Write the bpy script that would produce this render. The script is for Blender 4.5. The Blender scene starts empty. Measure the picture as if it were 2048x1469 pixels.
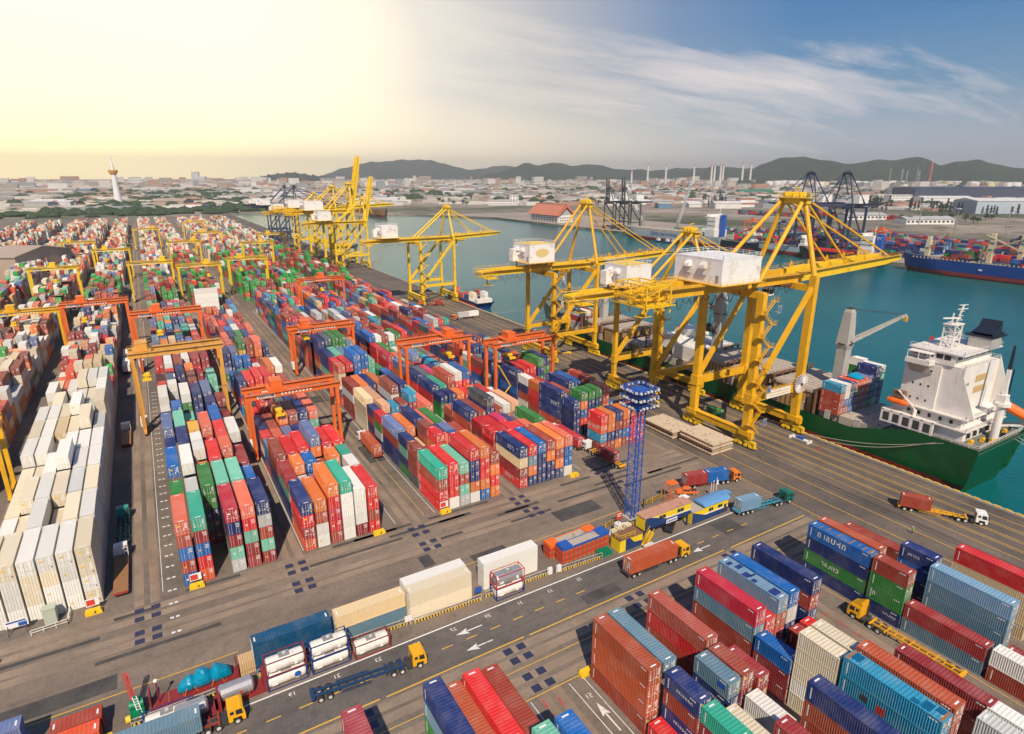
import bpy, bmesh, math, random
from mathutils import Vector, Matrix
rnd = random.Random(7)
SC = bpy.context.scene
COL = SC.collection
PI = math.pi
CAMZ = 75.0
RM = ((0.8594919, 0.1523936, -0.4879035), (-0.5111494, 0.2562481, -0.8204043), (0.0, 0.9545224, 0.2981391))
FPX = 1218.21
RT = Matrix(RM)


def proj(x, y, z):
    q = RT.transposed() @ Vector((x, y, z - CAMZ))
    if q.z > -1: return None
    return 1024 - q.x * FPX / q.z, 734.5 + q.y * FPX / q.z


# ------------------------------------------------------------------ node helpers
def new_mat(name):
    m = bpy.data.materials.new(name); m.use_nodes = True
    nt = m.node_tree; b = nt.nodes['Principled BSDF']
    return m, nt, b


def N(nt, t, **kw):
    n = nt.nodes.new(t)
    for k, v in kw.items(): setattr(n, k, v)
    return n


def noise(nt, scale, detail=3, rough=.55, vec=None, dim='3D'):
    n = N(nt, 'ShaderNodeTexNoise'); n.inputs['Scale'].default_value = scale
    n.inputs['Detail'].default_value = detail; n.inputs['Roughness'].default_value = rough
    if vec is not None: nt.links.new(vec, n.inputs['Vector'])
    return n.outputs['Fac']


def ramp(nt, fac, stops):
    r = N(nt, 'ShaderNodeValToRGB'); e = r.color_ramp.elements
    while len(e) < len(stops): e.new(.5)
    for i, (p, c) in enumerate(stops):
        e[i].position = p; e[i].color = (c[0], c[1], c[2], 1) if hasattr(c, '__len__') else (c, c, c, 1)
    nt.links.new(fac, r.inputs['Fac'])
    return r.outputs['Color']


def mixc(nt, fac, a, b, mode='MIX'):
    m = N(nt, 'ShaderNodeMix', data_type='RGBA', blend_type=mode)
    def put(s, v):
        if hasattr(v, 'links') or hasattr(v, 'is_linked'): nt.links.new(v, s)
        elif hasattr(v, '__len__'): s.default_value = (v[0], v[1], v[2], 1)
        else: s.default_value = v
    put(m.inputs[0], fac); put(m.inputs[6], a); put(m.inputs[7], b)
    return m.outputs[2]


def mapping(nt, out, scale=(1, 1, 1), loc=(0, 0, 0), rot=(0, 0, 0)):
    mp = N(nt, 'ShaderNodeMapping'); mp.inputs['Scale'].default_value = scale
    mp.inputs['Location'].default_value = loc; mp.inputs['Rotation'].default_value = rot
    nt.links.new(out, mp.inputs['Vector'])
    return mp.outputs['Vector']


def math_n(nt, op, a, b=0.0, clamp=False):
    m = N(nt, 'ShaderNodeMath', operation=op, use_clamp=clamp)
    for i, v in enumerate((a, b)):
        if hasattr(v, 'is_linked'): nt.links.new(v, m.inputs[i])
        else: m.inputs[i].default_value = v
    return m.outputs[0]


def bump(nt, b, height, strength, dist):
    bp = N(nt, 'ShaderNodeBump'); bp.inputs['Strength'].default_value = strength; bp.inputs['Distance'].default_value = dist
    nt.links.new(height, bp.inputs['Height']); nt.links.new(bp.outputs['Normal'], b.inputs['Normal'])


def simple(name, col, rough=.6, metal=0.0, var=.18, scale=.6, dirt=None):
    m, nt, b = new_mat(name)
    b.inputs['Roughness'].default_value = rough; b.inputs['Metallic'].default_value = metal
    tc = N(nt, 'ShaderNodeTexCoord').outputs['Object']
    f = noise(nt, scale, 4, .6, tc)
    d = dirt or tuple(c * (1 - var) for c in col)
    c = ramp(nt, f, [(.35, tuple(x * (1 - var * .3) for x in col)), (.55, col), (.72, d)])
    nt.links.new(c, b.inputs['Base Color'])
    return m


def paint_mat(name, attr=False, rough=.5, rust=.5):
    """weathered paint whose colour comes from the object (or from the mesh colour attribute)"""
    m, nt, b = new_mat(name)
    b.inputs['Roughness'].default_value = rough
    if attr:
        a = N(nt, 'ShaderNodeAttribute', attribute_name='paint'); base = a.outputs['Color']
    else:
        oi = N(nt, 'ShaderNodeObjectInfo'); base = oi.outputs['Color']
    geo = N(nt, 'ShaderNodeNewGeometry').outputs['Position']
    f1 = noise(nt, .35, 3, .6, geo)
    f2 = noise(nt, 1.0, 5, .7, mapping(nt, geo, (2.6, 2.6, .45)))
    lite = mixc(nt, .13, base, (.75, .66, .58))
    c = mixc(nt, ramp(nt, f1, [(.45, 0), (.75, .8)]), base, lite)
    dk = mixc(nt, .6, base, (.12, .075, .05))
    c = mixc(nt, ramp(nt, f2, [(.58, 0), (.74, rust)]), c, dk)
    nt.links.new(c, b.inputs['Base Color'])
    return m


# ------------------------------------------------------------------ mesh builder
class MB:
    def __init__(s): s.v = []; s.f = []; s.m = []; s.c = []; s.cur = None
    def _add(s, vs, fs, m):
        o = len(s.v); s.v += [tuple(p) for p in vs]
        for f in fs: s.f.append([i + o for i in f]); s.m.append(m); s.c.append(s.cur)
    def bb(s, x0, y0, z0, x1, y1, z1, m=0, nobottom=False):
        vs = [(x0, y0, z0), (x1, y0, z0), (x1, y1, z0), (x0, y1, z0), (x0, y0, z1), (x1, y0, z1), (x1, y1, z1), (x0, y1, z1)]
        fs = [(4, 5, 6, 7), (0, 1, 5, 4), (1, 2, 6, 5), (2, 3, 7, 6), (3, 0, 4, 7)]
        if not nobottom: fs.append((3, 2, 1, 0))
        s._add(vs, fs, m)
    def box(s, c, d, m=0, rz=0):
        x, y, z = c; a, b, h = d[0] / 2, d[1] / 2, d[2] / 2
        co, si = math.cos(rz), math.sin(rz)
        vs = [(x + px * co - py * si, y + px * si + py * co, z + pz) for pz in (-h, h) for px, py in ((-a, -b), (a, -b), (a, b), (-a, b))]
        s._add(vs, [(4, 5, 6, 7), (0, 1, 5, 4), (1, 2, 6, 5), (2, 3, 7, 6), (3, 0, 4, 7), (3, 2, 1, 0)], m)
    def bar(s, p, q, w, h=None, m=0, w2=None, h2=None):
        h = h or w; w2 = w2 or w; h2 = h2 or h
        p, q = Vector(p), Vector(q); d = (q - p)
        if d.length < 1e-6: return
        d.normalize()
        up = Vector((0, 0, 1)) if abs(d.z) < .95 else Vector((0, 1, 0))
        r = d.cross(up).normalized(); u = r.cross(d).normalized()
        vs = []
        for c, ww, hh in ((p, w, h), (q, w2, h2)):
            for a, b in ((-1, -1), (1, -1), (1, 1), (-1, 1)): vs.append(c + r * a * ww / 2 + u * b * hh / 2)
        s._add(vs, [(0, 1, 2, 3)[::-1], (4, 5, 6, 7), (0, 1, 5, 4), (1, 2, 6, 5), (2, 3, 7, 6), (3, 0, 4, 7)], m)
    def tube(s, p, q, r, n=8, m=0, r2=None, cap=True):
        r2 = r if r2 is None else r2
        p, q = Vector(p), Vector(q); d = (q - p).normalized()
        up = Vector((0, 0, 1)) if abs(d.z) < .95 else Vector((0, 1, 0))
        a = d.cross(up).normalized(); b = a.cross(d).normalized()
        vs = []
        for c, rr in ((p, r), (q, r2)):
            for i in range(n):
                t = 2 * PI * i / n; vs.append(c + a * math.cos(t) * rr + b * math.sin(t) * rr)
        fs = [(i, (i + 1) % n, n + (i + 1) % n, n + i) for i in range(n)]
        if cap: fs += [tuple(range(n))[::-1], tuple(range(n, 2 * n))]
        s._add(vs, fs, m)
    def poly(s, pts, m=0): s._add(pts, [tuple(range(len(pts)))], m)
    def prism(s, pts, vec, m=0):
        n = len(pts); vec = Vector(vec)
        vs = [Vector(p) for p in pts] + [Vector(p) + vec for p in pts]
        fs = [(i, (i + 1) % n, n + (i + 1) % n, n + i) for i in range(n)] + [tuple(range(n))[::-1], tuple(range(n, 2 * n))]
        s._add(vs, fs, m)
    def loft(s, rings, m=0, closed=True, capa=True, capb=True):
        n = len(rings[0]); vs = [p for r in rings for p in r]; fs = []
        for k in range(len(rings) - 1):
            for i in range(n if closed else n - 1):
                j = (i + 1) % n
                fs.append((k * n + i, k * n + j, (k + 1) * n + j, (k + 1) * n + i))
        if closed and capa: fs.append(tuple(range(n))[::-1])
        if closed and capb: fs.append(tuple(range((len(rings) - 1) * n, len(rings) * n)))
        s._add(vs, fs, m)
    def lathe(s, c, prof, n=16, m=0):
        rings = [[(c[0] + r * math.cos(2 * PI * i / n), c[1] + r * math.sin(2 * PI * i / n), c[2] + z) for i in range(n)] for r, z in prof]
        s.loft(rings, m)
    def rail(s, pts, h=1.1, m=0, t=.07, step=2.0):
        for p, q in zip(pts[:-1], pts[1:]):
            p, q = Vector(p), Vector(q); L = (q - p).length
            for hh in (h, h * .55): s.bar(p + Vector((0, 0, hh)), q + Vector((0, 0, hh)), t, t, m)
            k = max(1, int(L / step))
            for i in range(k + 1):
                a = p.lerp(q, i / k); s.bar(a, a + Vector((0, 0, h)), t, t, m)
    def lattice(s, p, q, w, h, n, chord=.12, diag=.07, m=0):
        """box-section truss from p to q"""
        p, q = Vector(p), Vector(q); d = (q - p).normalized()
        up = Vector((0, 0, 1)) if abs(d.z) < .95 else Vector((0, 1, 0))
        r = d.cross(up).normalized(); u = r.cross(d).normalized()
        cs = [r * a * w / 2 + u * b * h / 2 for a, b in ((-1, -1), (1, -1), (1, 1), (-1, 1))]
        for c in cs: s.bar(p + c, q + c, chord, chord, m)
        for i in range(n):
            a, b = p.lerp(q, i / n), p.lerp(q, (i + 1) / n)
            for k in range(4):
                c, e = cs[k], cs[(k + 1) % 4]
                s.bar(a + c, b + e, diag, diag, m) if i % 2 == 0 else s.bar(a + e, b + c, diag, diag, m)
                s.bar(b + c, b + e, diag, diag, m)
    def mesh(s, name, mats, smooth=False):
        me = bpy.data.meshes.new(name); me.from_pydata(s.v, [], s.f)
        for m in mats: me.materials.append(m)
        if len(mats) > 1: me.polygons.foreach_set('material_index', s.m)
        if any(c is not None for c in s.c):
            at = me.color_attributes.new('paint', 'FLOAT_COLOR', 'CORNER'); data = []
            for p in me.polygons:
                c = s.c[p.index] or (.5, .5, .5); data += [c[0], c[1], c[2], 1.0] * p.loop_total
            at.data.foreach_set('color', data)
        if smooth: me.polygons.foreach_set('use_smooth', [True] * len(me.polygons))
        me.update(); return me
    def build(s, name, mats, parent=None, color=None, smooth=False):
        if not isinstance(mats, (list, tuple)): mats = [mats]
        return obj(name, s.mesh(name, mats, smooth), parent, color)


def obj(name, me, parent=None, color=None, loc=None, rz=0):
    o = bpy.data.objects.new(name, me); COL.objects.link(o)
    if parent: o.parent = parent
    if color: o.color = (color[0], color[1], color[2], 1)
    if loc is not None: o.location = loc
    o.rotation_euler.z = rz
    return o


def tag(o, label=None, cat=None, group=None, kind=None):
    if label: o['label'] = label
    if cat: o['category'] = cat
    if group: o['group'] = group
    if kind: o['kind'] = kind
    return o


def thing(name, label, cat, loc=(0, 0, 0), rz=0, group=None):
    return tag(obj(name, None, loc=loc, rz=rz), label, cat, group)


def struct(name, mb, mats): return tag(mb.build(name, mats), kind='structure')


def copy_tree(o, parent=None):
    c = o.copy(); COL.objects.link(c)
    for k in ('label', 'category', 'group'):
        if parent is not None and k in c: del c[k]
    if parent is not None: c.parent = parent
    for ch in list(o.children): copy_tree(ch, c)
    return c


def text_mesh(name, txt, size, mat, parent=None, mat4=None, mirror=False, extrude=.004):
    cu = bpy.data.curves.new('lettering', 'FONT'); cu.body = txt; cu.size = size; cu.extrude = extrude; cu.resolution_u = 2
    cu.align_x = 'CENTER'; cu.align_y = 'CENTER'
    t = bpy.data.objects.new('lettering', cu); COL.objects.link(t)
    dg = bpy.context.evaluated_depsgraph_get(); me = bpy.data.meshes.new_from_object(t.evaluated_get(dg))
    bpy.data.objects.remove(t); bpy.data.curves.remove(cu)
    M = (mat4 or Matrix())
    if mirror: M = M @ Matrix.Scale(-1, 4, (1, 0, 0))
    me.transform(M)
    if mirror: me.flip_normals()
    me.materials.clear(); me.materials.append(mat)
    return obj(name, me, parent)


# ------------------------------------------------------------------ camera, sun, sky
cam = bpy.data.cameras.new('camera'); co = bpy.data.objects.new('camera', cam); COL.objects.link(co)
cam.sensor_width = 36; cam.sensor_fit = 'HORIZONTAL'; cam.lens = FPX / 2048 * 36
cam.clip_start = .5; cam.clip_end = 60000
M4 = RT.to_4x4(); M4.translation = (0, 0, CAMZ); co.matrix_world = M4
SC.camera = co
SUN_EL = math.radians(46.5)
SH = Vector((.395, .919, 0)).normalized()
sun = bpy.data.lights.new('sun', 'SUN'); sun.energy = 5.0; sun.angle = math.radians(.5); sun.color = (1, .87, .70)
so = bpy.data.objects.new('sun', sun); COL.objects.link(so)
dv = Vector((SH.x * math.cos(SUN_EL), SH.y * math.cos(SUN_EL), -math.sin(SUN_EL)))
so.rotation_euler = dv.to_track_quat('-Z', 'Y').to_euler(); so.location = (-60, -120, 200)


def pix_dir(px, py):
    d = RT @ Vector((px - 1024, 734.5 - py, -FPX)); return d.normalized()


w = bpy.data.worlds.new('World'); SC.world = w; w.use_nodes = True
nt = w.node_tree; bg = nt.nodes['Background']; bg.inputs['Strength'].default_value = .1
sky = N(nt, 'ShaderNodeTexSky', sky_type='NISHITA'); sky.sun_disc = False
sky.sun_elevation = SUN_EL; sky.sun_rotation = math.atan2(-SH.x, -SH.y); sky.altitude = 50
sky.air_density = 1.3; sky.dust_density = 2.2; sky.ozone_density = 2.0
tcw = N(nt, 'ShaderNodeTexCoord').outputs['Generated']
sep = N(nt, 'ShaderNodeSeparateXYZ'); nt.links.new(tcw, sep.inputs[0])
up = sep.outputs['Z']


def dotdir(v):
    n = N(nt, 'ShaderNodeVectorMath', operation='DOT_PRODUCT'); nt.links.new(tcw, n.inputs[0]); n.inputs[1].default_value = v
    return n.outputs['Value']


# cloud plane projection: direction / (z + k)
den = math_n(nt, 'ADD', up, .12)
cx = math_n(nt, 'DIVIDE', sep.outputs['X'], den); cy = math_n(nt, 'DIVIDE', sep.outputs['Y'], den)
cmb = N(nt, 'ShaderNodeCombineXYZ'); nt.links.new(cx, cmb.inputs[0]); nt.links.new(cy, cmb.inputs[1])
rx = math.atan2(RM[1][0], RM[0][0])
cv = mapping(nt, cmb.outputs[0], (.42, 1.5, 1), (1.7, .35, 0), (0, 0, -rx + .12))
warp = N(nt, 'ShaderNodeTexNoise'); warp.inputs['Scale'].default_value = 1.1; nt.links.new(cv, warp.inputs['Vector'])
wv = N(nt, 'ShaderNodeVectorMath', operation='MULTIPLY_ADD'); nt.links.new(warp.outputs['Color'], wv.inputs[0])
wv.inputs[1].default_value = (.55, .55, 0); nt.links.new(cv, wv.inputs[2])
cl = noise(nt, 1.25, 9, .62, wv.outputs[0])
rgt = dotdir((.8595, -.5111, 0))
ss = math_n(nt, 'ADD', up, math_n(nt, 'MULTIPLY', rgt, .13))
band = ramp(nt, ss, [(.05, 0), (.12, .62), (.18, 1), (.225, .42), (.265, 0)])
lim = ramp(nt, rgt, [(.45, 1), (.66, .12)])
cf = math_n(nt, 'ADD', cl, math_n(nt, 'MULTIPLY', math_n(nt, 'MULTIPLY', band, lim), .34))
cmask = ramp(nt, cf, [(.66, 0), (.78, .45), (.95, .9)])
zen = ramp(nt, up, [(0.0, (3.9, 4.3, 4.9)), (.05, (2.9, 3.7, 4.7)), (.11, (1.3, 2.7, 4.3)), (.2, (.38, 1.75, 4.0)), (.32, (.16, 1.25, 3.7)), (.8, (.12, .7, 2.4))])
base = mixc(nt, .88, sky.outputs[0], zen)
c1 = mixc(nt, cmask, base, (7.2, 6.6, 6.5))
g = dotdir(pix_dir(-40, 290))
gcol = ramp(nt, g, [(.55, (6.6, 5.8, 5.2)), (.72, (7.6, 6.7, 5.7)), (.84, (8.8, 8.1, 6.9)), (.94, (9.8, 9.5, 8.4)), (1.0, (11, 10.7, 9.2))])
fade = math_n(nt, 'MULTIPLY', ramp(nt, up, [(.30, 1), (.46, 0)]), ramp(nt, math_n(nt, 'ADD', rgt, 1.0), [(.16, 0), (.34, 1)]))
warm = mixc(nt, math_n(nt, 'MULTIPLY', fade, ramp(nt, g, [(.46, 0), (.60, .16), (.72, .52), (.83, .88), (.92, 1)])), c1, gcol)
# bright milky air low over the horizon, strongest towards the glow
lowf = math_n(nt, 'MULTIPLY', ramp(nt, up, [(0, .9), (.05, .55), (.12, 0)]), ramp(nt, g, [(.2, .25), (.6, .75), (.8, 1)]))
lowf = math_n(nt, 'MULTIPLY', lowf, fade)
warm = mixc(nt, lowf, warm, mixc(nt, ramp(nt, g, [(.4, 0), (.8, 1)]), (6.6, 6.7, 7.0), (13, 11, 7.6)))
g2 = dotdir(pix_dir(-120, 400))
warm2 = mixc(nt, math_n(nt, 'MULTIPLY', fade, ramp(nt, g2, [(.80, 0), (.92, .4), (.985, .9), (1.0, 1)])), warm, (20, 16, 8))
warm2 = mixc(nt, 1.0, warm2, (1.13, 1.13, 1.13), 'MULTIPLY')
nt.links.new(warm2, bg.inputs['Color'])

SC.view_settings.view_transform = 'Standard'; SC.view_settings.look = 'None'
SC.view_settings.exposure = .06; SC.view_settings.gamma = 1
cy_ = SC.cycles
cy_.use_denoising = True; cy_.use_adaptive_sampling = True; cy_.adaptive_threshold = .03
cy_.max_bounces = 5; cy_.diffuse_bounces = 2; cy_.glossy_bounces = 2; cy_.transmission_bounces = 2; cy_.volume_bounces = 0
cy_.caustics_reflective = False; cy_.caustics_refractive = False

# ------------------------------------------------------------------ shared materials
HAZE = .9e-4
M_PAINT = paint_mat('container_paint'); M_ATTR = paint_mat('container_paint_mass', attr=True)
M_ROD = simple('galvanised_rod', (.62, .6, .56), .4, .0, .2)
M_MARK = simple('white_marking', (.82, .82, .8), .6, 0, .08)
M_YMARK = simple('yellow_label', (.85, .5, .03), .5, 0, .1)
M_BLACKS = simple('black_rubber', (.03, .03, .032), .7, 0, .3)
M_DARK = simple('dark_steel', (.06, .06, .065), .55, .2, .3)
M_STEEL = simple('grey_steel', (.35, .35, .34), .5, .3, .25)


def streaky(name, col, rough=.5, dirt=(.25, .13, .06), amt=.55, var=.15, seams=0):
    m, nt, b = new_mat(name); b.inputs['Roughness'].default_value = rough
    p = N(nt, 'ShaderNodeNewGeometry').outputs['Position']
    f1 = noise(nt, .3, 4, .6, p); f2 = noise(nt, 1, 5, .7, mapping(nt, p, (1.3, 1.3, .12))); f3 = noise(nt, 1.6, 5, .75, p)
    c = ramp(nt, f1, [(.35, tuple(x * (1 - var) for x in col)), (.6, col)])
    c = mixc(nt, ramp(nt, f2, [(.56, 0), (.72, amt)]), c, dirt); c = mixc(nt, ramp(nt, f3, [(.62, 0), (.76, amt)]), c, dirt)
    if seams:
        br = N(nt, 'ShaderNodeTexBrick'); nt.links.new(mapping(nt, p, (1, 1, 1), (0, 0, 0), (0, PI / 2, 0)), br.inputs['Vector']); br.inputs['Scale'].default_value = 1 / seams
        br.inputs['Color1'].default_value = (0, 0, 0, 1); br.inputs['Color2'].default_value = (.25, .25, .25, 1); br.inputs['Mortar'].default_value = (1, 1, 1, 1); br.inputs['Mortar Size'].default_value = .012; br.inputs['Brick Width'].default_value = 1.2; br.inputs['Row Height'].default_value = .45
        c = mixc(nt, math_n(nt, 'MULTIPLY', br.outputs['Color'], .4), c, tuple(x * .45 for x in col))
    nt.links.new(c, b.inputs['Base Color']); return m


M_YEL = streaky('crane_yellow', (.80, .43, .015), .45, (.34, .15, .03), .6)
M_YEL0 = simple('crane_yellow', (.78, .42, .02), .45, 0, .22, .25, (.5, .24, .03))
M_YEL2 = simple('crane_yellow_bright', (.86, .55, .02), .45, 0, .16, .25, (.62, .36, .03))
M_ORANGE = simple('crane_orange', (.78, .16, .03), .5, 0, .22, .3, (.5, .1, .03))
M_TAN = simple('crane_tan', (.72, .36, .07), .5, 0, .25, .3, (.4, .2, .05))
M_WHITE = simple('white_paint', (.82, .8, .78), .5, 0, .1, .3, (.6, .52, .45))
M_GLASS = simple('dark_glass', (.02, .03, .04), .08, 0, .2)
M_CONC = simple('concrete', (.42, .38, .33), .85, 0, .25, .5)
M_GREY = simple('ship_grey', (.42, .41, .38), .6, 0, .25, .4)
M_RUST = simple('rusty_steel', (.22, .11, .06), .8, 0, .35, .8)
M_RED = simple('red_paint', (.6, .05, .04), .5, 0, .2)
M_BLUEP = simple('blue_paint', (.02, .1, .42), .5, 0, .2)
M_GREENP = simple('green_paint', (.0, .22, .1), .5, 0, .25)
M_LYEL = simple('line_yellow', (.72, .42, .05), .75, 0, .35, 1.2, (.32, .24, .13))
M_LWHITE = simple('line_white', (.75, .74, .72), .75, 0, .3, 1.2, (.4, .38, .35))
M_LRED = simple('line_red', (.5, .06, .07), .75, 0, .4, 1.2, (.26, .14, .12))
CC = dict(salmon=(.70, .15, .085), red=(.66, .028, .028), crimson=(.46, .022, .045), maroon=(.30, .03, .032), redbrown=(.36, .055, .03),
          brown=(.30, .066, .04), orange=(.74, .19, .035), orangered=(.68, .09, .03), teal=(.035, .40, .27), mint=(.17, .52, .37),
          green=(.03, .20, .04), bgreen=(.03, .36, .06), navy=(.014, .032, .15), blue=(.008, .12, .40), bluegrey=(.13, .18, .36),
          greyblue=(.13, .23, .30), rustorange=(.45, .09, .035), clay=(.48, .11, .075), petrol=(.006, .075, .17), white=(.80, .78, .72), grey=(.50, .51, .50), cyan=(.03, .27, .44), beige=(.72, .55, .32),
          yellow=(.80, .44, .06), black=(.05, .055, .06), pink=(.68, .04, .13), peach=(.76, .38, .2), purple=(.32, .045, .06),
          ltblue=(.17, .31, .44), cream=(.76, .66, .48), dkgrey=(.08, .1, .12))
CN = dict(rustorange='rusty orange', clay='clay red', petrol='dark petrol blue', redbrown='red-brown', orangered='orange-red', bgreen='bright green', bluegrey='blue-grey', greyblue='grey-blue', ltblue='light blue',
          dkgrey='dark grey', purple='dusky purple', mint='mint green', cyan='cyan blue')
# ------------------------------------------------------------------ ground, quay, water, land
def ground_mat(name, a, b_, c_, scale, stain=.5, streak=None, rough=.9):
    m, nt, b = new_mat(name); b.inputs['Roughness'].default_value = rough
    p = N(nt, 'ShaderNodeNewGeometry').outputs['Position']
    f1 = noise(nt, scale, 5, .62, p); f2 = noise(nt, scale * 9, 4, .7, p)
    c = ramp(nt, f1, [(.36, a), (.5, b_), (.66, c_)])
    c = mixc(nt, ramp(nt, f2, [(.5, 0), (.72, stain)]), c, tuple(x * .55 for x in a))
    if streak:
        f3 = noise(nt, 1, 5, .65, mapping(nt, p, streak))
        c = mixc(nt, ramp(nt, f3, [(.48, 0), (.68, .38)]), c, tuple(x * .6 for x in a))
        f4 = noise(nt, 1, 4, .6, mapping(nt, p, tuple(s * 2.7 for s in streak), (5, 9, 0)))
        c = mixc(nt, ramp(nt, f4, [(.58, 0), (.74, .22)]), c, tuple(min(1, x * 1.25) for x in c_))
    f5 = noise(nt, scale * 40, 2, .6, p)
    c = mixc(nt, ramp(nt, f5, [(.35, .22), (.6, 0)]), c, tuple(x * .4 for x in a))
    nt.links.new(c, b.inputs['Base Color']); bump(nt, b, f5, .25, .05)
    return m


M_ASPH = ground_mat('yard_asphalt', (.145, .12, .10), (.20, .16, .127), (.26, .2, .15), .035, .5)
M_ROAD = ground_mat('road_asphalt', (.105, .094, .088), (.135, .118, .108), (.175, .148, .128), .06, .55, (.035, .55, 1))
M_APRON = ground_mat('apron_asphalt', (.17, .135, .11), (.225, .175, .135), (.28, .215, .16), .05, .5, (.02, .5, 1))
M_QUAY = ground_mat('quay_asphalt', (.10, .085, .075), (.15, .12, .098), (.2, .155, .12), .05, .5, (.6, .015, 1))
M_STRIP = ground_mat('runway_concrete', (.22, .17, .13), (.30, .22, .16), (.36, .27, .2), .12, .35, (.25, .03, 1))
M_STRIPX = ground_mat('crossing_concrete', (.23, .175, .13), (.30, .225, .165), (.35, .265, .19), .12, .35, (.03, .25, 1))
M_PATCH = ground_mat('dark_patch', (.055, .052, .05), (.075, .068, .064), (.1, .09, .08), .3, .4)
M_PLATE = simple('turning_plate', (.035, .04, .085), .5, 0, .35, 1.5)


def sheet(mb, x0, x1, y0, y1, z, m=0): mb.poly([(x0, y0, z), (x1, y0, z), (x1, y1, z), (x0, y1, z)], m)


g = MB(); QX = 165.0
sheet(g, -2500, QX, -60, 1000, 0); sheet(g, -2500, QX, 1000, 1400, 0)
g.poly([(QX, -60, -6), (QX, 2200, -6), (QX, 2200, 0), (QX, -60, 0)])
struct('yard_ground', g, M_ASPH)
# far land round the basin, reaching the horizon
m, nt, b = new_mat('far_land_soil'); b.inputs['Roughness'].default_value = 1
p = N(nt, 'ShaderNodeNewGeometry').outputs['Position']
f = noise(nt, .0022, 6, .62, mapping(nt, p, (1, .6, 1), (0, 0, 0), (0, 0, .5))); f2 = noise(nt, .02, 5, .7, p)
vor = N(nt, 'ShaderNodeTexVoronoi', feature='F1'); vor.inputs['Scale'].default_value = .0065; nt.links.new(mapping(nt, p, (1, .8, 1), (0, 0, 0), (0, 0, .3)), vor.inputs['Vector'])
c = ramp(nt, f, [(.36, (.045, .06, .03)), (.45, (.10, .105, .06)), (.52, (.30, .25, .19)), (.62, (.38, .31, .25)), (.7, (.16, .14, .1))])
c = mixc(nt, .45, c, ramp(nt, vor.outputs['Color'], [(.2, (.05, .07, .035)), (.45, (.28, .24, .19)), (.6, (.42, .38, .34)), (.8, (.2, .17, .13))]))
c = mixc(nt, ramp(nt, f2, [(.52, 0), (.62, .8)]), c, (.035, .05, .02))
nt.links.new(c, b.inputs['Base Color']); M_LAND = m
M_FQUAY = ground_mat('far_quay_concrete', (.30, .25, .21), (.36, .3, .25), (.42, .34, .28), .01, .35)
RQ = 592.0
g = MB()
for x0, x1, y0, y1 in ((RQ, 6000, -900, 1060), (RQ, 6000, 1060, 2200), (-2500, QX, 1400, 2200), (-2500, 200, 2200, 9000), (200, 6000, 2200, 9000), (6000, 12500, -9000, 12500), (-12500, -2500, -60, 12500), (-2500, 6000, 9000, 12500)):
    sheet(g, x0, x1, y0, y1, -.15)
g.poly([(QX, 1480, -.15), (500, 1230, -.15), (RQ, 1060, -.15), (RQ, 2200, -.15), (QX, 2200, -.15)])
g.poly([(RQ, -900, -6), (RQ, -900, -.15), (RQ, 1060, -.15), (RQ, 1060, -6)])
g.poly([(RQ, 1060, -6), (RQ, 1060, -.15), (500, 1230, -.15), (500, 1230, -6)])
g.poly([(500, 1230, -6), (500, 1230, -.15), (QX, 1480, -.15), (QX, 1480, -6)])
struct('far_land', g, M_LAND)
g = MB()
sheet(g, RQ + .1, 780, -700, 1055, -.1); g.poly([(RQ + 2, 1061, -.1), (780, 1055, -.1), (800, 1160, -.1), (505, 1232, -.1)])
struct('far_quay_apron', g, M_FQUAY)
# water
m, nt, b = new_mat('harbour_water'); b.inputs['Roughness'].default_value = .16; b.inputs['IOR'].default_value = 1.33
p = N(nt, 'ShaderNodeNewGeometry').outputs['Position']
f = noise(nt, .006, 4, .6, p)
c = ramp(nt, f, [(.35, (.0, .10, .112)), (.65, (.002, .14, .14))])
nt.links.new(c, b.inputs['Base Color'])
n1 = noise(nt, .35, 4, .65, mapping(nt, p, (1, 1.7, 1), (0, 0, 0), (0, 0, .4))); n2 = noise(nt, .035, 3, .6, p)
bump(nt, b, math_n(nt, 'ADD', n1, math_n(nt, 'MULTIPLY', n2, .8)), .35, .8)
g = MB(); sheet(g, -200, 12500, -9000, 2300, -3.2); struct('harbour_water', g, m)

# surfaces laid on the yard
g = MB(); sheet(g, -400, 124.1, 72.2, 81.6, .004); struct('truck_road', g, M_ROAD)
g = MB(); sheet(g, -400, 124, 94, 116.2, .004); struct('crossing_apron', g, M_APRON)
g = MB(); sheet(g, 124.2, QX - .05, -40, 2000, .004); struct('quay_apron', g, M_QUAY)
RUN = [-89.3, -86.7, -63.2, -60.6, -37.0, -34.4, -10.9, -8.3, 15.2, 17.7, 41.4, 43.9, 67.6, 70.2, 93.7, 96.2, 119.8]
CY = [104.7, 107.0, 111.0, 113.5]; FY = [62.2, 64.8, 68.6, 70.9]
g = MB()
for x in RUN:
    sheet(g, x - .8, x + .8, -20, 61.2, .008); sheet(g, x - .8, x + .8, 115, 390, .008); sheet(g, x - .8, x + .8, 400, 1240, .008)
struct('crane_runway', g, M_STRIP)
g = MB()
for y in CY: sheet(g, -400, 122, y - .85, y + .85, .008)
for y in FY: sheet(g, -400, 122, y - .85, y + .85, .008)
struct('crane_crossing_strip', g, M_STRIPX)
g = MB(); gp = MB(); r = random.Random(3)
for xi in range(0, len(RUN) - 1):
    x = RUN[xi]
    if x < -14: continue
    for y in CY + FY:
        g2 = gp
        sheet(gp, x - .75, x + .75, y - .7, y + .7, .012)
for k in range(26):
    x = r.uniform(-60, 120); y = r.choice([y_ + r.choice((-2.2, 2.1)) for y_ in CY]); sheet(g, x, x + r.uniform(4, 20), y - .45, y + .45, .0115)
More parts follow.
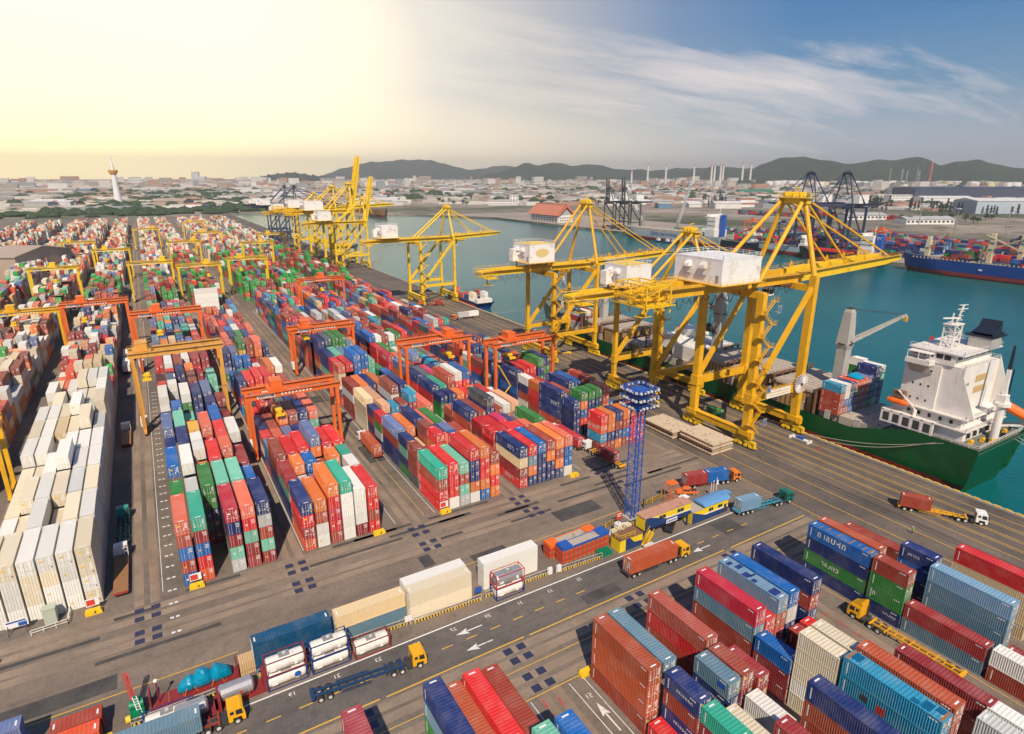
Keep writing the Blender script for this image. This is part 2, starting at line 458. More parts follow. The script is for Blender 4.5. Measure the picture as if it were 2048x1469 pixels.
for x0, x1, y0, y1 in ((72, 84, 99, 103.5), (24, 29, 121, 133), (38.5, 41, 99, 103), (48, 56, 93.5, 98), (-29, -14, 95, 98.5), (100, 106, 76, 81), (60, 68, 73.5, 76)):
    sheet(g, x0, x1, y0, y1, .0105)
for x0, x1, y0, y1 in ((44, 49, 150, 162), (42, 47, 205, 212), (36.5, 39.5, 128, 136)): sheet(g, x0, x1, y0, y1, .0105)
struct('dark_repair_patch', g, M_PATCH); struct('crane_turning_plate', gp, M_PLATE)
# paint
gy = MB(); gw = MB(); gr = MB()
Z = .014


def line(mb, p, q, wd, z=Z):
    p, q = Vector((p[0], p[1])), Vector((q[0], q[1])); d = (q - p).normalized(); n = Vector((-d.y, d.x)) * wd / 2
    mb.poly([(a.x, a.y, z) for a in (p - n, q - n, q + n, p + n)])


line(gw, (-60, 81.3), (117, 81.9), .28)
for x0, x1 in ((-60, 20), (21, 45.5), (46.5, 95), (97, 122)): line(gy, (x0, 72.4), (x1, 72.5), .26)
for k in range(-12, 24):
    if not 62 < k * 4.6 < 92: line(gy, (k * 4.6, 77), (k * 4.6 + 2, 77), .2)
line(gy, (-60, 93.7), (3, 93.8), .2); line(gy, (20, 95.5), (123, 96), .16)
line(gy, (-60, 60.9), (122, 60.9), .16); line(gy, (-60, 66.7), (122, 66.7), .14)
for x in (124.4, 131.5, 137.2): line(gy, (x, -40), (x, 900), .18)
for x in (144.5, 147.8, 148.5, 151.8, 152.5, 156, 156.8, 160): line(gy, (x, -40), (x, 400), .16)
for k, x in enumerate((134.8, 140.4, 141.6, 162.4, 163.6)): line(MB(), (x, -40), (x, 900), .1)
for x in (-7.0, -2.9, 18.9, 39.2, 46.2, 48.8, 66.9, 89.2, 91.4, 101.6): line(gy if x > 60 or x == -2.9 else gw, (x, -20), (x, 60.4), .13); line(gy if x in (-2.9, 46.2) else gw, (x, 117.5), (x, 380), .12)


def arrow(mb, x, y, L, d=(-1, 0)):
    d = Vector(d); n = Vector((-d.y, d.x)); o = Vector((x, y)); P = lambda a, b_: tuple(o + d * a + n * b_) + (Z,)
    mb.poly([P(0, -.12), P(L * .6, -.12), P(L * .6, .12), P(0, .12)]); mb.poly([P(L * .55, -.7), P(L, 0), P(L * .55, .7), P(L * .62, 0)])


arrow(gw, 40.7, 78.7, 5); arrow(gw, 40.6, 74.6, 5); arrow(gw, 93.9, 75.3, 5); arrow(gw, 86, 79.2, 5); arrow(gw, 47.6, 49.8, 5.6, (0, 1)); arrow(gw, 97.6, 25.6, 6, (0, 1))
for k in range(14):
    for x in (40.8, 43.1, 92.2, 94.9):
        y = 59 - k * 2.9 - (.8 if x in (43.1, 94.9) else 0); gr.poly([(x - .2, y - .8, Z), (x + .12, y - .8, Z), (x + .3, y + .8, Z), (x - .02, y + .8, Z)])
for k in range(34):
    y = 104 + k * 4.3
    for dx in (0, .9): gw.poly([(-6.2 + dx, y, Z), (-5.6 + dx, y, Z), (-5.6 + dx, y + .5, Z), (-6.2 + dx, y + .5, Z)])
struct('yellow_road_line', gy, M_LYEL); struct('white_road_line', gw, M_LWHITE); struct('red_road_dash', gr, M_LRED)
for k, n in enumerate((19, 21, 23, 25, 27, 29, 31, 33, 35)):
    x = 8.9 + 6.75 * k
    tag(text_mesh('painted_bay_number', str(n), 1.15, M_LWHITE, mat4=Matrix.Translation((x, 80.2, Z)), mirror=True), kind='structure')
for t, x, y in (('15', 47.4, 57.0), ('15', 47.4, 48.5), ('19', 97.6, 33.5), ('15', 97.8, 53.5), ('19', 97.6, 24)):
    tag(text_mesh('painted_bay_number', t, 1.25, M_LWHITE, mat4=Matrix.Translation((x, y, Z)) @ Matrix.Rotation(PI, 4, 'Z'), mirror=True), kind='structure')
# crane rails and quay edge
g = MB()
for x in (140.6, 141.2, 162.7, 163.3): g.bb(x - .05, -40, 0, x + .05, 950, .05)
g.bb(139.3, -40, 0, 139.6, 950, .03)
struct('crane_rail', g, M_DARK)
g = MB(); g.bb(164.2, -40, 0, 164.95, 1400, .32); struct('quay_edge_kerb', g, M_CONC)
M_BULL = simple('quay_yellow', (.75, .45, .05), .7, 0, .4, 2)
g = MB()
for k in range(-10, 200):
    y = k * 2.2; g.bb(164.3, y, .32, 164.85, y + 1.3, .5)
tag(g.build('quay_edge_marking', M_BULL), kind='structure')
# ------------------------------------------------------------------ containers
CW, CH = 2.44, 2.75
NIND = 236


def corr(n, L, d):
    """zig-zag profile along length L: list of (s, depth)"""
    out = []
    p = L / n
    for i in range(n):
        out += [(i * p, 0), (i * p + p * .28, 0), (i * p + p * .45, d), (i * p + p * .83, d)]
    out.append((L, 0)); return out


def container_meshes(L, reefer=False):
    b = MB(); n = int((L - .3) / .29); W, H = CW, CH; t = .12
    for x in (0, W - t):
        for y in (0, L - t): b.bb(x, y, 0, x + t, y + t, H)
        b.bb(x, t, 0, x + t, L - t, .16); b.bb(x, t, H - .1, x + t, L - t, H)
    for y in (0, L - t):
        b.bb(t, y, 0, W - t, y + t, .15); b.bb(t, y, H - .13, W - t, y + t, H)
    prof = corr(n, L - 2 * t, .085 if not reefer else .012)
    for side, sg in ((.005, 1), (W - .005, -1)):
        lo = [(side + sg * d, t + s, .15) for s, d in prof]; hi = [(x, y, H - .09) for x, y, z in lo]
        b.loft([lo, hi] if sg < 0 else [hi, lo], 0, closed=False)
    prof = corr(int(n * .62), L - 2 * t, .045 if not reefer else .005)
    lo = [(t * .8, t + s, H - .012 - d) for s, d in prof]; hi = [(W - t * .8, y, z) for x, y, z in lo]
    b.loft([lo, hi], 0, closed=False)
    prof = corr(8, W - 2 * t, .04)
    lo = [(t + s, L - .02 - d, .14) for s, d in prof]; hi = [(x, y, H - .12) for x, y, z in lo]
    b.loft([hi, lo], 0, closed=False)
    # serial markings on roof and sides
    for y in (.35, L - .6): b.bb(.75, y, H - .01, 1.7, y + .22, H + .004, 1)
    r = random.Random(int(L * 10))
    for i in range(6): b.bb(-.004, L - .75, .55 + i * .3, .03, L - .6, .55 + i * .3 + .2, 1)
    for i in range(3): b.bb(-.004, .55 + i * .35, H - .5, .03, .8 + i * .35, H - .36, 1)
    me = b.mesh('container_body', [M_PAINT, M_MARK])
    doors = []
    for var in range(3):
        for k in (0, 1):
            d = MB(); x0 = .14 + k * 1.085; x1 = x0 + 1.07; rr = random.Random(var * 2 + k)
            d.bb(x0, .03, .17, x1, .09, H - .15)
            for i in range(3): z = .35 + i * .78; d.bb(x0 + .1, .015, z, x1 - .1, .03, z + .55)
            for x in (x0 + .24, x1 - .2):
                d.bb(x - .025, -.045, .12, x + .025, .0, H - .12, 1)
                for z in (.2, 1.0, 1.9, H - .3): d.bb(x - .07, -.05, z, x + .07, -.001, z + .07, 1)
                d.bb(x - .02, -.05, .95, x + .4, -.02, 1.0, 1)
            if k:
                for i in range(5):
                    z = H - .5 - i * .23; ww = rr.uniform(.25, .62)
                    d.bb(x1 - .12 - ww, .0, z, x1 - .12, .014, z + .1, 2)
                d.bb(x1 - .42, -.004, .55, x1 - .16, .014, .8, (2, 3, 4)[var])
                d.bb(x1 - .9, -.004, .7 + var * .2, x1 - .68, .014, .95 + var * .2, (3, 2, 2)[var])
            else:
                for i in range(2 + var): d.bb(x0 + .1, .0, 1.0 + i * .42, x0 + .35 + .1 * rr.random(), .014, 1.12 + i * .42, 2)
                d.bb(x0 + .35, -.004, 1.75, x0 + .75, .014, 2.1, (2, 0, 3)[var])
            doors.append(d.mesh('container_door', [M_PAINT, M_ROD, M_MARK, M_YMARK, M_BLACKS]))
    return me, doors


L40, L20 = 12.1, 6.02
CM = {(40, 0): container_meshes(L40), (20, 0): container_meshes(L20)}
CM[(40, 1)] = container_meshes(L40, True); CM[(20, 1)] = container_meshes(L20, True)
CONS = []      # every container of the yard: dict
OCC = {}       # (block,col,slot) -> top z
BLK = dict(W=(-32.9, 2.78, 120.0), W2=(-58.9, 2.75, 150.0), L1=(-3.3, 2.87, 116.9), L2=(19.2, 2.78, 116.9), R1=(49.8, 2.75, 116.9), R2=(71.7, 2.75, 116.9), S=(102.5, 2.75, 116.4))
PIT = 6.45
PHR = dict(W='white block at left edge', W2='hazy block at far left', L1='block under the tan gantry', L2='block under the nearest orange gantry', R1='block between truck lane and green-topped row',
           R2='block left of the blue mast', S='block behind the blue mast', FA='near block at bottom centre', F1='near block behind the orange stack', F2='near block left of yellow chassis', F3='near block right of yellow chassis')
PHR['R1'] = 'block right of the orange-laden truck'; PHR['F1'] = 'near block of the orange stack'
PAL = ['red'] * 9 + ['maroon'] * 7 + ['redbrown'] * 9 + ['brown'] * 5 + ['orange'] * 7 + ['salmon'] * 8 + ['orangered'] * 5 + ['navy'] * 11 + ['blue'] * 8 + ['bluegrey'] * 5 + ['mint'] * 4 + ['teal'] * 4 + ['green'] * 5 + ['white'] * 5 + ['grey'] * 4 + ['beige'] * 3 + ['cyan'] * 3 + ['greyblue'] * 3 + ['crimson'] * 3 + ['dkgrey'] * 2
PALG = ['bgreen'] * 12 + ['green'] * 6 + ['redbrown'] * 9 + ['brown'] * 5 + ['maroon'] * 3 + ['orangered'] * 3 + ['salmon'] * 3 + ['navy'] * 2 + ['bluegrey'] * 2 + ['mint'] * 2 + ['white'] * 2
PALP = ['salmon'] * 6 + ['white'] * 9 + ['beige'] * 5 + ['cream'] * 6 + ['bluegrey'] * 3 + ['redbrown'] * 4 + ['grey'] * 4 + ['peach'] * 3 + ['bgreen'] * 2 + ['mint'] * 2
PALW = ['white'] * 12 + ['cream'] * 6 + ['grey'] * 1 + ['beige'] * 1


def stack(blk, col, slot, L, cols, h=2.75, x=None, y=None, row=None):
    x0, px, y0 = BLK.get(blk, (0, 0, 0))
    if x is None: x = x0 + px * col
    if y is None: y = y0 + PIT * slot
    n = len(cols)
    for i in range(n):
        c = cols[n - 1 - i]
        CONS.append(dict(b=blk, col=col, row=slot if row is None else row, tier=i, n=n, x=x, y=y, z=i * h, h=h, L=L, c=c, occ=(blk, col, slot)))
    for s in range(int(slot), int(slot) + (2 if L == 40 else 1)): OCC[(blk, col, s)] = n * h


def S_(blk, txt):
    for ln in txt.strip().split('\n'):
        a = ln.split(); col, slot, L = int(a[0]), float(a[1]), int(a[2]); cs = a[3].split(','); h = float(a[4]) if len(a) > 4 else 2.75
        stack(blk, col, slot, L, cs, h)


def fill(blk, ncol, s0, s1, lo, hi, pal, seed, p40=.5, miss=.04):
    r = random.Random(seed)
    for col in range(ncol):
        for s in range(s0, s1, 2):
            if any((blk, col, s + k) in OCC for k in (0, 1)):
                for k in (0, 1):
                    if (blk, col, s + k) not in OCC: stack(blk, col, s + k, 20, [r.choice(pal) for _ in range(max(2, r.randint(lo, hi) - 1))], 2.66)
                continue
            if r.random() < miss: continue
            if r.random() < p40: stack(blk, col, s, 40, [r.choice(pal) for _ in range(r.randint(lo, hi))], r.choice((2.66, 2.75, 2.83)))
            else:
                for k in (0, 1): stack(blk, col, s + k, 20, [r.choice(pal) for _ in range(r.randint(lo, hi))], 2.66)


S_('L1', '''0 0 40 salmon,redbrown,blue,redbrown,blue
1 0 40 teal,maroon,blue,red,orangered
3 0 40 crimson,navy,maroon,mint,grey
4 0 40 salmon,red,mint,maroon,maroon
5 0 40 navy,grey,redbrown,mint,maroon
0 2 40 green,red,maroon,navy
1 2 40 grey,redbrown,navy,blue
2 2 40 green,green,navy,dkgrey,maroon
3 2 40 mint,orange,redbrown,navy,red
4 2 40 mint,grey,navy,blue,red
5 2 40 blue,green,redbrown,navy
0 4.1 40 blue,navy,red,green,red
1 4.1 40 white,white,teal,green,red
2 4.1 20 orange,navy,red,blue
2 5.2 20 white,orange,navy,blue,red
3 4.1 40 red,maroon,navy,blue,red
4 4.9 40 salmon,redbrown,grey,navy,red
5 4.1 40 maroon,green,green,navy
0 6.1 20 redbrown,navy,navy,blue
0 7.1 20 navy,navy,red,blue
1 6.1 40 navy,bluegrey,red,blue,mint
2 7.4 20 yellow,orange,white,grey,red
2 6.1 20 white,grey,red,navy,blue
3 7.4 40 salmon,red,maroon,green,navy
5 6.2 40 white,red,maroon,green,navy
0 8 40 bluegrey,navy,blue,navy,red
1 8.1 40 mint,red,mint,green,navy
2 8.6 20 red,green,red,navy
4 6.1 40 red,maroon,redbrown,navy,red
4 8.1 40 blue,blue,red,red,navy
5 8.4 40 maroon,white,red,navy
0 10.4 20 navy,navy,white,navy
1 10.5 20 blue,blue,green,red,navy
4 10.4 20 navy,blue,red,green,navy
5 10.7 20 maroon,maroon,navy,green,red
0 12.2 40 white,white,navy,maroon,blue
2 12.1 40 white,green,grey,red,navy
3 11.8 40 navy,navy,blue,red,red
4 12.1 40 bluegrey,navy,green,red,blue
0 14.2 40 red,navy,red,green,blue
1 14.1 40 white,grey,red,blue,navy
3 14.1 40 brown,orange,red,navy,blue
5 14.2 40 mint,mint,teal,navy,red
1 16 20 red,white,navy,blue,green
2 15.6 40 navy,navy,blue,green,red
3 16.6 20 orange,red,navy,blue,red
0 17.9 40 red,redbrown,navy,blue,white
1 17.9 40 white,red,grey,blue,navy
2 17.8 40 brown,red,blue,navy,red
4 18.2 40 maroon,red,navy,green,blue
5 18.3 40 maroon,crimson,navy,red,blue''')
fill('L1', 6, 2, 20, 3, 4, PAL, 11); fill('L1', 6, 20, 38, 4, 5, PAL, 12)
S_('L2', '''0 0 40 navy,red,maroon,orangered
1 0 40 orange,redbrown,white,white
2 0 40 orange,red,crimson,red,redbrown
3 0 40 teal,white,white,white,white
4 0 40 white,white,white,maroon 2.83
5 0 40 red,red,redbrown,red
0 2 40 maroon,mint,navy,navy 2.6
1 2 20 grey,red,navy
1 3 20 orange,white,navy,red
2 2 20 bluegrey,navy,red
2 3 20 blue,blue,red,navy
3 2 40 brown,orange,navy 2.9
4 2 20 red,navy,blue
4 3 20 orange,red,navy,red
5 2 20 white,red,navy,orange
5 3 20 teal,green,red,navy
0 4.1 40 brown,maroon,navy,navy
1 4.1 40 red,orange,navy,blue
2 4.1 40 red,orange,maroon,navy 2.9
3 4.1 40 bluegrey,orange,red,navy,blue 2.83
4 4.1 40 red,redbrown,navy,red 2.9
5 4.1 40 red,orange,maroon,navy 2.9
0 6.1 20 cyan,blue,red
0 7.1 20 red,white,navy
1 6.1 20 salmon,orange,navy
1 7.1 20 salmon,redbrown,navy
2 6.1 20 greyblue,navy,red
2 7.1 20 bluegrey,navy,blue
3 6.1 20 bluegrey,white,red
3 7.1 20 navy,orange,blue
5 6.1 20 green,orange,red
0 8.1 40 navy,navy,red
1 8.1 40 brown,orangered,navy
2 8.1 40 orange,redbrown,maroon,navy 2.83
3 8.1 40 brown,redbrown,orange,navy 2.83
4 8.1 40 navy,mint,navy,red 2.83
5 8.1 40 salmon,mint,navy,red 2.83
0 10.2 20 red,navy,red
1 10.2 40 red,red,navy,red 2.9
5 10.2 40 salmon,red,redbrown,navy
2 10.2 40 maroon,navy,navy
3 10.2 40 dkgrey,navy,red
4 10.2 40 navy,red,red
0 13.8 40 navy,navy,red,blue 2.9
1 14.3 40 red,red,navy,navy 2.7
2 14.3 40 red,orange,maroon,red 2.9
3 14.3 40 red,red,red,navy 2.83
3 17.8 20 white,grey,navy
4 15.9 40 orange,red,redbrown,red 2.9
5 16 40 white,navy,navy,red
1 18.4 20 blue,navy,green,red
2 18.4 20 blue,blue,navy,red
0 20.1 40 navy,navy,bluegrey,green
1 20.1 40 bluegrey,navy,navy,blue
2 20 40 green,yellow,white,orange,red 2.9
3 20.2 40 brown,redbrown,red,orange,navy 2.66
4 19.8 40 salmon,orange,redbrown,red,red 2.9
5 20.1 40 navy,navy,blue,red 2.9
0 22.2 40 salmon,red,red,orange
1 22.2 40 salmon,orange,red,redbrown
2 24.2 40 navy,greyblue,navy,red
3 24.2 40 green,green,navy,red
4 24.2 40 navy,navy,navy,blue''')
fill('L2', 6, 2, 22, 3, 3, PAL, 21); fill('L2', 6, 22, 38, 3, 4, PAL + ['salmon'] * 30 + ['red'] * 14, 22)
S_('R1', '''0 0 40 teal,redbrown,red,red
1 0 40 red,red,red,white 2.9
2 0 40 mint,redbrown,mint,grey
3 0 40 red,navy,navy,orange,white
4 0 40 orange,red,red,orange,blue
5 0 40 redbrown,orange,red,orange 2.9
0 2.05 20 brown,redbrown,redbrown,dkgrey 2.66
0 3.05 20 navy,mint,navy,green 2.66
1 2.05 20 maroon,green,navy
1 3.05 20 beige,redbrown,navy
2 2.05 20 red,orange,red,navy,red 2.66
2 3.05 20 brown,redbrown,navy,red,red 2.6
3 2.05 20 salmon,red,navy,red
3 3.05 20 navy,red,red,blue
4 2.05 20 blue,red,navy,red
4 3.05 20 bluegrey,navy,red,blue
0 4.1 40 bluegrey,redbrown,navy,navy
1 4.1 40 orange,orangered,navy,red
2 4.1 40 navy,navy,red,navy,red 2.55
3 4.1 40 salmon,red,navy,red
4 4.1 40 green,navy,red,blue
0 6.15 20 red,green,grey,navy 2.55
0 7.15 20 navy,redbrown,navy,redbrown 2.5
1 6.15 20 blue,navy,red
1 7.15 20 peach,orange,navy,red
2 7.1 20 cyan,white,navy,red 2.55
3 7.1 20 brown,red,navy,navy 2.66
4 7.1 20 cyan,maroon,navy,red,navy 2.6
5 6.15 40 salmon,navy,red,red
0 8.2 40 beige,beige,cream,cream 2.83
1 8.2 40 peach,orange,red,navy
3 8.25 40 brown,white,maroon,red,navy
4 8.2 40 navy,maroon,red,navy,red 2.83
2 8.2 40 navy,orange,navy
5 8.2 40 mint,navy,navy,red
0 10.3 40 redbrown,white,redbrown,maroon
1 10.2 40 orange,red,navy,red 2.83
2 10.3 40 navy,navy,blue,red
3 10.3 40 orange,red,navy,red
5 11.6 20 blue,blue,navy,red 2.83
0 12.7 20 salmon,beige,white,navy,red
1 12.7 40 red,red,red,navy,red 2.83
0 13.7 20 red,red,orange,navy,red
2 12.7 40 blue,blue,blue,orange,red,navy 2.83
3 12.8 40 blue,blue,orange,red,navy,blue 2.83
4 13 40 mint,teal,navy,red,navy
0 14.7 40 navy,navy,mint,red,navy 2.83
1 14.8 40 mint,mint,navy,red,blue 2.83
2 14.8 40 greyblue,blue,navy,red,blue
0 16.8 40 navy,navy,redbrown,orange,navy,blue
1 16.9 40 dkgrey,navy,navy,blue,red,red 2.83
2 16.9 40 green,green,navy,navy,red,red 2.83
3 17 40 green,green,navy,red,red,red 2.83
4 17 40 greyblue,blue,navy,navy,red 2.83
5 15 40 green,green,navy,red''')
fill('R1', 6, 2, 18, 3, 4, PAL, 31); fill('R1', 6, 18, 30, 4, 5, PAL + ['redbrown'] * 20 + ['salmon'] * 15, 32); fill('R1', 6, 30, 40, 4, 5, PAL + ['navy'] * 10, 33)
S_('R2', '''0 0 40 navy,beige,maroon,red
1 0 40 red,greyblue,orange,navy
2 0 40 blue,navy,navy,navy
3 0 40 redbrown,orange,navy,navy
4 0 40 orange,redbrown,orange,navy
5 0 40 salmon,blue,blue,white
0 2.1 20 red,red,red,navy 2.55
0 3.1 20 red,redbrown,maroon,navy 2.55
1 2.1 20 red,navy,navy,red 2.5
1 3.1 20 red,navy,red,red 2.5
2 2.1 20 red,maroon,navy,red 2.5
2 3.1 20 pink,red,navy,red 2.6
3 2.1 20 red,navy,red,red 2.4
3 3.1 20 navy,dkgrey,red,red 2.4
4 2.1 20 salmon,red,navy,navy 2.4
0 4.2 40 navy,redbrown,red,maroon 2.83
1 4.2 40 brown,redbrown,green,navy
2 4.2 40 black,navy,navy,red,red 2.9
3 4.2 20 redbrown,red,navy,blue 2.7
3 5.2 20 red,red,navy,blue 2.7
4 4.2 40 white,red,navy,red 2.9
5 4.2 40 peach,green,green,navy 2.98
0 7.3 20 navy,green,bgreen,navy 2.5
1 7.3 20 navy,blue,navy,red 2.55
2 7.2 20 orange,red,navy,red 2.5
3 7.2 20 red,navy,red,red 2.4
4 6.2 40 orange,red,red,navy 2.5
5 6.2 40 red,red,navy,red 2.5
0 8.3 40 navy,red,red,navy 2.83
0 10.3 40 navy,red,red,navy
1 8.3 40 teal,navy,red,navy
2 8.3 40 redbrown,brown,red,navy,navy
3 8.3 40 white,red,navy,red,navy 2.88
4 8.3 40 blue,red,navy,navy,navy 2.9
5 8.3 40 navy,navy,blue,red
1 10.3 40 dkgrey,navy,navy,red
2 10.3 40 pink,red,navy,navy
3 10.3 40 navy,navy,red,red
0 16.7 40 red,red,red,redbrown
0 14.6 40 crimson,red,navy,orange
1 16.7 40 green,navy,red,navy''')
fill('R2', 6, 2, 18, 3, 4, PAL + ['navy'] * 10, 41); fill('R2', 6, 18, 40, 4, 5, PAL + ['red'] * 18 + ['redbrown'] * 10, 42)
S_('S', '''0 1.1 20 red,orangered,cyan,redbrown
1 1.1 20 orange,orange,navy,redbrown
2 1.1 20 navy,redbrown,navy,orange
3 1.1 20 orange,redbrown,blue,redbrown
4 1.1 20 salmon,red,red,red
5 1.1 20 salmon,crimson,orange,red
0 3.1 20 navy,navy,navy,navy
1 3.1 20 green,orange,blue,red,navy 2.66
2 3.1 20 green,navy,navy,red,navy 2.66
3 3.1 20 green,navy,green,navy,red 2.7
4 3.1 20 salmon,redbrown,orange,red,red 2.75
5 3.3 20 blue,navy,navy
0 4.15 40 navy,navy,navy,redbrown 2.95
1 4.15 40 redbrown,navy,navy,red 2.8
3 5.3 40 navy,navy,navy,red 2.9
4 5.3 40 blue,navy,navy,red 2.9
5 4.7 40 redbrown,maroon,red,red,navy 2.6
0 6.1 20 orange,red,red,brown
0 7.1 20 white,navy,redbrown,white
1 6.3 40 crimson,red,navy,red 2.6
0 8.2 40 navy,navy,blue,navy 2.9
1 8.2 40 red,red,navy,navy 3.0
2 8.2 40 red,crimson,navy,blue 3.1
3 8.1 40 green,navy,green,navy,red 2.95
4 8.2 40 navy,green,navy,red,red 2.95
5 8.2 40 redbrown,red,navy''')
fill('S', 6, 10, 20, 3, 4, PAL + ['navy'] * 25, 51); fill('S', 6, 20, 44, 3, 4, PAL, 52)
for col in range(6):
    for s in range(0, 18, 2):
        r = random.Random(col * 50 + s)
        if s > 0 and r.random() < .12 and col < 3: continue
        n = 4 if s < 2 else r.choice((3, 4, 4, 4)) if col < 3 else r.choice((4, 4, 5)) if s > 2 else 4
        if s == 2 and col in (0, 3): n = 3
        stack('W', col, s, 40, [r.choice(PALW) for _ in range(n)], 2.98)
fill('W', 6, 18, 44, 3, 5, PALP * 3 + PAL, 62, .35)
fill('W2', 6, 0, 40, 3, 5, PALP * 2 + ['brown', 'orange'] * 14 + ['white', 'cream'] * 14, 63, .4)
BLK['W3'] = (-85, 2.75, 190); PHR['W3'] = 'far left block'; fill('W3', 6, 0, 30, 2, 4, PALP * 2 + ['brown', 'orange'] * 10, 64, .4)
# far blocks beyond the cross lane
for i, x in enumerate((-150, -118, -85, -58.9, -32.9, -4, 19, 49.8, 71.7, 102.5)):
    for j, y in enumerate((398, 520, 640, 760, 860, 965, 1080)):
        nm = 'far%d_%d' % (i, j); BLK[nm] = (x, 2.75, y); 
        if i < 2 and j < 1: continue
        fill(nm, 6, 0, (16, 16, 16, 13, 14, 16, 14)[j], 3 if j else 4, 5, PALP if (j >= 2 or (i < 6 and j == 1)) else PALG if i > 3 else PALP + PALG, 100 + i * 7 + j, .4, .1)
# near blocks in the foreground: (block, col, x, y of the door end, length, colours from top, tier height, row)
for a in (('FA', 0, 11.6, 47.5, 40, 'purple,maroon,navy,red,blue', 2.8, 0), ('FA', 1, 22.1, 47.5, 40, 'navy,greyblue,green,navy,navy', 2.6, 0), ('FA', 2, 24.9, 47.5, 40, 'rustorange,red,navy,navy', 2.75, 0),
          ('FA', 3, 27.7, 47.5, 40, 'red,crimson,navy,red', 2.9, 0), ('FA', 4, 30.5, 47.5, 40, 'redbrown,maroon,red,navy', 2.75, 0), ('FA', 4, 30.4, 40.6, 20, 'mint,navy,red,navy,red', 2.66, 1), ('FA', 5, 33.2, 40.0, 20, 'blue,navy,red,red,blue', 2.78, 1),
          ('F1', 0, 49.85, 47.6, 40, 'rustorange,rustorange,rustorange,redbrown', 2.78, 0), ('F1', 1, 52.6, 47.6, 40, 'greyblue,maroon,navy,red', 2.78, 0), ('F1', 4, 61.0, 47.6, 40, 'clay,red,redbrown,redbrown', 2.78, 0),  # bottom tier of the orange stack: shade painted in, orange darkened to redbrown
          ('F1', 0, 49.85, 40.9, 20, 'red', 2.75, 1), ('F1', 1, 52.2, 40.8, 20, 'navy,redbrown,navy,maroon', 2.62, 1), ('F1', 3, 57.8, 40.8, 20, 'greyblue,navy,blue,red', 2.64, 1), ('F1', 4, 60.5, 40.8, 20, 'brown,maroon,red,navy', 2.68, 1), ('F1', 5, 63.4, 40.4, 20, 'maroon,redbrown,red,navy', 2.3, 1),
          ('F1', 1, 52.6, 34.6, 20, 'teal,maroon,navy,red', 2.48, 2), ('F1', 2, 55.4, 33.6, 20, 'cream,navy,red', 2.9, 2), ('F1', 4, 60.8, 34.2, 20, 'white,grey,maroon', 2.62, 2),
          ('F1', 3, 58.1, 21.9, 40, 'maroon,red,navy,navy', 2.62, 3), ('F1', 4, 60.9, 21.9, 40, 'greyblue,navy,red', 2.5, 3), ('F1', 5, 64.0, 22.0, 40, 'navy,rustorange,redbrown,navy,red', 2.76, 3),
          ('F2', 0, 71.75, 47.6, 40, 'crimson,greyblue,redbrown,maroon', 2.88, 0), ('F2', 1, 74.5, 47.6, 40, 'red,rustorange,navy', 2.95, 0), ('F2', 2, 77.1, 47.6, 40, 'ltblue,rustorange,red,navy', 2.9, 0), ('F2', 3, 79.9, 47.6, 40, 'blue,white,navy,red', 2.9, 0), ('F2', 5, 85.8, 47.6, 40, 'navy,redbrown,navy,navy', 2.92, 0),
          ('F2', 0, 71.5, 41.0, 20, 'blue,maroon,maroon', 2.6, 1), ('F2', 3, 79.8, 41, 20, 'maroon,navy', 2.75, 1), ('F2', 4, 82.7, 41, 20, 'red,maroon', 2.85, 1),
          ('F2', 0, 71.75, 34.6, 20, 'cream,cream,cream,white,cream', 2.62, 2), ('F2', 1, 74.5, 34.6, 20, 'cream,white,cream,cream,white', 2.64, 2),
          ('F2', 0, 71.75, 22.0, 40, 'cyan,cyan,blue,navy,blue', 2.8, 3), ('F2', 1, 74.5, 22.0, 40, 'rustorange,redbrown,navy,red,navy', 2.9, 3), ('F2', 2, 77.3, 28.2, 20, 'maroon,red,navy,navy', 2.8, 3), ('F2', 5, 85.6, 21.9, 40, 'maroon,redbrown,maroon', 2.98, 3),
          ('F2', 3, 80.0, 10.0, 40, 'rustorange,navy,red', 2.83, 4), ('F2', 4, 82.8, 10.1, 40, 'grey,mint,navy', 2.87, 4), ('F2', 5, 85.5, 10.1, 40, 'white,green,navy', 2.95, 4), ('F2', 6, 88.2, 10.1, 40, 'greyblue,navy,navy', 2.97, 4),
          ('F3', 0, 102.5, 47.6, 40, 'blue,navy,green,navy', 2.7, 0), ('F3', 1, 105.3, 47.6, 40, 'rustorange,red,navy,red', 2.72, 0), ('F3', 5, 116.1, 48.2, 40, 'redbrown,maroon', 3.0, 0),
          ('F3', 0, 102.3, 41.0, 20, 'redbrown,green,green,navy', 2.72, 1), ('F3', 3, 110.6, 40.8, 20, 'navy,blue,navy,navy', 2.74, 1),
          ('F3', 0, 102.5, 28.6, 40, 'maroon,greyblue', 2.68, 2), ('F3', 2, 108.0, 28.4, 40, 'ltblue,greyblue,greyblue,greyblue', 2.75, 2), ('F3', 5, 117.0, 28.6, 40, 'red,beige,beige,beige', 2.88, 2),
          ('F3', 0, 102.5, 15.8, 40, 'white,redbrown', 2.83, 3), ('F3', 2, 108.5, 16, 40, 'blue,cyan,maroon', 2.7, 3)):
    stack(a[0], a[1], a[7], a[4], a[5].split(','), a[6], a[2], a[3], a[7])

# pick the 300 that show largest
IDX = {}
for q in CONS: IDX.setdefault((round(q['x'], 1) // 2.6, q['tier']), []).append(q)


def overlap(a0, a1, b0, b1): return max(0, min(a1, b1) - max(a0, b0))


BYCOL = {}
for q in CONS: BYCOL.setdefault((q['b'], q['col']), []).append(q)


def top_at(b, col, y0, y1):
    t = 0
    for q in BYCOL.get((b, col), ()):
        L = L40 if q['L'] == 40 else L20
        if overlap(q['y'], q['y'] + L, y0, y1) > .25 * (y1 - y0): t = max(t, q['z'] + q['h'])
    return t


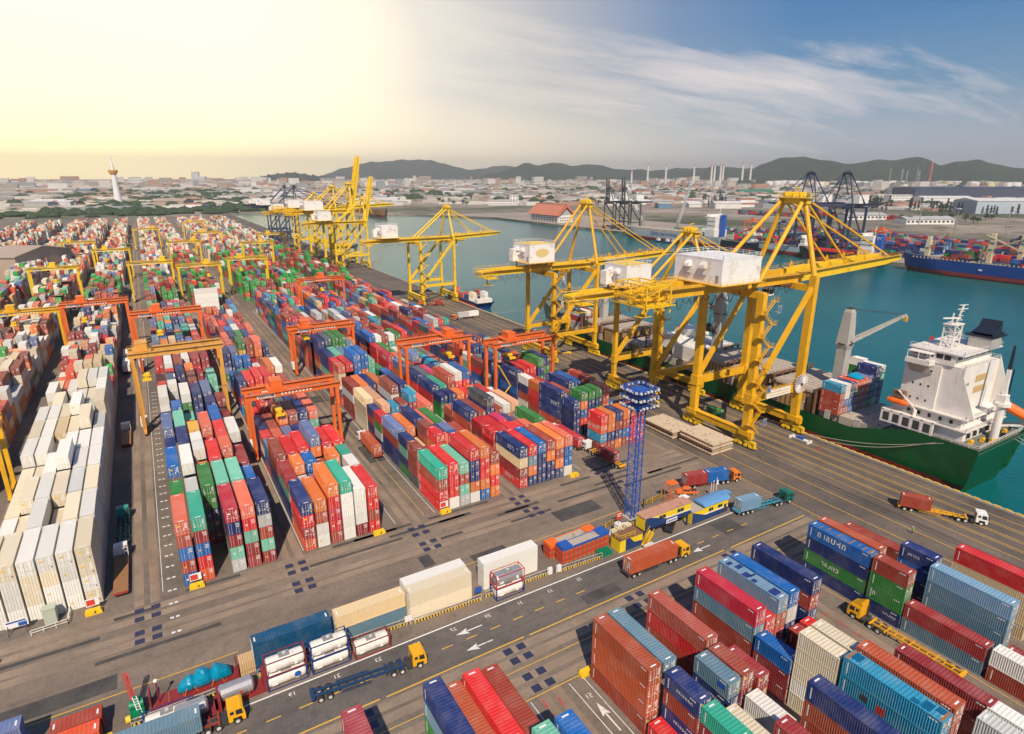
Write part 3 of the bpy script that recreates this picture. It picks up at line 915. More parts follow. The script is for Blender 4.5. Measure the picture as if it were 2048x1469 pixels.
for q in CONS:
    L = L40 if q['L'] == 40 else L20; x, y, z, h = q['x'], q['y'], q['z'], q['h']
    d = Vector((x + 1.2, y, z + h / 2 - CAMZ)); D = d.length; ar = 0
    p = proj(x + 1.2, y + L / 2, z + h); q['top'] = q['tier'] == q['n'] - 1
    vis = 0
    if p and -60 < p[0] < 2110 and 200 < p[1] < 1520:
        if q['top']: vis += CW * L * (CAMZ - z - h) / D
        fr = top_at(q['b'], q['col'], y - 6, y - .1)
        vf = max(0, min(1, (z + h - fr) / h + (.55 if fr == 0 else 0))); vis += vf * CW * h * abs(y) / D
        side = -1 if x > 0 else 1; nb = top_at(q['b'], q['col'] + side, y, y + L)
        vs = max(0, min(1, (z + h - nb) / h)); vis += vs * L * h * abs(x) / D
    q['vis'] = vis * FPX ** 2 / D ** 2; q['any'] = vis > 0.05
ORD = ['first', 'second', 'third', 'fourth', 'fifth', 'sixth', 'seventh', 'eighth']
pick = sorted((q for q in CONS if q['any']), key=lambda q: -q['vis'])
ind = pick[:NIND]
rows = {}
for q in CONS: rows.setdefault(q['b'], set()).add(round(q['row'] * 2) / 2)
rown = {b: sorted(v) for b, v in rows.items()}
rr = random.Random(5); used = {}
ROWW = ['front', 'second', 'third', 'fourth', 'fifth', 'sixth', 'seventh', 'eighth', 'ninth', 'tenth', 'eleventh', 'twelfth', '13th', '14th', '15th', '16th', '17th', '18th', '19th', '20th', '21st', '22nd', '23rd', '24th', '25th', '26th', '27th', '28th', '29th', '30th']
PROTO = {}
for q in ind:
    c = q['c']; reef = c in ('white', 'cream') and q['b'] in ('W', 'L2'); key = (q['L'], 1 if reef else 0)
    k = rown[q['b']].index(round(q['row'] * 2) / 2)
    tier = 'topmost' if q['top'] else 'bottom' if q['tier'] == 0 else ORD[q['tier']]
    lab = '%s %s container, %s tier, %s stack, %s row, %s' % (CN.get(c, c), 'long' if q['L'] == 40 else 'short', tier, ORD[q['col']], ROWW[min(k, 29)], PHR[q['b']])
    used[lab] = used.get(lab, 0) + 1
    o = thing('shipping_container', lab, 'shipping container', (q['x'], q['y'], q['z'] + .02), 0, 'shipping containers stacked in the yard')
    o.scale = (1, 1, (q['h'] - .03) / CH); v = rr.uniform(.82, 1.12); col = tuple(min(.9, a * v) for a in CC[c])
    body, doors = CM[key]; var = rr.randint(0, 2)
    obj('container_body', body, o, col)
    for kk in (0, 1): obj('container_door', doors[var * 2 + kk], o, col)
    q['o'] = o
# everything else in the yard, farther or mostly hidden: one mass
g = MB(); rr = random.Random(9)


def plain(q):
    L = L40 if q['L'] == 40 else L20; v = rr.uniform(.78, 1.12); col = tuple(min(.9, a * v) for a in CC[q['c']])
    x, y, z, h = q['x'], q['y'], q['z'] + .02, q['h'] - .03; g.cur = col
    g.bb(x, y, z, x + CW, y + L, z + h, 0, True)
    if y < 420 and abs(x) < 140:
        g.cur = (.55, .53, .5)
        for k in (.36, .82, 1.62, 2.08): g.bb(x + k - .025, y - .05, z + .12, x + k + .025, y - .001, z + h - .12, 0, True)
        for k in range(3): zz = z + h - .55 - k * .3; g.cur = (.75, .73, .7); g.bb(x + rr.uniform(1.4, 1.7), y - .02, zz, x + 2.25, y - .001, zz + .12, 0, True)
        g.cur = rr.choice([(.75, .73, .7), (.8, .45, .03), col]); g.bb(x + .5, y - .02, z + 1.2, x + .8, y - .001, z + 1.55, 0, True)
        g.cur = tuple(a * .5 for a in col); g.bb(x + 1.2, y - .02, z + .1, x + 1.25, y - .001, z + h - .1, 0, True)
        g.cur = tuple(a * .8 for a in col)
        for zz in (z, z + h - .1): g.bb(x - .012, y, zz, x - .001, y + L, zz + .1, 0, True)


# ------------------------------------------------------------------ ship-to-shore cranes
def bogie_mesh(n=4, mat=M_YEL2):
    b = MB(); b.bar((0, -3.6, 2.2), (0, 3.6, 2.2), .8, .7)
    for s in (-1, 1):
        b.prism([(-.35, s * 1.8 - 1.5, 1.0), (-.35, s * 1.8 + 1.5, 1.0), (-.35, s * 1.8 + .4, 2.0), (-.35, s * 1.8 - .4, 2.0)], (.7, 0, 0))
        for d in (-.85, .85):
            b.tube((-.18, s * 1.8 + d, .42), (.18, s * 1.8 + d, .42), .4, 10, 1); b.bb(-.5, s * 1.8 + d - .5, .5, .5, s * 1.8 + d + .5, 1.1)
    b.bb(-.45, -.5, 2, .45, .5, 3.4); b.bb(.4, -2.6, 1.1, .8, -1.8, 1.9)
    return b


def sts(yc, lab, zg, zap, xb, xt, house, big=True, boom=None, mat=None, mats2=None, grp='yellow quay cranes', xl=141.0, xw=163.0, sgn=1, reel=True, ys=10.0, cab=None, detail=True):
    """boom: None = lowered, else raised angle in degrees. house = (x0,x1,y0,y1,z0,z1) in absolute coordinates"""
    Y = mat or M_YEL; Y2 = mats2 or M_YEL2
    t = thing('quay_crane', lab, 'quay crane', (0, yc, 0), 0, grp)
    lw = 1.7 if big else 1.3; lz = 2.1 if big else 1.5
    tall = zg + (2.9 if big else 2.3); zp = 14.8 if big else 11.5
    X = lambda x: x
    for x in (xl, xw):
        for s in (-1, 1):
            b = MB(); b.bar((x, s * ys, 4.2), (x, s * ys, tall if x == xw else zg), lw, lz, 0)
            b.bb(x - lw * .7, s * ys - lz * .8, 3.9, x + lw * .7, s * ys + lz * .8, 5.4)
            b.bb(x - lw * .65, s * ys - lz * .65, zp - 1.4, x + lw * .65, s * ys + lz * .65, zp + 1.6)
            b.build('leg', Y, t)
    bm = None
    for x in (xl, xw):
        b = MB(); b.bar((x, -ys - 2.4, 4.2), (x, ys + 2.4, 4.2), 1.4, 2.1)
        b.bar((x, -ys - 2, 5.2), (x, ys + 2, 5.2), 1.9, .12); b.build('sill_beam', Y, t)
        for s in (-1, 1):
            if bm is None: bm = bogie_mesh().mesh('bogie', [Y2, M_DARK])
            obj('bogie', bm, t, loc=(x, s * (ys - .4), 0))
            b = MB(); b.bb(x - .4, s * (ys + 3.4) - .3, .6, x + .4, s * (ys + 3.4) + .3, 2.4); b.tube((x, s * (ys + 3.4), 1), (x, s * (ys + 4.4), 1), .16, 8); b.build('buffer', Y2, t)
    for s in (-1, 1):
        b = MB(); b.bar((xl, s * ys, zp), (xw, s * ys, zp), 1.3, 2.3 if big else 1.5)
        if detail: b.rail([(xl + sgn, s * ys - .6, zp + 1.15), (xw - sgn, s * ys - .6, zp + 1.15)], 1.0, 0, .06)
        b.build('portal_beam', Y, t)
        b = MB(); b.bar((xl + sgn * .5, s * ys, zp + 1.2), (xw - sgn * .6, s * ys, zg - .4), 1.1, 1.25); b.build('diagonal_brace', Y, t)
    for x in (xl, xw):
        b = MB(); b.bar((x, -ys - .8, zg - .6), (x, ys + .8, zg - .6), 1.5, 1.8); b.build('cross_beam', Y, t)
    # main girder
    gy = 3.4 if big else 2.6; gd = 2.7 if big else 2.1; hx = xw + sgn * 3.2
    b = MB()
    for s in (-1, 1):
        b.prism([(xb + sgn * 6, s * gy - .65, zg + .3), (hx, s * gy - .65, zg + .3), (hx, s * gy - .65, zg + gd + .3), (xb + sgn * 14, s * gy - .65, zg + gd + .3), (xb, s * gy - .65, zg + 1.6), (xb, s * gy - .65, zg + 1.0)], (0, 1.3, 0))
    k = 9
    for i in range(k + 1):
        x = xb + sgn * .4 + (hx - xb - sgn * .8) * i / k; b.bar((x, -gy, zg + 1.4), (x, gy, zg + 1.4), .5, .6)
    b.build('main_girder', Y2 if not big else Y, t)
    for s in (-1, 1):
        b = MB(); yy = s * (gy + 1.35); b.bar((xb, yy, zg + gd + .1), (hx, yy, zg + gd + .1), 1.0, .1)
        if detail: b.rail([(xb, yy + s * .5, zg + gd + .1), (hx, yy + s * .5, zg + gd + .1)], 1.1, 0, .06, 2.5)
        b.build('girder_walkway', Y, t)
    # boom
    L = abs(xt - hx); th = math.radians(boom if boom is not None else 2.2)
    P = lambda u, y, z: (hx + sgn * (u * math.cos(th) - z * math.sin(th)), y, zg + .4 + u * math.sin(th) + z * math.cos(th))
    b = MB()
    for s in (-1, 1):
        b.prism([P(0, s * gy - .6, 0), P(L * .82, s * gy - .6, .2), P(L, s * gy - .6, 1.1), P(L, s * gy - .6, gd - .4), P(L * .8, s * gy - .6, gd), P(0, s * gy - .6, gd)], (0, 1.2, 0))
    for i in range(int(L / 6) + 1): u = min(L - .3, i * 6 + .3); b.bar(P(u, -gy, 1.2), P(u, gy, 1.2), .4, .5)
    for i in range(int(L / 12) + 1): b.bar(P(i * 12, -gy, 1.3), P(min(L, i * 12 + 12), gy, 1.3), .25, .25)
    b.build("boom", Y2, t)
    for s in (-1, 1):
        b = MB()
        if detail:
            a = [P(u, s * (gy + 1.0), gd) for u in [i * 2.6 for i in range(int(L / 2.6) + 1)]]
            for p, q in zip(a[:-1], a[1:]):
                b.bar(p, q, .9, .08)
                for hh in (.6, 1.1): b.bar((p[0], p[1] + s * .45, p[2] + hh), (q[0], q[1] + s * .45, q[2] + hh), .06, .06)
                b.bar((p[0], p[1] + s * .45, p[2]), (p[0], p[1] + s * .45, p[2] + 1.1), .06, .06)
            b.build('boom_walkway', Y, t)
        for i in range(int(L / 9)):
            b = MB(); u = 4 + i * 9; p = Vector(P(u, s * gy, gd)); b.bar(p, p + Vector((sgn * .7, 0, 2.0)), .28, .45); b.bar(p + Vector((1.3 * sgn, 0, 0)), p + Vector((1.2 * sgn, 0, 1.3)), .25, .4); b.bar(p, p + Vector((1.3 * sgn, 0, .1)), .3, .25)
            if detail: b.build('rope_guide', Y, t)
    # apex frame and stays
    xa = xw + sgn * .5; ay = 3.4 if big else 2.2; r0 = .62 if big else .5
    for s in (-1, 1):
        b = MB(); b.tube((xw, s * (ys - .2), tall), (xa, s * ay, zap - 1.2), r0 * 1.25, 10, 0, r0); b.build('apex_leg', Y, t)
        b = MB(); b.tube((xl + sgn * .5, s * (ys - 2.0 if big else gy), zg + gd), (xa - sgn * 1.0, s * ay, zap - .8), r0 * .95, 10); b.build('back_stay', Y, t)
    b = MB(); b.bar((xa, -ay - 1.2, zap - 1.1), (xa, ay + 1.2, zap - 1.1), 1.9, 1.5)
    w = 2.4 if big else 1.5
    b.bb(xa - w, -ay - 1.9, zap - .3, xa + w, ay + 1.9, zap - .15)
    if detail: b.rail([(xa - w, -ay - 1.9, zap - .15), (xa + w, -ay - 1.9, zap - .15), (xa + w, ay + 1.9, zap - .15), (xa - w, ay + 1.9, zap - .15), (xa - w, -ay - 1.9, zap - .15)], 1.1, 0, .07)
    for s in (-1, 0, 1):
        for dx in (-.8, .8): b.tube((xa + dx, s * ay * .7 - .2, zap + .7), (xa + dx, s * ay * .7 + .2, zap + .7), .75, 10, 0)
    b.bar((xa, 0, zap), (xa, 0, zap + 2.6), .25); b.bar((xa, 0, zap + 2.5), (xa + 1.8 * sgn, 0, zap + 2.5), .25)
    b.build('apex_platform', Y2, t)
    for s in (-1, 1):
        for j, fr in enumerate((.86, .42)):
            e = P(L * fr, s * gy, gd + .3); a = (xa + sgn * .8, s * ay, zap - .7 - j * .7)
            b = MB()
            if boom is None: b.bar(a, e, .46 if big else .36, .46 if big else .36)
            else:
                mid = Vector(a).lerp(Vector(e), .5) + Vector((sgn * 6, 0, -6 - 4 * j)); b.bar(a, mid, .35, .35); b.bar(mid, e, .35, .35)
            b.build('fore_stay', Y, t)
    # machinery house
    x0, x1, y0, y1, z0, z1 = house; y0 -= yc; y1 -= yc
    mh = MB(); mh.bb(x0, y0, z0, x1, y1, z1); n = 7
    mh.bb(x0 - .06, y0 - .06, z1 - .25, x1 + .06, y1 + .06, z1 + .06); mh.bb(x0 - .05, y0 - .05, z0 - .1, x1 + .05, y1 + .05, z0 + .2)
    for i in range(1, n):
        xx = x0 + (x1 - x0) * i / n; yy = y0 + (y1 - y0) * i / n
        mh.bb(xx - .03, y0 - .03, z0 + .2, xx + .03, y0, z1 - .25); mh.bb(x0 - .03, yy - .03, z0 + .2, x0, yy + .03, z1 - .25)
    H = mh.build('machinery_house', M_WHITE, t)
    if not big:
        b = MB(); b.bb(x0 + .4, y0 + .4, z1 + .06, x1 - .4, y1 - .4, z1 + .12); b.build('roof_cover', M_YEL2 if mat is None else M_WHITE, H)
        b = MB(); b.bb(x0 - 2.6, y1 - 4.2, z0, x0 - .02, y1 - 1.2, z1 - 2.2); b.build('side_cabin', M_WHITE, H)
    if detail:
        b = MB(); b.rail([(x0, y0, z1 + .06), (x1, y0, z1 + .06), (x1, y1, z1 + .06), (x0, y1, z1 + .06), (x0, y0, z1 + .06)], 1.15, 0, .07, 2); b.build('roof_railing', M_WHITE, H)
        for k, fy in enumerate((.36, .68)):
            b = MB(); yy = y0 + (y1 - y0) * fy; zz = z0 + (z1 - z0) * .68
            prof = [(x0 - .02, zz + .9), (x0 - .7, zz + .75), (x0 - 1.2, zz + .2), (x0 - 1.25, zz - .6), (x0 - .02, zz - .6)]
            b.prism([(px, yy - .8, pz) for px, pz in prof], (0, 1.6, 0)); b.build('ventilation_hood', M_WHITE, H); b = MB(); b.bb(x0 - .5, yy - .9, zz - 2.6, x0 - .02, yy + .9, zz - 2.3); b.build('ventilation_grille', M_STEEL, H)
        b = MB(); b.bb(x0 - .08, y0 + 1.0, z0 + .3, x0 - .02, y0 + 2.0, z0 + 2.3); b.build('door', M_STEEL, H)
        b = MB()
        b.bb(x0 - 1.3, y0 - 1.2, z0 - .25, x1 + .8, y1 + 1.2, z0 - .12)
        b.rail([(x0 - 1.3, y1 + 1.2, z0 - .12), (x0 - 1.3, y0 - 1.2, z0 - .12), (x1 + .8, y0 - 1.2, z0 - .12)], 1.1, 0, .06, 2)
        for yy in (y0 + 1, y1 - 1):
            for xx in (x0 + 1, x1 - 1): b.bar((xx, yy, zg + gd * .6), (xx, yy, z0 - .2), .5)
        b.build('house_platform', Y, t)
        # rear trolley platform
        b = MB(); xr = xb + sgn * 1.5; wx = 9 if big else 4
        b.bb(xr - 1, -gy - 4, zg - .6, xr + wx, gy + 2.4, zg - .4)
        b.rail([(xr - 1, gy + 2.4, zg - .4), (xr - 1, -gy - 4, zg - .4), (xr + wx, -gy - 4, zg - .4), (xr + wx, gy + 2.4, zg - .4)], 1.1, 0, .08, 1.5)
        if big:
            for xx in (xr, xr + 4, xr + 8):
                for yy in (-gy - 3, -.5, gy + 1.8): b.bar((xx, yy, zg - 2.5), (xx, yy, zg + 4.6), .3)
                b.bar((xx, -gy - 3, zg + 4.6), (xx, gy + 1.8, zg + 4.6), .3); b.bar((xx, -gy - 3, zg + 2), (xx, gy + 1.8, zg + 2), .22)
            for yy in (-gy - 3, -.5, gy + 1.8): b.bar((xr, yy, zg + 4.6), (xr + 8, yy, zg + 4.6), .3); b.bar((xr, yy, zg + 2), (xr + 8, yy, zg + 4.6), .2)
            b.bb(xr + 1, -3, zg, xr + 4, -1, zg + 2); b.bb(xr + 4.5, 0, zg, xr + 7, 2, zg + 1.6)
        b.bar((xr + 1, -gy, zg - .4), (xr + 1, -gy, zg - 3), .3); b.bb(xr - .5, -gy - 2, zg - 3.2, xr + 3, -gy + .5, zg - 3)
        b.build('rear_platform', M_YEL2 if mat is None else Y, t)
        # stairs zig-zag up the near landward leg
        b = MB(); xs, y_s = xl + lw * .5 + .2, -ys - lz * .5 - .8; z = 4.5; k = 0
        while z < zg - 3.4:
            a, c = (xs - 1.6, xs + 1.6) if k % 2 else (xs + 1.6, xs - 1.6)
            for dy in (-.4, .4): b.bar((a, y_s + dy, z), (c, y_s + dy, z + 3.2), .1, .26)
            for i in range(9): f = (i + .5) / 9; b.bb(a + (c - a) * f - .12, y_s - .4, z + 3.2 * f - .02, a + (c - a) * f + .12, y_s + .4, z + 3.2 * f + .02)
            for dy in (-.45, .45): b.bar((a, y_s + dy, z + 1), (c, y_s + dy, z + 4.2), .06)
            b.bb(min(c, c + (1.4 if c > xs else -1.4)), y_s - .9, z + 3.15, max(c, c + (1.4 if c > xs else -1.4)), y_s + 1.1, z + 3.23)
            e = c + (1.4 if c > xs else -1.4); b.rail([(c, y_s - .9, z + 3.2), (e, y_s - .9, z + 3.2), (e, y_s + 1.1, z + 3.2)], 1.1, 0, .06, 1)
            z += 3.2; k += 1
        b.build('stairway', M_YEL if mat is None else Y, t)
        # festoon loops under the girder
        b = MB(); xx = xb + 4
        while abs(xx - hx) > 4:
            pts = [(xx + 2.4 * i / 8, -gy - 1.0, zg - .1 - 2.6 * math.sin(PI * i / 8) * (.7 + .3 * math.sin(xx))) for i in range(9)]
            for p, q in zip(pts[:-1], pts[1:]): b.bar(p, q, .12)
            xx += 2.4 * sgn
        b.build('festoon_cable', M_BLACKS, t)
    # trolley, cab and hoist ropes with spreader
    if boom is None:
        xc, zs = cab if cab else (hx + sgn * 10, 24)
        b = MB(); b.bb(xc - 3, -gy - .4, zg - .3, xc + 3, gy + .4, zg + .2)
        for s in (-1, 1): b.bb(xc - 2.6, s * 1.4 - .3, zg - 1, xc + 2.6, s * 1.4 + .3, zg)
        b.rail([(xc - 3, -gy - .4, zg - 1.2), (xc + 3, -gy - .4, zg - 1.2)], 1, 0, .07)
        b.build('trolley', M_RUST if big else Y, t)
        b = MB(); b.bb(xc - 4.6, -1.3, zg - 3.4, xc - 2.2, 1.3, zg - .9); cb = b.build('operator_cab', M_WHITE, t)
        b = MB(); b.bb(xc - 4.64, -1.1, zg - 3.0, xc - 4.6, 1.1, zg - 1.6); b.bb(xc - 4.4, -1.34, zg - 3, xc - 2.6, -1.3, zg - 1.6); b.build('window', M_GLASS, cb)
        if zs:
            b = MB()
            for dx in (-1, 1):
                for s in (-1, 1): b.bar((xc + dx, s * 1.2, zg), (xc + dx, s * 1.0, zs + 2.2), .09)
            b.build('hoist_rope', M_BLACKS, t)
            b = MB(); b.bb(xc - 1.1, -1.4, zs + 1.4, xc + 1.1, 1.4, zs + 2.3); b.bb(xc - .5, -1.0, zs + 2.3, xc + .5, 1.0, zs + 3.4); b.bb(xc - .8, -3, zs + .4, xc + .8, 3, zs + .9)
            for s in (-1, 1): b.bb(xc - 1.2, s * 3 - .3, zs, xc + 1.2, s * 3 + .3, zs + .9); b.bar((xc, s * 1.2, zs + 1.4), (xc, s * 2.8, zs + .8), .3)
            b.build('spreader', M_DARK, t)
    if reel:
        b = MB(); c = Vector((xw - 1.0, -ys - 1.5, zp + 1.2)); R = 2.9
        for i in range(28):
            a = 2 * PI * i / 28; a2 = 2 * PI * (i + .34) / 28
            q = [c + Vector((math.cos(v) * rr_, 0, math.sin(v) * rr_)) for rr_, v in ((.5, a), (R, a), (R, a2), (.5, a2))]
            b.prism([v - Vector((0, .02, 0)) for v in q], (0, .5, 0), 0)
        b.tube(c - Vector((0, .1, 0)), c + Vector((0, 1.5, 0)), .55, 10, 1); b.tube(c + Vector((0, .15, 0)), c + Vector((0, .42, 0)), R * .98, 28, 1)
        b.build('cable_reel', [M_WHITE, simple('reel_purple', (.1, .06, .1), .6)], t)
    return t


A_ = sts(115, 'largest yellow quay crane, nearest, with a big white machinery house and purple-and-white cable reel', 45, 69.5, 101, 219, (125.3, 140.2, 106, 122.5, 48.4, 54.8), cab=(160, None))
b = MB(); b.bb(147, -11.0, 13.9, 157.6, -10.85, 16.2); sg = b.build('sign_board', M_WHITE, A_)
b = MB(); rr = random.Random(4)
for i in range(2):
    x = 147.8
    while x < 156.6: ww = rr.uniform(.3, .6); b.bb(x, -11.03, 14.4 + i * .85, x + ww, -11.0, 14.75 + i * .85); x += ww + .18
b.build('sign_lettering', M_LYEL, sg)
for z in (7.6, 17.5, 40.5):
    b = MB(); b.bb(144.2, -12.9, z - .9, 145.8, -12.8, z + 1.4); b.bb(143.2, -12.85, z - .3, 144.3, -12.75, z - .1); s1 = b.build('stair_sign', M_STEEL, A_)
    b = MB(); b.bb(144.45, -12.93, z - .4, 144.75, -12.9, z + .9); b.bb(144.95, -12.93, z - .4, 145.55, -12.9, z - .2); b.bb(145.1, -12.93, z - .2, 145.4, -12.9, z + .9); b.build('stair_sign_mark', M_BLUEP, s1)
sts(154, 'smaller yellow quay crane behind the largest one, with a yellow-topped white house', 37.5, 57, 112, 205, (130, 140.5, 147.5, 158.5, 41.4, 48), big=False, cab=(178, 19), reel=False)
sts(213.5, 'yellow quay crane at mid quay with a white house bearing a faded yellow oval', 37.5, 64.5, 111.5, 213, (130.5, 142.5, 205.8, 218.5, 42.2, 49.2), big=False, cab=(151, None), reel=False)
b = MB()
for i in range(20):
    a = 2 * PI * i / 20; b.v.append((136.5 + 3.2 * math.cos(a), 205.8 - .04, 45.9 + 1.7 * math.sin(a)))
b.f.append(list(range(20))); b.m.append(0); b.c.append(None)
tq = [o for o in bpy.data.objects if o.name.startswith('quay_crane') and 'oval' in o.get('label', '')][0]
o = b.build('faded_oval', simple('faded_yellow', (.72, .55, .22), .6), tq); o.location.y = -213.5
sts(354, 'yellow quay crane standing alone over the feeder ship', 37.3, 57, 108.5, 200, (119, 129, 348, 359, 40.9, 47.5), big=False, cab=(172, None), reel=False, mat=M_YEL2)
sts(524, 'distant yellow quay crane with the shorter of two raised booms', 37, 57, 112, 205, (124, 135, 517, 530, 41, 47.5), big=False, boom=78, reel=False, mat=M_YEL2)
sts(560, 'distant yellow quay crane with the taller raised boom', 44, 69, 106, 215, (122, 138, 552, 569, 47.6, 54.5), boom=79, mat=M_YEL2)
sts(615, 'distant yellow quay crane with lowered boom behind the raised pair', 44, 66, 106, 225, (120, 134, 608, 622, 47.6, 54), mat=M_YEL2)
sts(690, 'distant yellow quay crane half hidden in the golden haze', 38, 58, 110, 210, (120, 131, 684, 696, 41.5, 47.5), big=False, mat=M_YEL2, reel=False)
M_NAVYC = simple('crane_slate_blue', (.05, .055, .11), .5, .0, .2, .2)
M_SLATE = simple('crane_dark_grey', (.07, .075, .08), .55, .0, .2, .2)
for yc, lab in ((785, 'dark blue quay crane in the haze far up the yellow crane row'), (840, 'farthest dark blue quay crane at the end of the yellow crane row')):
    sts(yc, lab, 40, 64, 112, 220, (122, 134, yc - 6, yc + 6, 43.5, 49), big=False, mat=M_NAVYC, mats2=M_NAVYC, grp='dark blue quay cranes', reel=False, detail=False)
for yc, lab in ((409, 'dark slate quay crane on the far shore, left of a matching pair'), (370, 'dark slate quay crane on the far shore, right of a matching pair')):
    sts(yc, lab, 46, 79, 668, 545, (618, 634, yc - 7, yc + 7, 49.5, 57), mat=M_NAVYC, mats2=M_NAVYC, grp='dark far-shore cranes', xl=628, xw=603, sgn=-1, reel=False, detail=False)
sts(735, 'dark grey far-shore quay crane with tall raised booms, left one', 38, 60, 660, 567, (622, 636, 728, 742, 43.5, 50), big=False, mat=M_SLATE, mats2=M_SLATE, grp='dark grey far-shore cranes', xl=628, xw=606, sgn=-1, reel=False, detail=False, boom=86)
sts(700, 'dark grey far-shore quay crane with tall raised booms, right one', 38, 60, 660, 567, (622, 636, 693, 707, 43.5, 50), big=False, mat=M_SLATE, mats2=M_SLATE, grp='dark grey far-shore cranes', xl=628, xw=606, sgn=-1, reel=False, detail=False, boom=86)


# ------------------------------------------------------------------ yard gantry cranes
def rtg(x0, y, zb, lab, mat, tx=.35, sp=9.0, span=23.5, grp='orange yard gantry cranes', dy=3.3, lean=0, white_sign=True):
    t = thing('yard_gantry_crane', lab, 'gantry crane', (x0, y, 0), 0, grp)
    for x in (0, span):
        for s in (-1, 1):
            b = MB(); b.bar((x, s * dy, 1.7), (x + (lean if x == 0 else -lean), s * dy, zb), .9, .75, 0, 1.0, .95); b.build('leg', mat, t)
            b = MB(); b.bb(x - .35, s * dy - 1.5, .75, x + .35, s * dy + 1.5, 1.5)
            for d in (-.95, .95): b.tube((x - .32, s * dy + d, .62), (x + .32, s * dy + d, .62), .6, 12, 1); b.tube((x - .34, s * dy + d, .62), (x + .34, s * dy + d, .62), .3, 8, 0)
            b.build('wheel_bogie', [mat, M_BLACKS], t)
        b = MB(); b.bar((x, -dy - .6, 1.75), (x, dy + .6, 1.75), .8, .7); b.build('sill_beam', mat, t); b = MB(); b.bar((x, -dy, zb - .4), (x, dy, zb - .4), .5, .6); b.build('end_tie', mat, t)
    for s in (-1, 1):
        b = MB(); b.bar((-1.0, s * dy, zb + .75), (span + 1.0, s * dy, zb + .75), 1.0, 1.5); b.bar((-1, s * dy - .75, zb + 1.45), (span + 1, s * dy - .75, zb + 1.45), .5, .08)
        b.rail([(-1, s * dy - 1, zb + 1.5), (span + 1, s * dy - 1, zb + 1.5)], 1.0, 0, .05, 2.4)
        b.build('girder', mat, t)
    if white_sign:
        b = MB(); b.bb(2.0, -dy - .58, zb + .25, 6.6, -dy - .52, zb + 1.2); sg = b.build('sign_board', M_WHITE, t)
        b = MB(); x = 2.3
        while x < 5.6: b.bb(x, -dy - .61, zb + .5, x + .32, -dy - .58, zb + .95); x += .45
        b.bb(5.8, -dy - .61, zb + .45, 6.4, -dy - .58, zb + 1.0); b.build('sign_lettering', M_DARK, sg)
    for k in range(9 if white_sign else 0): b = MB(); x = 8.5 + k * .95; b.tube((x, -dy - .62, zb + .75), (x, -dy - .51, zb + .75), .28, 10); b.build('lettering_disc', M_WHITE, t)
    xc = span * tx
    b = MB(); b.bb(xc - 2.4, -dy - .3, zb + 1.5, xc + 2.4, dy + .3, zb + 1.9); b.rail([(xc - 2.4, -dy - .3, zb + 1.9), (xc + 2.4, -dy - .3, zb + 1.9)], 1, 0, .06)
    tr = b.build('trolley', mat, t)
    b = MB(); b.bb(xc - 1.5, -2.2, zb + 1.9, xc + 1.5, 2.2, zb + 4.1); b.bb(xc - 1.62, -2.32, zb + 3.9, xc + 1.62, 2.32, zb + 4.12)
    for k in range(5): b.bb(xc - 1.2 + k * .55, -2.24, zb + 2.1, xc - .9 + k * .55, -2.2, zb + 3.7)
    b.build('winch_house', mat, tr)
    b = MB(); b.bb(xc - 3.6, -1.1, zb - 1.6, xc - 1.7, 1.1, zb + .6); cb = b.build('operator_cab', M_WHITE, t)
    b = MB(); b.bb(xc - 3.64, -.9, zb - 1.3, xc - 3.6, .9, zb + .1); b.bb(xc - 3.4, -1.14, zb - 1.3, xc - 1.9, -1.1, zb + .1); b.build('window', M_GLASS, cb)
    b = MB()
    for dx in (-.8, .8):
        for s in (-1, 1): b.bar((xc + dx, s * 1.3, zb + 1.5), (xc + dx, s * .8, sp + 1.6), .07)
    b.build('hoist_rope', M_BLACKS, t)
    b = MB(); b.bb(xc - .9, -1.2, sp + .9, xc + .9, 1.2, sp + 1.5); b.bb(xc - .6, -2.8, sp + .3, xc + .6, 2.8, sp + .7)
    for s in (-1, 1): b.bb(xc - 1.15, s * 2.8 - .25, sp - .05, xc + 1.15, s * 2.8 + .25, sp + .7); b.bar((xc, s * 1.1, sp + 1.2), (xc, s * 2.7, sp + .6), .25)
    b.build('spreader', M_YEL2, t)
    b = MB(); b.bb(-.95, -1.7, 2.2, .95, 1.7, 4.6); b.bb(-1.0, -.9, 3, -.95, .9, 4.2); b.build('power_box', M_WHITE, t)
    b = MB()
    for i in range(int((zb - 2) / .5)): b.bar((-.55, -dy - .6, 2 + i * .5), (-.05, -dy - .6, 2 + i * .5), .05)
    for x in (-.55, -.05): b.bar((x, -dy - .6, 1.8), (x, -dy - .6, zb), .06)
    b.build('ladder', mat, t)
    return t


rtg(17.7, 171, 17.6, 'nearest orange yard gantry, over the red-topped stacks at centre left', M_ORANGE, .32, 11.6)
rtg(-8.3, 207, 24.2, 'tan yard gantry with tall straight legs over the lane and white-topped stacks', M_TAN, .12, 16.8, white_sign=False)
rtg(43.9, 243, 17.2, 'orange yard gantry over two bright green container rows', M_ORANGE, .22, 14)
rtg(70.2, 191, 20, 'orange yard gantry over the beige-and-navy stacks left of the blue-stacked one', M_ORANGE, .72, 14)
rtg(96.2, 176, 20, 'orange yard gantry nearest the quay, with a slanted yellow stair', M_ORANGE, .3, 15)
b = MB()
q = [o for o in bpy.data.objects if o.get('label', '').startswith('orange yard gantry nearest')][0]
for s in (-.3, .3): b.bar((.5, -4.4 + s, 14), (5.2, -4.4 + s, 6), .12, .3)
b.bar((5.2, -4.4, 6), (1, -4.4, 1.5), .3); b.build('slanted_stair', M_YEL2, q)
rtg(70.2, 348, 19.5, 'orange yard gantry far back in front of the green-stacked quay end', M_ORANGE, .5, 14)
rtg(-8.3, 278, 22.5, 'orange yard gantry behind the tan one with a yellow spreader hanging low', M_ORANGE, .35, 14.5)
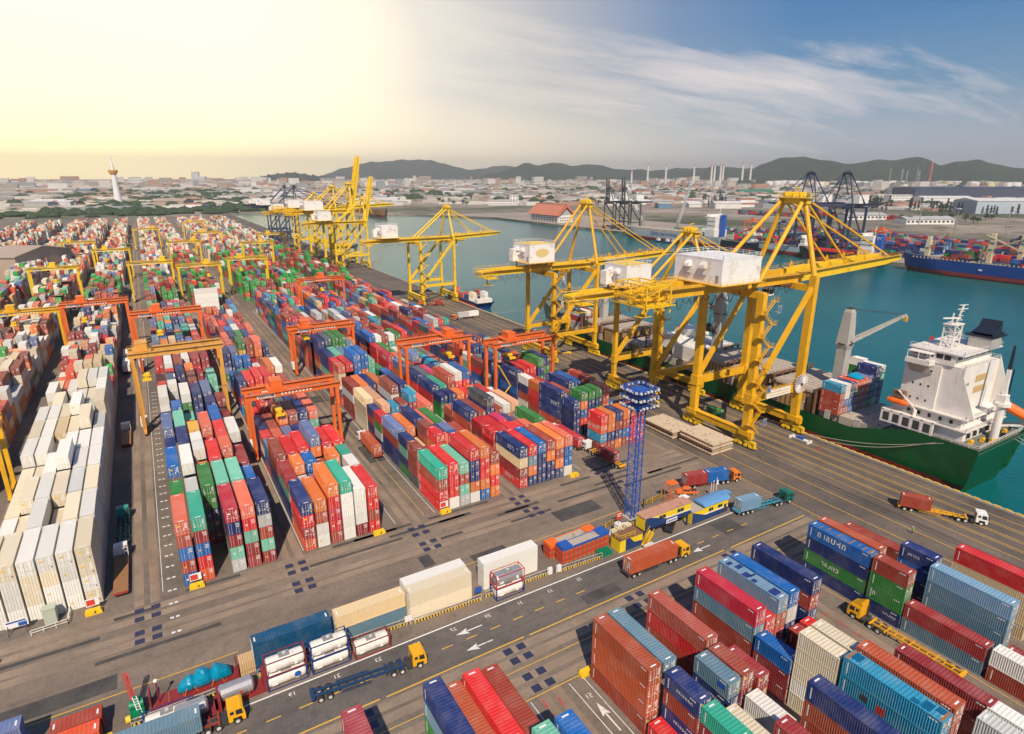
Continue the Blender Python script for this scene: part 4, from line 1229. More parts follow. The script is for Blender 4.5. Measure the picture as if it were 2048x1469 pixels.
rtg(-34.4, 318, 22, 'hazy orange yard gantry left of the truck lane, behind the white reefers', M_ORANGE, .3, 15)
rtg(-60.5, 330, 18.5, 'yellowish yard gantry in the glare at the left edge', M_YEL, .3, 14, grp='yellow yard gantry cranes')
rtg(-60.6, 178, 19, 'yellow yard gantry foot showing at the left edge beside the white reefers', M_YEL, .3, 14, grp='yellow yard gantry cranes')
rtg(15.5, 430, 21.5, 'bright yellow yard gantry with white lettering straddling the white-fronted stack', M_YEL2, .7, 15, grp='yellow yard gantry cranes')
rtg(-10.6, 446, 23, 'bright yellow yard gantry left of the white-lettered one, empty lane beneath', M_YEL2, .8, 9, grp='yellow yard gantry cranes')
rtg(46, 446, 22, 'bright yellow yard gantry right of the white-lettered one over green stacks', M_YEL2, .3, 15, grp='yellow yard gantry cranes')
rtg(-60.5, 450, 22.5, 'yellow yard gantry washed out in the glare far left', M_YEL2, .5, 15, grp='yellow yard gantry cranes')
r = random.Random(8)
for k, (x, y) in enumerate(((-34.4, 560), (17.7, 600), (43.9, 690), (70.2, 560), (-60.5, 640), (96.2, 640), (-8.3, 770), (43.9, 860))):
    rtg(x, y, 21, 'small distant yellow yard gantry, number %s counting from the nearest in the far yard' % ORD[k], M_YEL2, r.uniform(.2, .8), 14, grp='yellow yard gantry cranes')
for k, (x, y, m, lab) in enumerate(((628 + 22, 360, M_ORANGE, 'orange yard gantry across the water beside navy and grey stacks'), (650, 520, M_ORANGE, 'orange yard gantry across the water behind the grey ship'), (655, 480, M_NAVYC, 'slate blue yard gantry across the water by the dark bow'), (655, 240, M_NAVYC, 'slate blue yard gantry across the water behind the blue ship'))):
    rtg(x, y, 21, lab, m, .5, 15, grp='far-shore yard gantries')
# ------------------------------------------------------------------ ships
M_HGREEN = streaky('hull_green', (.0, .085, .022), .35, (.03, .05, .025), .5, .2, 3.0); M_BOOT = streaky('hull_red', (.26, .025, .02), .55, (.1, .05, .04), .6)
M_HBLUE = simple('hull_blue', (.008, .05, .24), .4, 0, .2, .1); M_HGREY = simple('hull_grey', (.42, .46, .46), .5, 0, .2, .1); M_HBLACK = simple('hull_black', (.012, .018, .032), .45, 0, .3, .1)
M_HREDB = simple('hull_bright_red', (.6, .03, .03), .5, 0, .2)
M_SHIPW = streaky('ship_white', (.80, .75, .70), .5, (.45, .28, .17), .38, .1); M_DECK = simple('deck_green_grey', (.16, .17, .14), .8, 0, .4, .8, (.2, .11, .07))
M_HATCH = simple('hatch_beige', (.46, .40, .33), .75, 0, .3, .5, (.3, .2, .13)); M_COAM = simple('coaming_tan', (.42, .27, .10), .7, 0, .35, .6, (.2, .1, .05))
M_CREAM = simple('crane_cream', (.66, .55, .36), .5, 0, .2); M_LIFE = simple('lifeboat_orange', (.85, .16, .02), .4, 0, .12)


def hull(t, cx, y0, y1, B, sheer, zp, mats, bow=26, wl=-4.5, flare=.55, rake=5, stern_in=.82, bulw=1.0):
    """hull along +y; sheer(y) = deck edge height"""
    st = []; n = 26; d = 1 if y1 > y0 else -1; L = abs(y1 - y0)
    for i in range(n + 1):
        f = i / n; f = f * f * (3 - 2 * f) if False else f
        s = L * f; rem = L - s
        wd = B / 2 * (1 - max(0, 1 - rem / bow) ** 2.1) if rem < bow else B / 2
        ww = B / 2 * (max(0, min(1, rem / (bow * 1.25))) ** flare) if rem < bow * 1.25 else B / 2
        wd = max(wd, .25); ww = max(ww * .98, .05)
        if s < L * .08: k = s / (L * .08); ww *= stern_in + (1 - stern_in) * k
        y = y0 + d * s; z = sheer(y)
        fo = d * rake * (f ** 6)
        ya = lambda h: y + fo * h - d * ((1 - h) * 3.0 * max(0, 1 - s / 6.0)) * -1
        ring = []
        for sg in (-1, 1):
            pts = [(wd, 1.0, z), (wd * .94 + ww * .06, .9, z * .7 + zp * .3), (wd * .45 + ww * .55, .5, zp + .02), (ww, .1, wl * .4), (ww * .93, 0, wl)]
            ring.append([(cx + sg * a, ya(h), c) for a, h, c in pts])
        st.append(ring[0] + ring[1][::-1])
    b = MB(); m = len(st[0]); vs = [p for r in st for p in r]; b.v = vs
    for k in range(len(st) - 1):
        for i in range(m):
            j = (i + 1) % m
            if i == m - 1: continue
            q = [k * m + i, k * m + j, (k + 1) * m + j, (k + 1) * m + i]; z = sum(vs[a][2] for a in q) / 4
            b.f.append(q if d < 0 else q[::-1]); b.m.append(1 if i in (2, 3, 5, 6, 4) else 0); b.c.append(None)
    b.f.append(list(range(m))); b.m.append(0); b.c.append(None); b.f.append(list(range((len(st) - 1) * m, len(st) * m))); b.m.append(0); b.c.append(None)
    b.build('hull', mats, t)
    dk = MB(); ring = [[(r[0][0] + .2, r[0][1], r[0][2] - bulw), (r[-1][0] - .2, r[-1][1], r[-1][2] - bulw)] for r in st]
    dk.loft(ring, 0, closed=False); dk.build('deck', M_DECK, t)
    return st


def deck_crane(t, x, y, z, h, jib, mat, knee=.55, r=1.5):
    b = MB(); zk = z + h * knee
    b.bb(x - r, y - r, z, x + r, y + r, zk - 1.5); b.loft([[(x + a * r, y + c * r, zk - 1.5) for a, c in ((-1, -1), (1, -1), (1, 1), (-1, 1))], [(x + a * r * 1.25, y + c * r * 1.25, zk) for a, c in ((-1, -1), (1, -1), (1, 1), (-1, 1))], [(x + a * r * .8, y + c * r * .8, z + h - 1) for a, c in ((-1, -1), (1, -1), (1, 1), (-1, 1))], [(x + a * r * .6, y + c * r * .6, z + h) for a, c in ((-1, -1), (1, -1), (1, 1), (-1, 1))]])
    p = b.build('deck_crane', mat, t)
    b = MB(); b.tube((x, y, zk + .1), (x, y, zk + .5), r * 1.45, 12); b.build('slewing_ring', M_DARK, p)
    b = MB(); a = Vector((x, y, zk + 1.2)); e = Vector(jib); dr = (e - a); dr.z = 0; dr.normalize(); nn = Vector((-dr.y, dr.x, 0))
    for s in (-1, 1): b.bar(a + nn * s * r * .8 + dr * r, e + nn * s * .5, .7, .9, 0, .45, .55)
    for k in (.15, .4, .65, .9): c = a.lerp(e, k) + dr * r * (1 - k); b.bar(c - nn * r * .8, c + nn * r * .8, .35, .4)
    b.build('jib', mat, p)
    b = MB(); top = Vector((x, y, z + h))
    for s in (-.4, .4): b.bar(top + nn * s, e + nn * s, .1)
    b.bb(x - .8, y - .8, z + h - 1.2, x + .8, y + .8, z + h + .4); b.build('luffing_rope', M_DARK, p)
    b = MB(); b.bb(e.x - .4, e.y - .4, e.z - 2, e.x + .4, e.y + .4, e.z - .6); b.build('hook_block', M_YEL, p)
    return p


def lone(x, y, z, L, c, lab, h=2.62, rz=0, grp='loose and shipped containers', reef=False):
    o = thing('shipping_container', lab, 'shipping container', (x, y, z + .02), rz, grp); o.scale = (1, 1, h / CH)
    body, doors = CM[(L, 1 if reef else 0)]; var = rnd.randint(0, 2); v = rnd.uniform(.9, 1.08); col = tuple(min(.9, a * v) for a in CC[c])
    obj('container_body', body, o, col)
    for k in (0, 1): obj('container_door', doors[var * 2 + k], o, col)
    return o


# green container ship at the near quay
GS = thing('container_ship', 'green-hulled container ship with white deckhouse moored at the near quay', 'ship', (0, 0, 0), 0, None)


def lerp_pts(pts):
    def f(y):
        if y <= pts[0][0]: return pts[0][1]
        for (a, za), (c, zc) in zip(pts[:-1], pts[1:]):
            if y <= c: return za + (zc - za) * (y - a) / (c - a)
        return pts[-1][1]
    return f


CXS = 180.3
hull(GS, CXS, 58.5, 262, 25.6, lerp_pts([(78, 10.8), (86, 5.9), (222, 6.0), (236, 10.5), (262, 13)]), .2, [M_HGREEN, M_BOOT], bow=44, rake=9, stern_in=.86)
b = MB(); b.poly([(168, 59, 10.75), (192.6, 59, 10.75), (192.6, 80, 10.75), (168, 80, 10.75)]); b.build('poop_deck', M_DECK, GS)
b = MB(); b.bb(169.6, 83, 5, 191, 95.0, 7.4)
for k in range(6):
    for j in range(3): b.bb(172 + k * 3, 84.5 + j * 3.3, 7.4, 172.5 + k * 3, 85 + j * 3.3, 7.5, 1)
b.build('hatch_cover', [M_HATCH, M_RUST], GS)
for y0, y1, zt in ((104.5, 118.5, 12.6), (121, 135, 12.4), (137.5, 150, 12.4), (178, 190.5, 9.0), (193, 205, 12.2), (207, 219, 12.2)):
    b = MB(); b.bb(170, y0, 4.8, 190.6, y1, zt - 1.1, 0); b.bb(169.6, y0 - .2, zt - 1.1, 191, y1 + .2, zt - .35, 1); b.bb(170.1, y0 + .3, zt - .35, 190.5, y1 - .3, zt, 1)
    k = 8
    for i in range(k + 1):
        yy = y0 + (y1 - y0) * i / k
        for x in (169.85, 190.6): b.bb(x, yy - .12, 5, x + .15, yy + .12, zt - 1.1, 2)
        if i < k: b.bb(169.96, yy + .35, zt - 4.6 if zt > 10 else 5.5, 170, yy + (y1 - y0) / k - .35, zt - 1.6, 3)
    for i in range(9):
        xx = 171 + i * 2.35
        for y in (y0 - .15, y1): b.bb(xx - .12, y, 5, xx + .12, y + .15, zt - 1.1, 2)
        b.bb(xx - .05, y0 + .4, zt, xx + .05, y1 - .4, zt + .05, 2)
    b.build('hatch_coaming', [M_COAM, M_HATCH, M_RUST, simple('coaming_panel', (.5, .34, .14), .7, 0, .3)], GS)
b = MB(); b.bb(170, 95.2, 5, 190.6, 101.5, 7.5); b.build('container_pedestal', M_HATCH, GS); b = MB(); b.bb(170, 152, 5, 190.6, 176.5, 8.2); b.build('container_pedestal', M_HATCH, GS); b = MB(); b.bb(170, 221, 5, 190.6, 240, 9.5); b.build('container_pedestal', M_HATCH, GS)
for y in (102.6, 119.8, 136.2, 151, 177.2, 191.8, 206, 220):
    b = MB()
    for x in (168.6, 172, 176, 180.3, 184.6, 188.6, 191.6): b.bb(x - .25, y - .3, 5, x + .25, y + .3, 13.2)
    b.bb(168.4, y - .5, 9.0, 192, y + .5, 9.2); b.bb(168.4, y - .45, 12.9, 192, y + .45, 13.2); b.rail([(168.4, y - .45, 13.2), (192, y - .45, 13.2)], 1.0, 0, .07); b.build('lashing_bridge', M_RUST, GS)
b = MB()
for y in range(88, 224, 9): b.bb(167.75, y, 5.6, 168.1, y + 1.6, 8.4); b.bb(167.75, y, 8.2, 168.9, y + .3, 8.5)
b.build('side_stanchion', M_GREY, GS)
# deckhouse
dh = MB(); dh.bb(170.3, 63.5, 10.75, 190.5, 82, 13.6); dh.bb(169.2, 62.6, 13.6, 191.4, 82.6, 13.85); dh.bb(170.6, 64.6, 13.85, 190.2, 81.4, 16.6); dh.bb(169.2, 63.2, 16.6, 191.4, 82.4, 16.85)
dh.bb(171, 66.5, 16.85, 189.6, 79.5, 29.2); dh.bb(170.4, 71.5, 16.85, 189.8, 80.2, 28.6)
dh.prism([(171, 66.5, 16.85), (171, 62.2, 16.85), (171, 66.5, 27)], (.3, 0, 0)); dh.prism([(189.3, 66.5, 16.85), (189.3, 61.6, 16.85), (189.3, 66.5, 30)], (.3, 0, 0))
H = dh.build('deckhouse', M_SHIPW, GS)
b = MB(); b.bb(167.8, 73.4, 28.6, 193, 79.4, 29.9); b.bb(170.6, 69, 29.2, 190.4, 79.6, 32.2); b.bb(170.2, 67, 32.2, 190.6, 80, 32.5)
b.prism([(167.8, 73.5, 28.6), (167.8, 74.8, 28.6), (171, 74.8, 25.2), (171, 73.5, 25.2)][::-1], (0, 4, 0)); b.bb(167.9, 73.6, 31.6, 170.4, 79.2, 31.8)
for y in (73.7, 76.4, 79.1):
    for x in (168, 170): b.bb(x - .08, y - .08, 29.9, x + .08, y + .08, 31.6)
BR = b.build('bridge', M_SHIPW, H)
b = MB()
for i in range(5): b.bb(170.55, 70 + i * 1.9, 30.6, 170.6, 71.5 + i * 1.9, 31.8)
for i in range(6): b.bb(172 + i * 3.0, 68.95, 30.6, 174.3 + i * 3.0, 69, 31.7)
b.build('window', M_GLASS, BR)
pl = [(170.34, 73.5 + i * 1.9, z, 170.39, 73.9 + i * 1.9, z + .55) for i in range(3) for z in (18.5, 22.5, 26.6)]
pl += [(x, 66.45, z, x + .35, 66.5, z + .7) for z in (18.6, 21.6, 24.4) for x in (173.2, 174.0)]
pl += [(172 + 3.4 * i, 62.9, 11.6, 172.8 + 3.4 * i, 63.46, 12.8) for i in range(5)] + [(173 + i * 3, 64.55, 14.8, 173.6 + i * 3, 64.6, 15.7) for i in range(5)]
pl += [(170.54, 66.5 + i * 2.6, 14.6, 170.59, 67.3 + i * 2.6, 15.6) for i in range(5)]
for q in pl: b = MB(); b.bb(*q); b.build('porthole', M_GLASS, H)
b = MB()
for z in (21.6, 24.6): b.bb(177.6, 66.44, z, 183.6, 66.5, z + 1.9, 0)
for z in (21.6, 24.6):
    for i in range(4): b.bb(177.8 + i * 1.45, 66.40, z + .2, 179.0 + i * 1.45, 66.46, z + 1.7, 1)
b.build('louvre_panel', [simple('louvre_frame', (.62, .44, .22), .6), simple('louvre_tan', (.55, .38, .18), .7)], H)
b = MB()
for z, y0, y1, x0, x1 in ((13.85, 62.7, 82.5, 169.3, 191.3), (16.85, 63.3, 82.3, 169.3, 191.3), (32.5, 67.1, 79.9, 170.3, 190.5), (29.2, 66.6, 69, 171.1, 189.5)):
    b.rail([(x0, y1, z), (x0, y0, z), (x1, y0, z), (x1, y1, z)], 1.05, 0, .07, 1.6)
b.build('railing', M_SHIPW, H)
b = MB(); b.bb(168.05, 69.5, 10.6, 168.3, 83, 14.2)
for s in range(5): pass
for y in (69.6, 72.2, 74.8, 77.4, 80, 82.4): b.bb(168.0, y, 10.6, 168.4, y + .5, 14.3)
b.bb(168, 69.5, 13.9, 170.4, 83, 14.25); W_ = b.build('side_bulwark_house', M_SHIPW, H)
b = MB()
for y in (70.3, 72.9, 75.5, 78.1, 80.7): b.bb(167.98, y, 11.2, 168.04, y + 1.6, 13.5)
b.build('side_opening', M_DARK, W_)
b = MB(); b.bb(182.6, 66.8, 32.5, 188.2, 72, 35.6); b.build('funnel', [M_GREY], GS)
b = MB(); b.prism([(184.4, 67.2, 35.6), (190, 67.2, 34.4), (190, 67.2, 36.2), (188.2, 67.2, 36.6), (187.6, 67.2, 39.4), (186, 67.2, 37.4), (183, 67.2, 36.4)], (0, 4.6, 0)); b.bb(182.4, 66.6, 35.3, 190.6, 73, 35.7); b.build('funnel_cap', M_HBLACK, GS)
b = MB(); b.lattice((177.6, 74, 32.5), (177.6, 74, 38.5), 3.6, 2.6, 3, .28, .18); b.bb(175.4, 72.4, 38.4, 179.8, 75.6, 38.7); b.bar((178.8, 74, 38.6), (179.6, 73.4, 43.6), .35); b.bar((176.4, 74, 38.6), (176.4, 74, 41.5), .3)
b.bar((174, 75.2, 40.2), (178.2, 73, 40.2), .3, .35); b.bar((177.6, 73.8, 42.4), (181.0, 73, 42.4), .2); b.bar((178.4, 74, 43.4), (180.8, 73, 43.4), .16)
for z in (39.5, 40.6, 41.8): b.bar((178.4, 73.6, z), (179.8, 73.2, z), .14)
b.build('radar_mast', M_SHIPW, GS)
b = MB(); b.poly([(173.4, 77.0, 34.2), (173.4, 76.0, 34.4), (173.4, 76.0, 35.2), (173.4, 77.0, 35.0)]); b.bar((173.4, 77, 32.5), (173.4, 77, 35.4), .06); b.build('flag', M_RED, GS)
b = MB()
pr = [(-3.6, .1), (-3.2, .9), (-1.6, 1.35), (1.6, 1.35), (3.2, .9), (3.6, .1)]
def boat(mb, c, dr, L, R, tilt=0):
    dr = Vector(dr).normalized(); nn = Vector((-dr.y, dr.x, 0)); rings = []
    for f, k in pr:
        o = Vector(c) + dr * f * L / 3.6; o.z += tilt * f * L / 3.6; r_ = R * k / 1.35
        rings.append([tuple(o + nn * math.cos(a) * r_ + Vector((0, 0, math.sin(a) * r_ * (1.1 if math.sin(a) > 0 else .8)))) for a in [2 * PI * i / 12 for i in range(12)]])
    mb.loft(rings)
boat(b, (192.2, 60.6, 15.2), (.5, -1, 0), 4.6, 1.5, -.5); b.build('lifeboat', M_LIFE, GS)
b = MB(); b.bar((190.6, 63.5, 11), (193.6, 58, 12.4), .4, .5); b.bar((193.2, 64.5, 11), (195.4, 59, 12.4), .4, .5); b.bar((191, 64, 10.8), (191, 64, 16.5), .35); b.bar((193.4, 59.5, 10.8), (193.4, 59.5, 13), .3); b.build('lifeboat_ramp', M_SHIPW, GS)
b = MB(); boat(b, (168.9, 79.6, 16.9), (0, 1, 0), 2.9, .95); b.build('rescue_boat', M_LIFE, GS)
b = MB(); b.bb(168.4, 78.2, 18.2, 170.0, 81, 20.0); b.build('liferaft_rack', M_RUST, GS)
b = MB(); b.tube((169.4, 75.2, 13.9), (169.4, 75.2, 16), .5, 8); b.bar((169.4, 75.2, 16), (168.2, 79.6, 20.4), .35); b.build('boat_davit', M_SHIPW, GS)
b = MB(); b.tube((180.8, 60.8, 10.7), (180.8, 60.8, 20), .95, 12); b.tube((180.8, 60.8, 19.6), (180.8, 60.8, 20.4), 1.9, 12); b.bb(179.6, 60, 20.4, 182, 62, 22.5); b.bar((180.8, 60.8, 22), (181.2, 61.2, 29), .8, .8); P1 = b.build('stores_crane', M_SHIPW, GS)
b = MB(); b.bar((181.2, 61.2, 29), (181.6, 61.4, 35), .75, .75, 0, .4, .4); b.bar((182, 60.4, 21), (182.4, 60.6, 29), .25); b.build('stores_crane_jib', M_HBLACK, P1)
rr = random.Random(3)
for k in range(16):
    b = MB(); x, y = rr.uniform(171, 190), rr.uniform(59.6, 62.4)
    if abs(x - 180.8) < 1.6: continue
    if k % 3 == 0: b.tube((x - .6, y, 11.3), (x + .6, y, 11.3), .5, 10); b.bb(x - .8, y - .4, 10.75, x + .8, y + .4, 11)
    else: b.tube((x, y, 10.75), (x, y, 11.7), .28, 8); b.tube((x, y, 11.6), (x, y, 11.75), .4, 8)
    b.build('mooring_winch' if k % 3 == 0 else 'bollard', M_YEL if k % 3 == 0 else M_HBLACK, GS)
b = MB(); b.rail([(168.2, 69, 10.7), (168.2, 59, 10.7), (192.6, 59, 10.7), (192.6, 66, 10.7)], 1.05, 0, .08, 1.8); b.build('stern_rail', M_SHIPW, GS)
for y, h, j, lab in ((100.6 + 2.3, 27.5, (190, 91.8, 36.2), ''), (218.6, 27, (184, 232, 22), ''), (151.2, 28, (182, 166, 30), '')):
    deck_crane(GS, 180, y, 9.5, h, j, M_GREY, .6, 1.5)
b = MB(); b.tube((180.3, 252, 11), (180.3, 252, 27), .35, 8); b.bar((178.6, 252, 23.5), (182, 252, 23.5), .25)
for a in range(6): b.bar((180.3, 252, 25), (180.3 + 1.3 * math.cos(a), 252, 25 + 1.3 * math.sin(a)), .2)
for s in (-1, 1): b.bar((180.3 + s * 2, 251, 11), (180.3, 252, 20), .25)
b.build('fore_mast', M_SHIPW, GS)
# containers on the green ship
cl = [('cyan,redbrown,redbrown,redbrown'), ('white,white,blue,redbrown'), ('navy,navy,blue,blue'), ('orangered,green,navy,blue'), ('orangered,red,maroon,redbrown'), ('orangered,red,navy,greyblue'), ('bluegrey,navy,navy,green'), ('navy,navy,blue,navy,mint'), ('white,mint,navy,navy,navy'), ('white,green,blue,navy,redbrown')]
nS = 0
for i, s in enumerate(cl):
    cs = s.split(',')
    if i in (0,): cs = cs
    hh = 2.3 if len(cs) == 4 else 2.45
    for k, c in enumerate(reversed(cs)):
        lone(168.3 + 2.46 * i if i < 9 else 190.2, 95.0 if i < 9 else 101.9, 7.5 + k * hh, 20, c, '%s container on the green ship, %s tier, %s column from the quay side' % (CN.get(c, c), 'top' if k == len(cs) - 1 else ORD[k], ORD[i] if i < 8 else 'ninth' if i == 8 else 'last'), hh - .04); nS += 1
b = MB(); rr = random.Random(5)
vs = []
for i in range(5):
    for j in range(5): vs.append((178 + i * .9, 95.6 + j * 1.1, 16.8 + (1.2 if 0 < i < 4 and 0 < j < 4 else 0) + rr.uniform(-.2, .3)))
b.v = vs
for i in range(4):
    for j in range(4): b.f.append([i * 5 + j, (i + 1) * 5 + j, (i + 1) * 5 + j + 1, i * 5 + j + 1]); b.m.append(0); b.c.append(None)
tag(b.build('tarpaulin', simple('tarp_blue', (.0, .3, .55), .4)), 'bright blue tarpaulin over cargo among the stack on the green ship', 'tarpaulin')
ORD9 = ORD + ['ninth']
for i in range(8):
    for j in range(2):
        for k in range((3, 3, 2, 2, 2, 3, 3, 3)[i] if j else (2, 2, 2, 2, 1, 2, 2, 2)[i]):
            if k < ((3, 3, 2, 2, 2, 3, 3, 3)[i] if j else (2, 2, 2, 2, 1, 2, 2, 2)[i]) - 2: continue
            lone(170.4 + 2.5 * i, 152.2 + 12.3 * j, 8.2 + 2.7 * k, 40, 'white', 'white reefer amidships on the green ship, %s row, %s column from quay, %s tier' % (('near', 'far')[j], ORD[i], ORD[k]), 2.64, reef=True); nS += 1
for i in range(5):
    for k in range(2):
        c = ('grey', 'white', 'redbrown', 'mint', 'maroon')[i] if k else 'maroon'
        lone(170.6 + 2.6 * i, 222.5, 9.5 + 2.7 * k, 40, c, '%s container forward on the green ship, %s tier, %s column from quay' % (CN.get(c, c), 'upper' if k else 'lower', ORD[i]), 2.64); nS += 1
for k, (a, c) in enumerate((((167.6, 66, 10.2), (164.6, 100, .5)), ((167.6, 68, 9.6), (164.6, 94, .5)), ((188, 58.6, 9.5), (196, 20, -2.6)), ((190, 58.6, 9.5), (200, 22, -2.6)), ((180.3, 268, 11), (165, 300, .5)))):
    b = MB(); a, c = Vector(a), Vector(c); pts = [a.lerp(c, i / 8) - Vector((0, 0, 1.6 * math.sin(PI * i / 8))) for i in range(9)]
    for p, q in zip(pts[:-1], pts[1:]): b.bar(p, q, .13)
    tag(b.build('mooring_line', M_HATCH), ('pale mooring rope from the green stern to the quay, upper one', 'pale mooring rope from the green stern to the quay, lower one', 'mooring rope dropping from the transom into the water, left one', 'mooring rope dropping from the transom into the water, right one', 'mooring rope from the green bow to the quay by the mid crane')[k], 'rope')

# feeder barge
FE = thing('feeder_ship', 'small red feeder ship with a blue band and white containers on its stern', 'ship')
hull(FE, 173.6, 323, 376, 12.4, lambda y: 1.6, .2, [M_HBLUE, M_HREDB], bow=14, rake=2, bulw=.3)
b = MB(); b.bb(168.4, 324.5, 1.3, 178.8, 328, 3.6); b.build('wheelhouse', M_SHIPW, FE)
k = 0
for x, y, z, c in ((168.6, 330, 1.5, 'white'), (168.6, 330, 4.2, 'cream'), (176, 329, 1.5, 'white'), (176, 329, 4.2, 'white'), (172.5, 336, 1.5, 'redbrown'), (175.4, 336, 4.2, 'brown'), (168.6, 337, 1.5, 'navy'), (168.6, 345, 1.5, 'redbrown'), (172, 345, 1.5, 'red'), (168.6, 353, 1.5, 'orangered'), (168.6, 353, 4.2, 'red'), (172, 353, 1.5, 'teal')):
    lone(x, y, z, 20, c, '%s container on the small feeder ship, %s from its stern, %s' % (CN.get(c, c), ORD[min(7, int((y - 325) / 5))], ('lower' if z < 3 else 'upper') + (' quay side' if x < 170 else ' middle' if x < 175.5 else ' water side'))); nS += 1


def far_ship(nm, lab, cx, y0, y1, B, z, mats, cat='ship', house=None, funnel=None, txt=None, bow=20):
    t = thing(nm, lab, cat)
    hull(t, cx, y0, y1, B, lambda y: z + (1.8 if (y - y0) / (y1 - y0) > .88 else 0), .8, mats, bow=bow, rake=5 if y1 > y0 else 5, bulw=.8)
    d = 1 if y1 > y0 else -1
    if house:
        a, L, h = house; b = MB(); ya, yb = sorted((y0 + d * a, y0 + d * (a + L))); b.bb(cx - B * .42, ya, z - 1, cx + B * .42, yb, z + h * .35); b.bb(cx - B * .36, ya + 1, z, cx + B * .36, yb - 1, z + h); b.bb(cx - B * .52, yb - 3.5, z + h, cx + B * .52, yb - .5, z + h + 2.4)
        b.bar((cx, ya + 3, z + h), (cx, ya + 3, z + h + 9), .4); b.bar((cx - 2, ya + 3, z + h + 6), (cx + 2, ya + 3, z + h + 6), .3); H_ = b.build('deckhouse', M_SHIPW, t)
        b = MB()
        for k in range(3): b.bb(cx - B * .36 - .05, ya + 1.5, z + h * (.3 + .22 * k), cx - B * .36, yb - 1.5, z + h * (.3 + .22 * k) + .7)
        b.bb(cx - B * .52 - .05, yb - 3.2, z + h + .8, cx - B * .52, yb - .8, z + h + 1.8); b.build('window', M_GLASS, H_)
        if funnel:
            yf = ya - 2 if d > 0 else yb + 2; b = MB(); b.bb(cx - 2.5, yf - 3, z, cx + 2.5, yf + 2, z + h + 2); F_ = b.build('funnel', funnel, t)
            if txt and txt[0]: text_mesh('funnel_letter', txt[0], 4.2, M_WHITE, F_, Matrix.Translation((cx - 2.56, yf - .5, z + h - 1.5)) @ Matrix(((0, 0, -1, 0), (-1, 0, 0, 0), (0, 1, 0, 0), (0, 0, 0, 1))))
    return t


def side_text(t, txt, size, x, y, z, mat):
    text_mesh('hull_lettering', txt, size, mat, t, Matrix.Translation((x, y, z)) @ Matrix(((0, 0, -1, 0), (-1, 0, 0, 0), (0, 1, 0, 0), (0, 0, 0, 1))), mirror=True)


M_LBLUE = simple('lettering_blue', (.02, .06, .25), .6)
BS = far_ship('cargo_ship', 'long blue cargo ship with red waterline and cream deck cranes at right', 577, 100, 286, 25, 9.5, [M_HBLUE, M_BOOT], bow=26)
for y, s in ((272, 1), (226, -1), (206, 1), (150, 1)): deck_crane(BS, 577, y, 9, 24 if y < 270 else 18, (574, y + s * (24 if y < 270 else -16), 31), M_CREAM, .45, 1.6)
b = MB()
for k in range(60): b.bb(564.6, 105 + k * 2.9, 9.3, 564.8, 106 + k * 2.9, 10.6)
b.build('bulwark_stay', M_CREAM, BS)
for y in (116, 140, 164, 188, 236, 252): b = MB(); b.bb(567, y, 8.5, 587, y + 13, 11.4); b.build('hatch_cover', M_HATCH, BS)
b = MB(); b.bb(563.9, 224, 4, 564.4, 226.5, 5); b.build('hull_mark', M_WHITE, BS)
WH = far_ship('container_ship', 'grey-hulled ship with mirrored blue lettering on its side across the basin', 576, 486, 655, 25, 9, [M_HGREY, M_BOOT], house=(10, 14, 22), funnel=M_BLUEP, bow=26)
for k in range(9): b = MB(); b.bb(567, 516 + k * 13.6, 8.5, 586, 528 + k * 13.6, 11.2); b.build('hatch_cover', M_HATCH, WH)
side_text(WH, 'WAN HAI LINES', 6.6, 563.3, 575, 5.6, M_LBLUE)
TK = far_ship('tanker', 'dark-hulled tanker with white deckhouse and blue funnel lettered W', 570, 303, 384, 16, 6.5, [M_HBLACK, M_BOOT], house=(9, 13, 17), funnel=M_BLUEP, txt=('W',), bow=16)
b = MB()
for k in range(14): b.bb(564, 330 + k * 3.2, 6, 576, 330.4 + k * 3.2, 8.2)
for s in (-3, 0, 3): b.bar((570 + s, 328, 7.6), (570 + s, 374, 7.6), .6)
b.build('deck_pipe', M_RED, TK)
G2 = far_ship('feeder_ship', 'grey feeder ship with mirrored white letters and red waterline beyond the boom', 582, 384, 452, 15, 6, [M_HGREY, M_BOOT], house=(3, 7, 10), bow=12)
side_text(G2, 'WAN HAI', 4.2, 574.3, 420, 3.6, M_WHITE)
far_ship('coaster', 'dark blue coaster with a raised flared bow behind the white house', 571, 440, 490, 13, 6.5, [M_HBLACK, M_BOOT], house=(4, 8, 9), bow=16)
OS = far_ship('cargo_ship', 'rust-red cargo ship in the golden haze beneath the far booms', 425, 1375, 1215, 24, 11, [simple('hull_ochre', (.28, .13, .05), .6), M_BOOT], house=(8, 14, 16), bow=24)
for k, (x, y) in enumerate(((556, 575), (557, 560), (556, 549))):
    t = thing('tugboat', ('small blue tugboat beside the grey hull, farthest of three', 'white and blue tugboat beside the grey hull, middle of three', 'small blue tugboat beside the grey hull, nearest of three')[k], 'tugboat', (0, 0, 0), 0, 'tugboats')
    hull(t, x, y - 5, y + 6, 4.6, lambda v: -1.2, -2.4, [M_BLUEP, M_HBLACK], bow=5, rake=1, bulw=.3, wl=-4)
    b = MB(); b.bb(x - 1.5, y - 2, -1.5, x + 1.5, y + 2, 1.4); b.bar((x, y, 1.4), (x, y, 4), .25); b.build('wheelhouse', M_SHIPW, t)
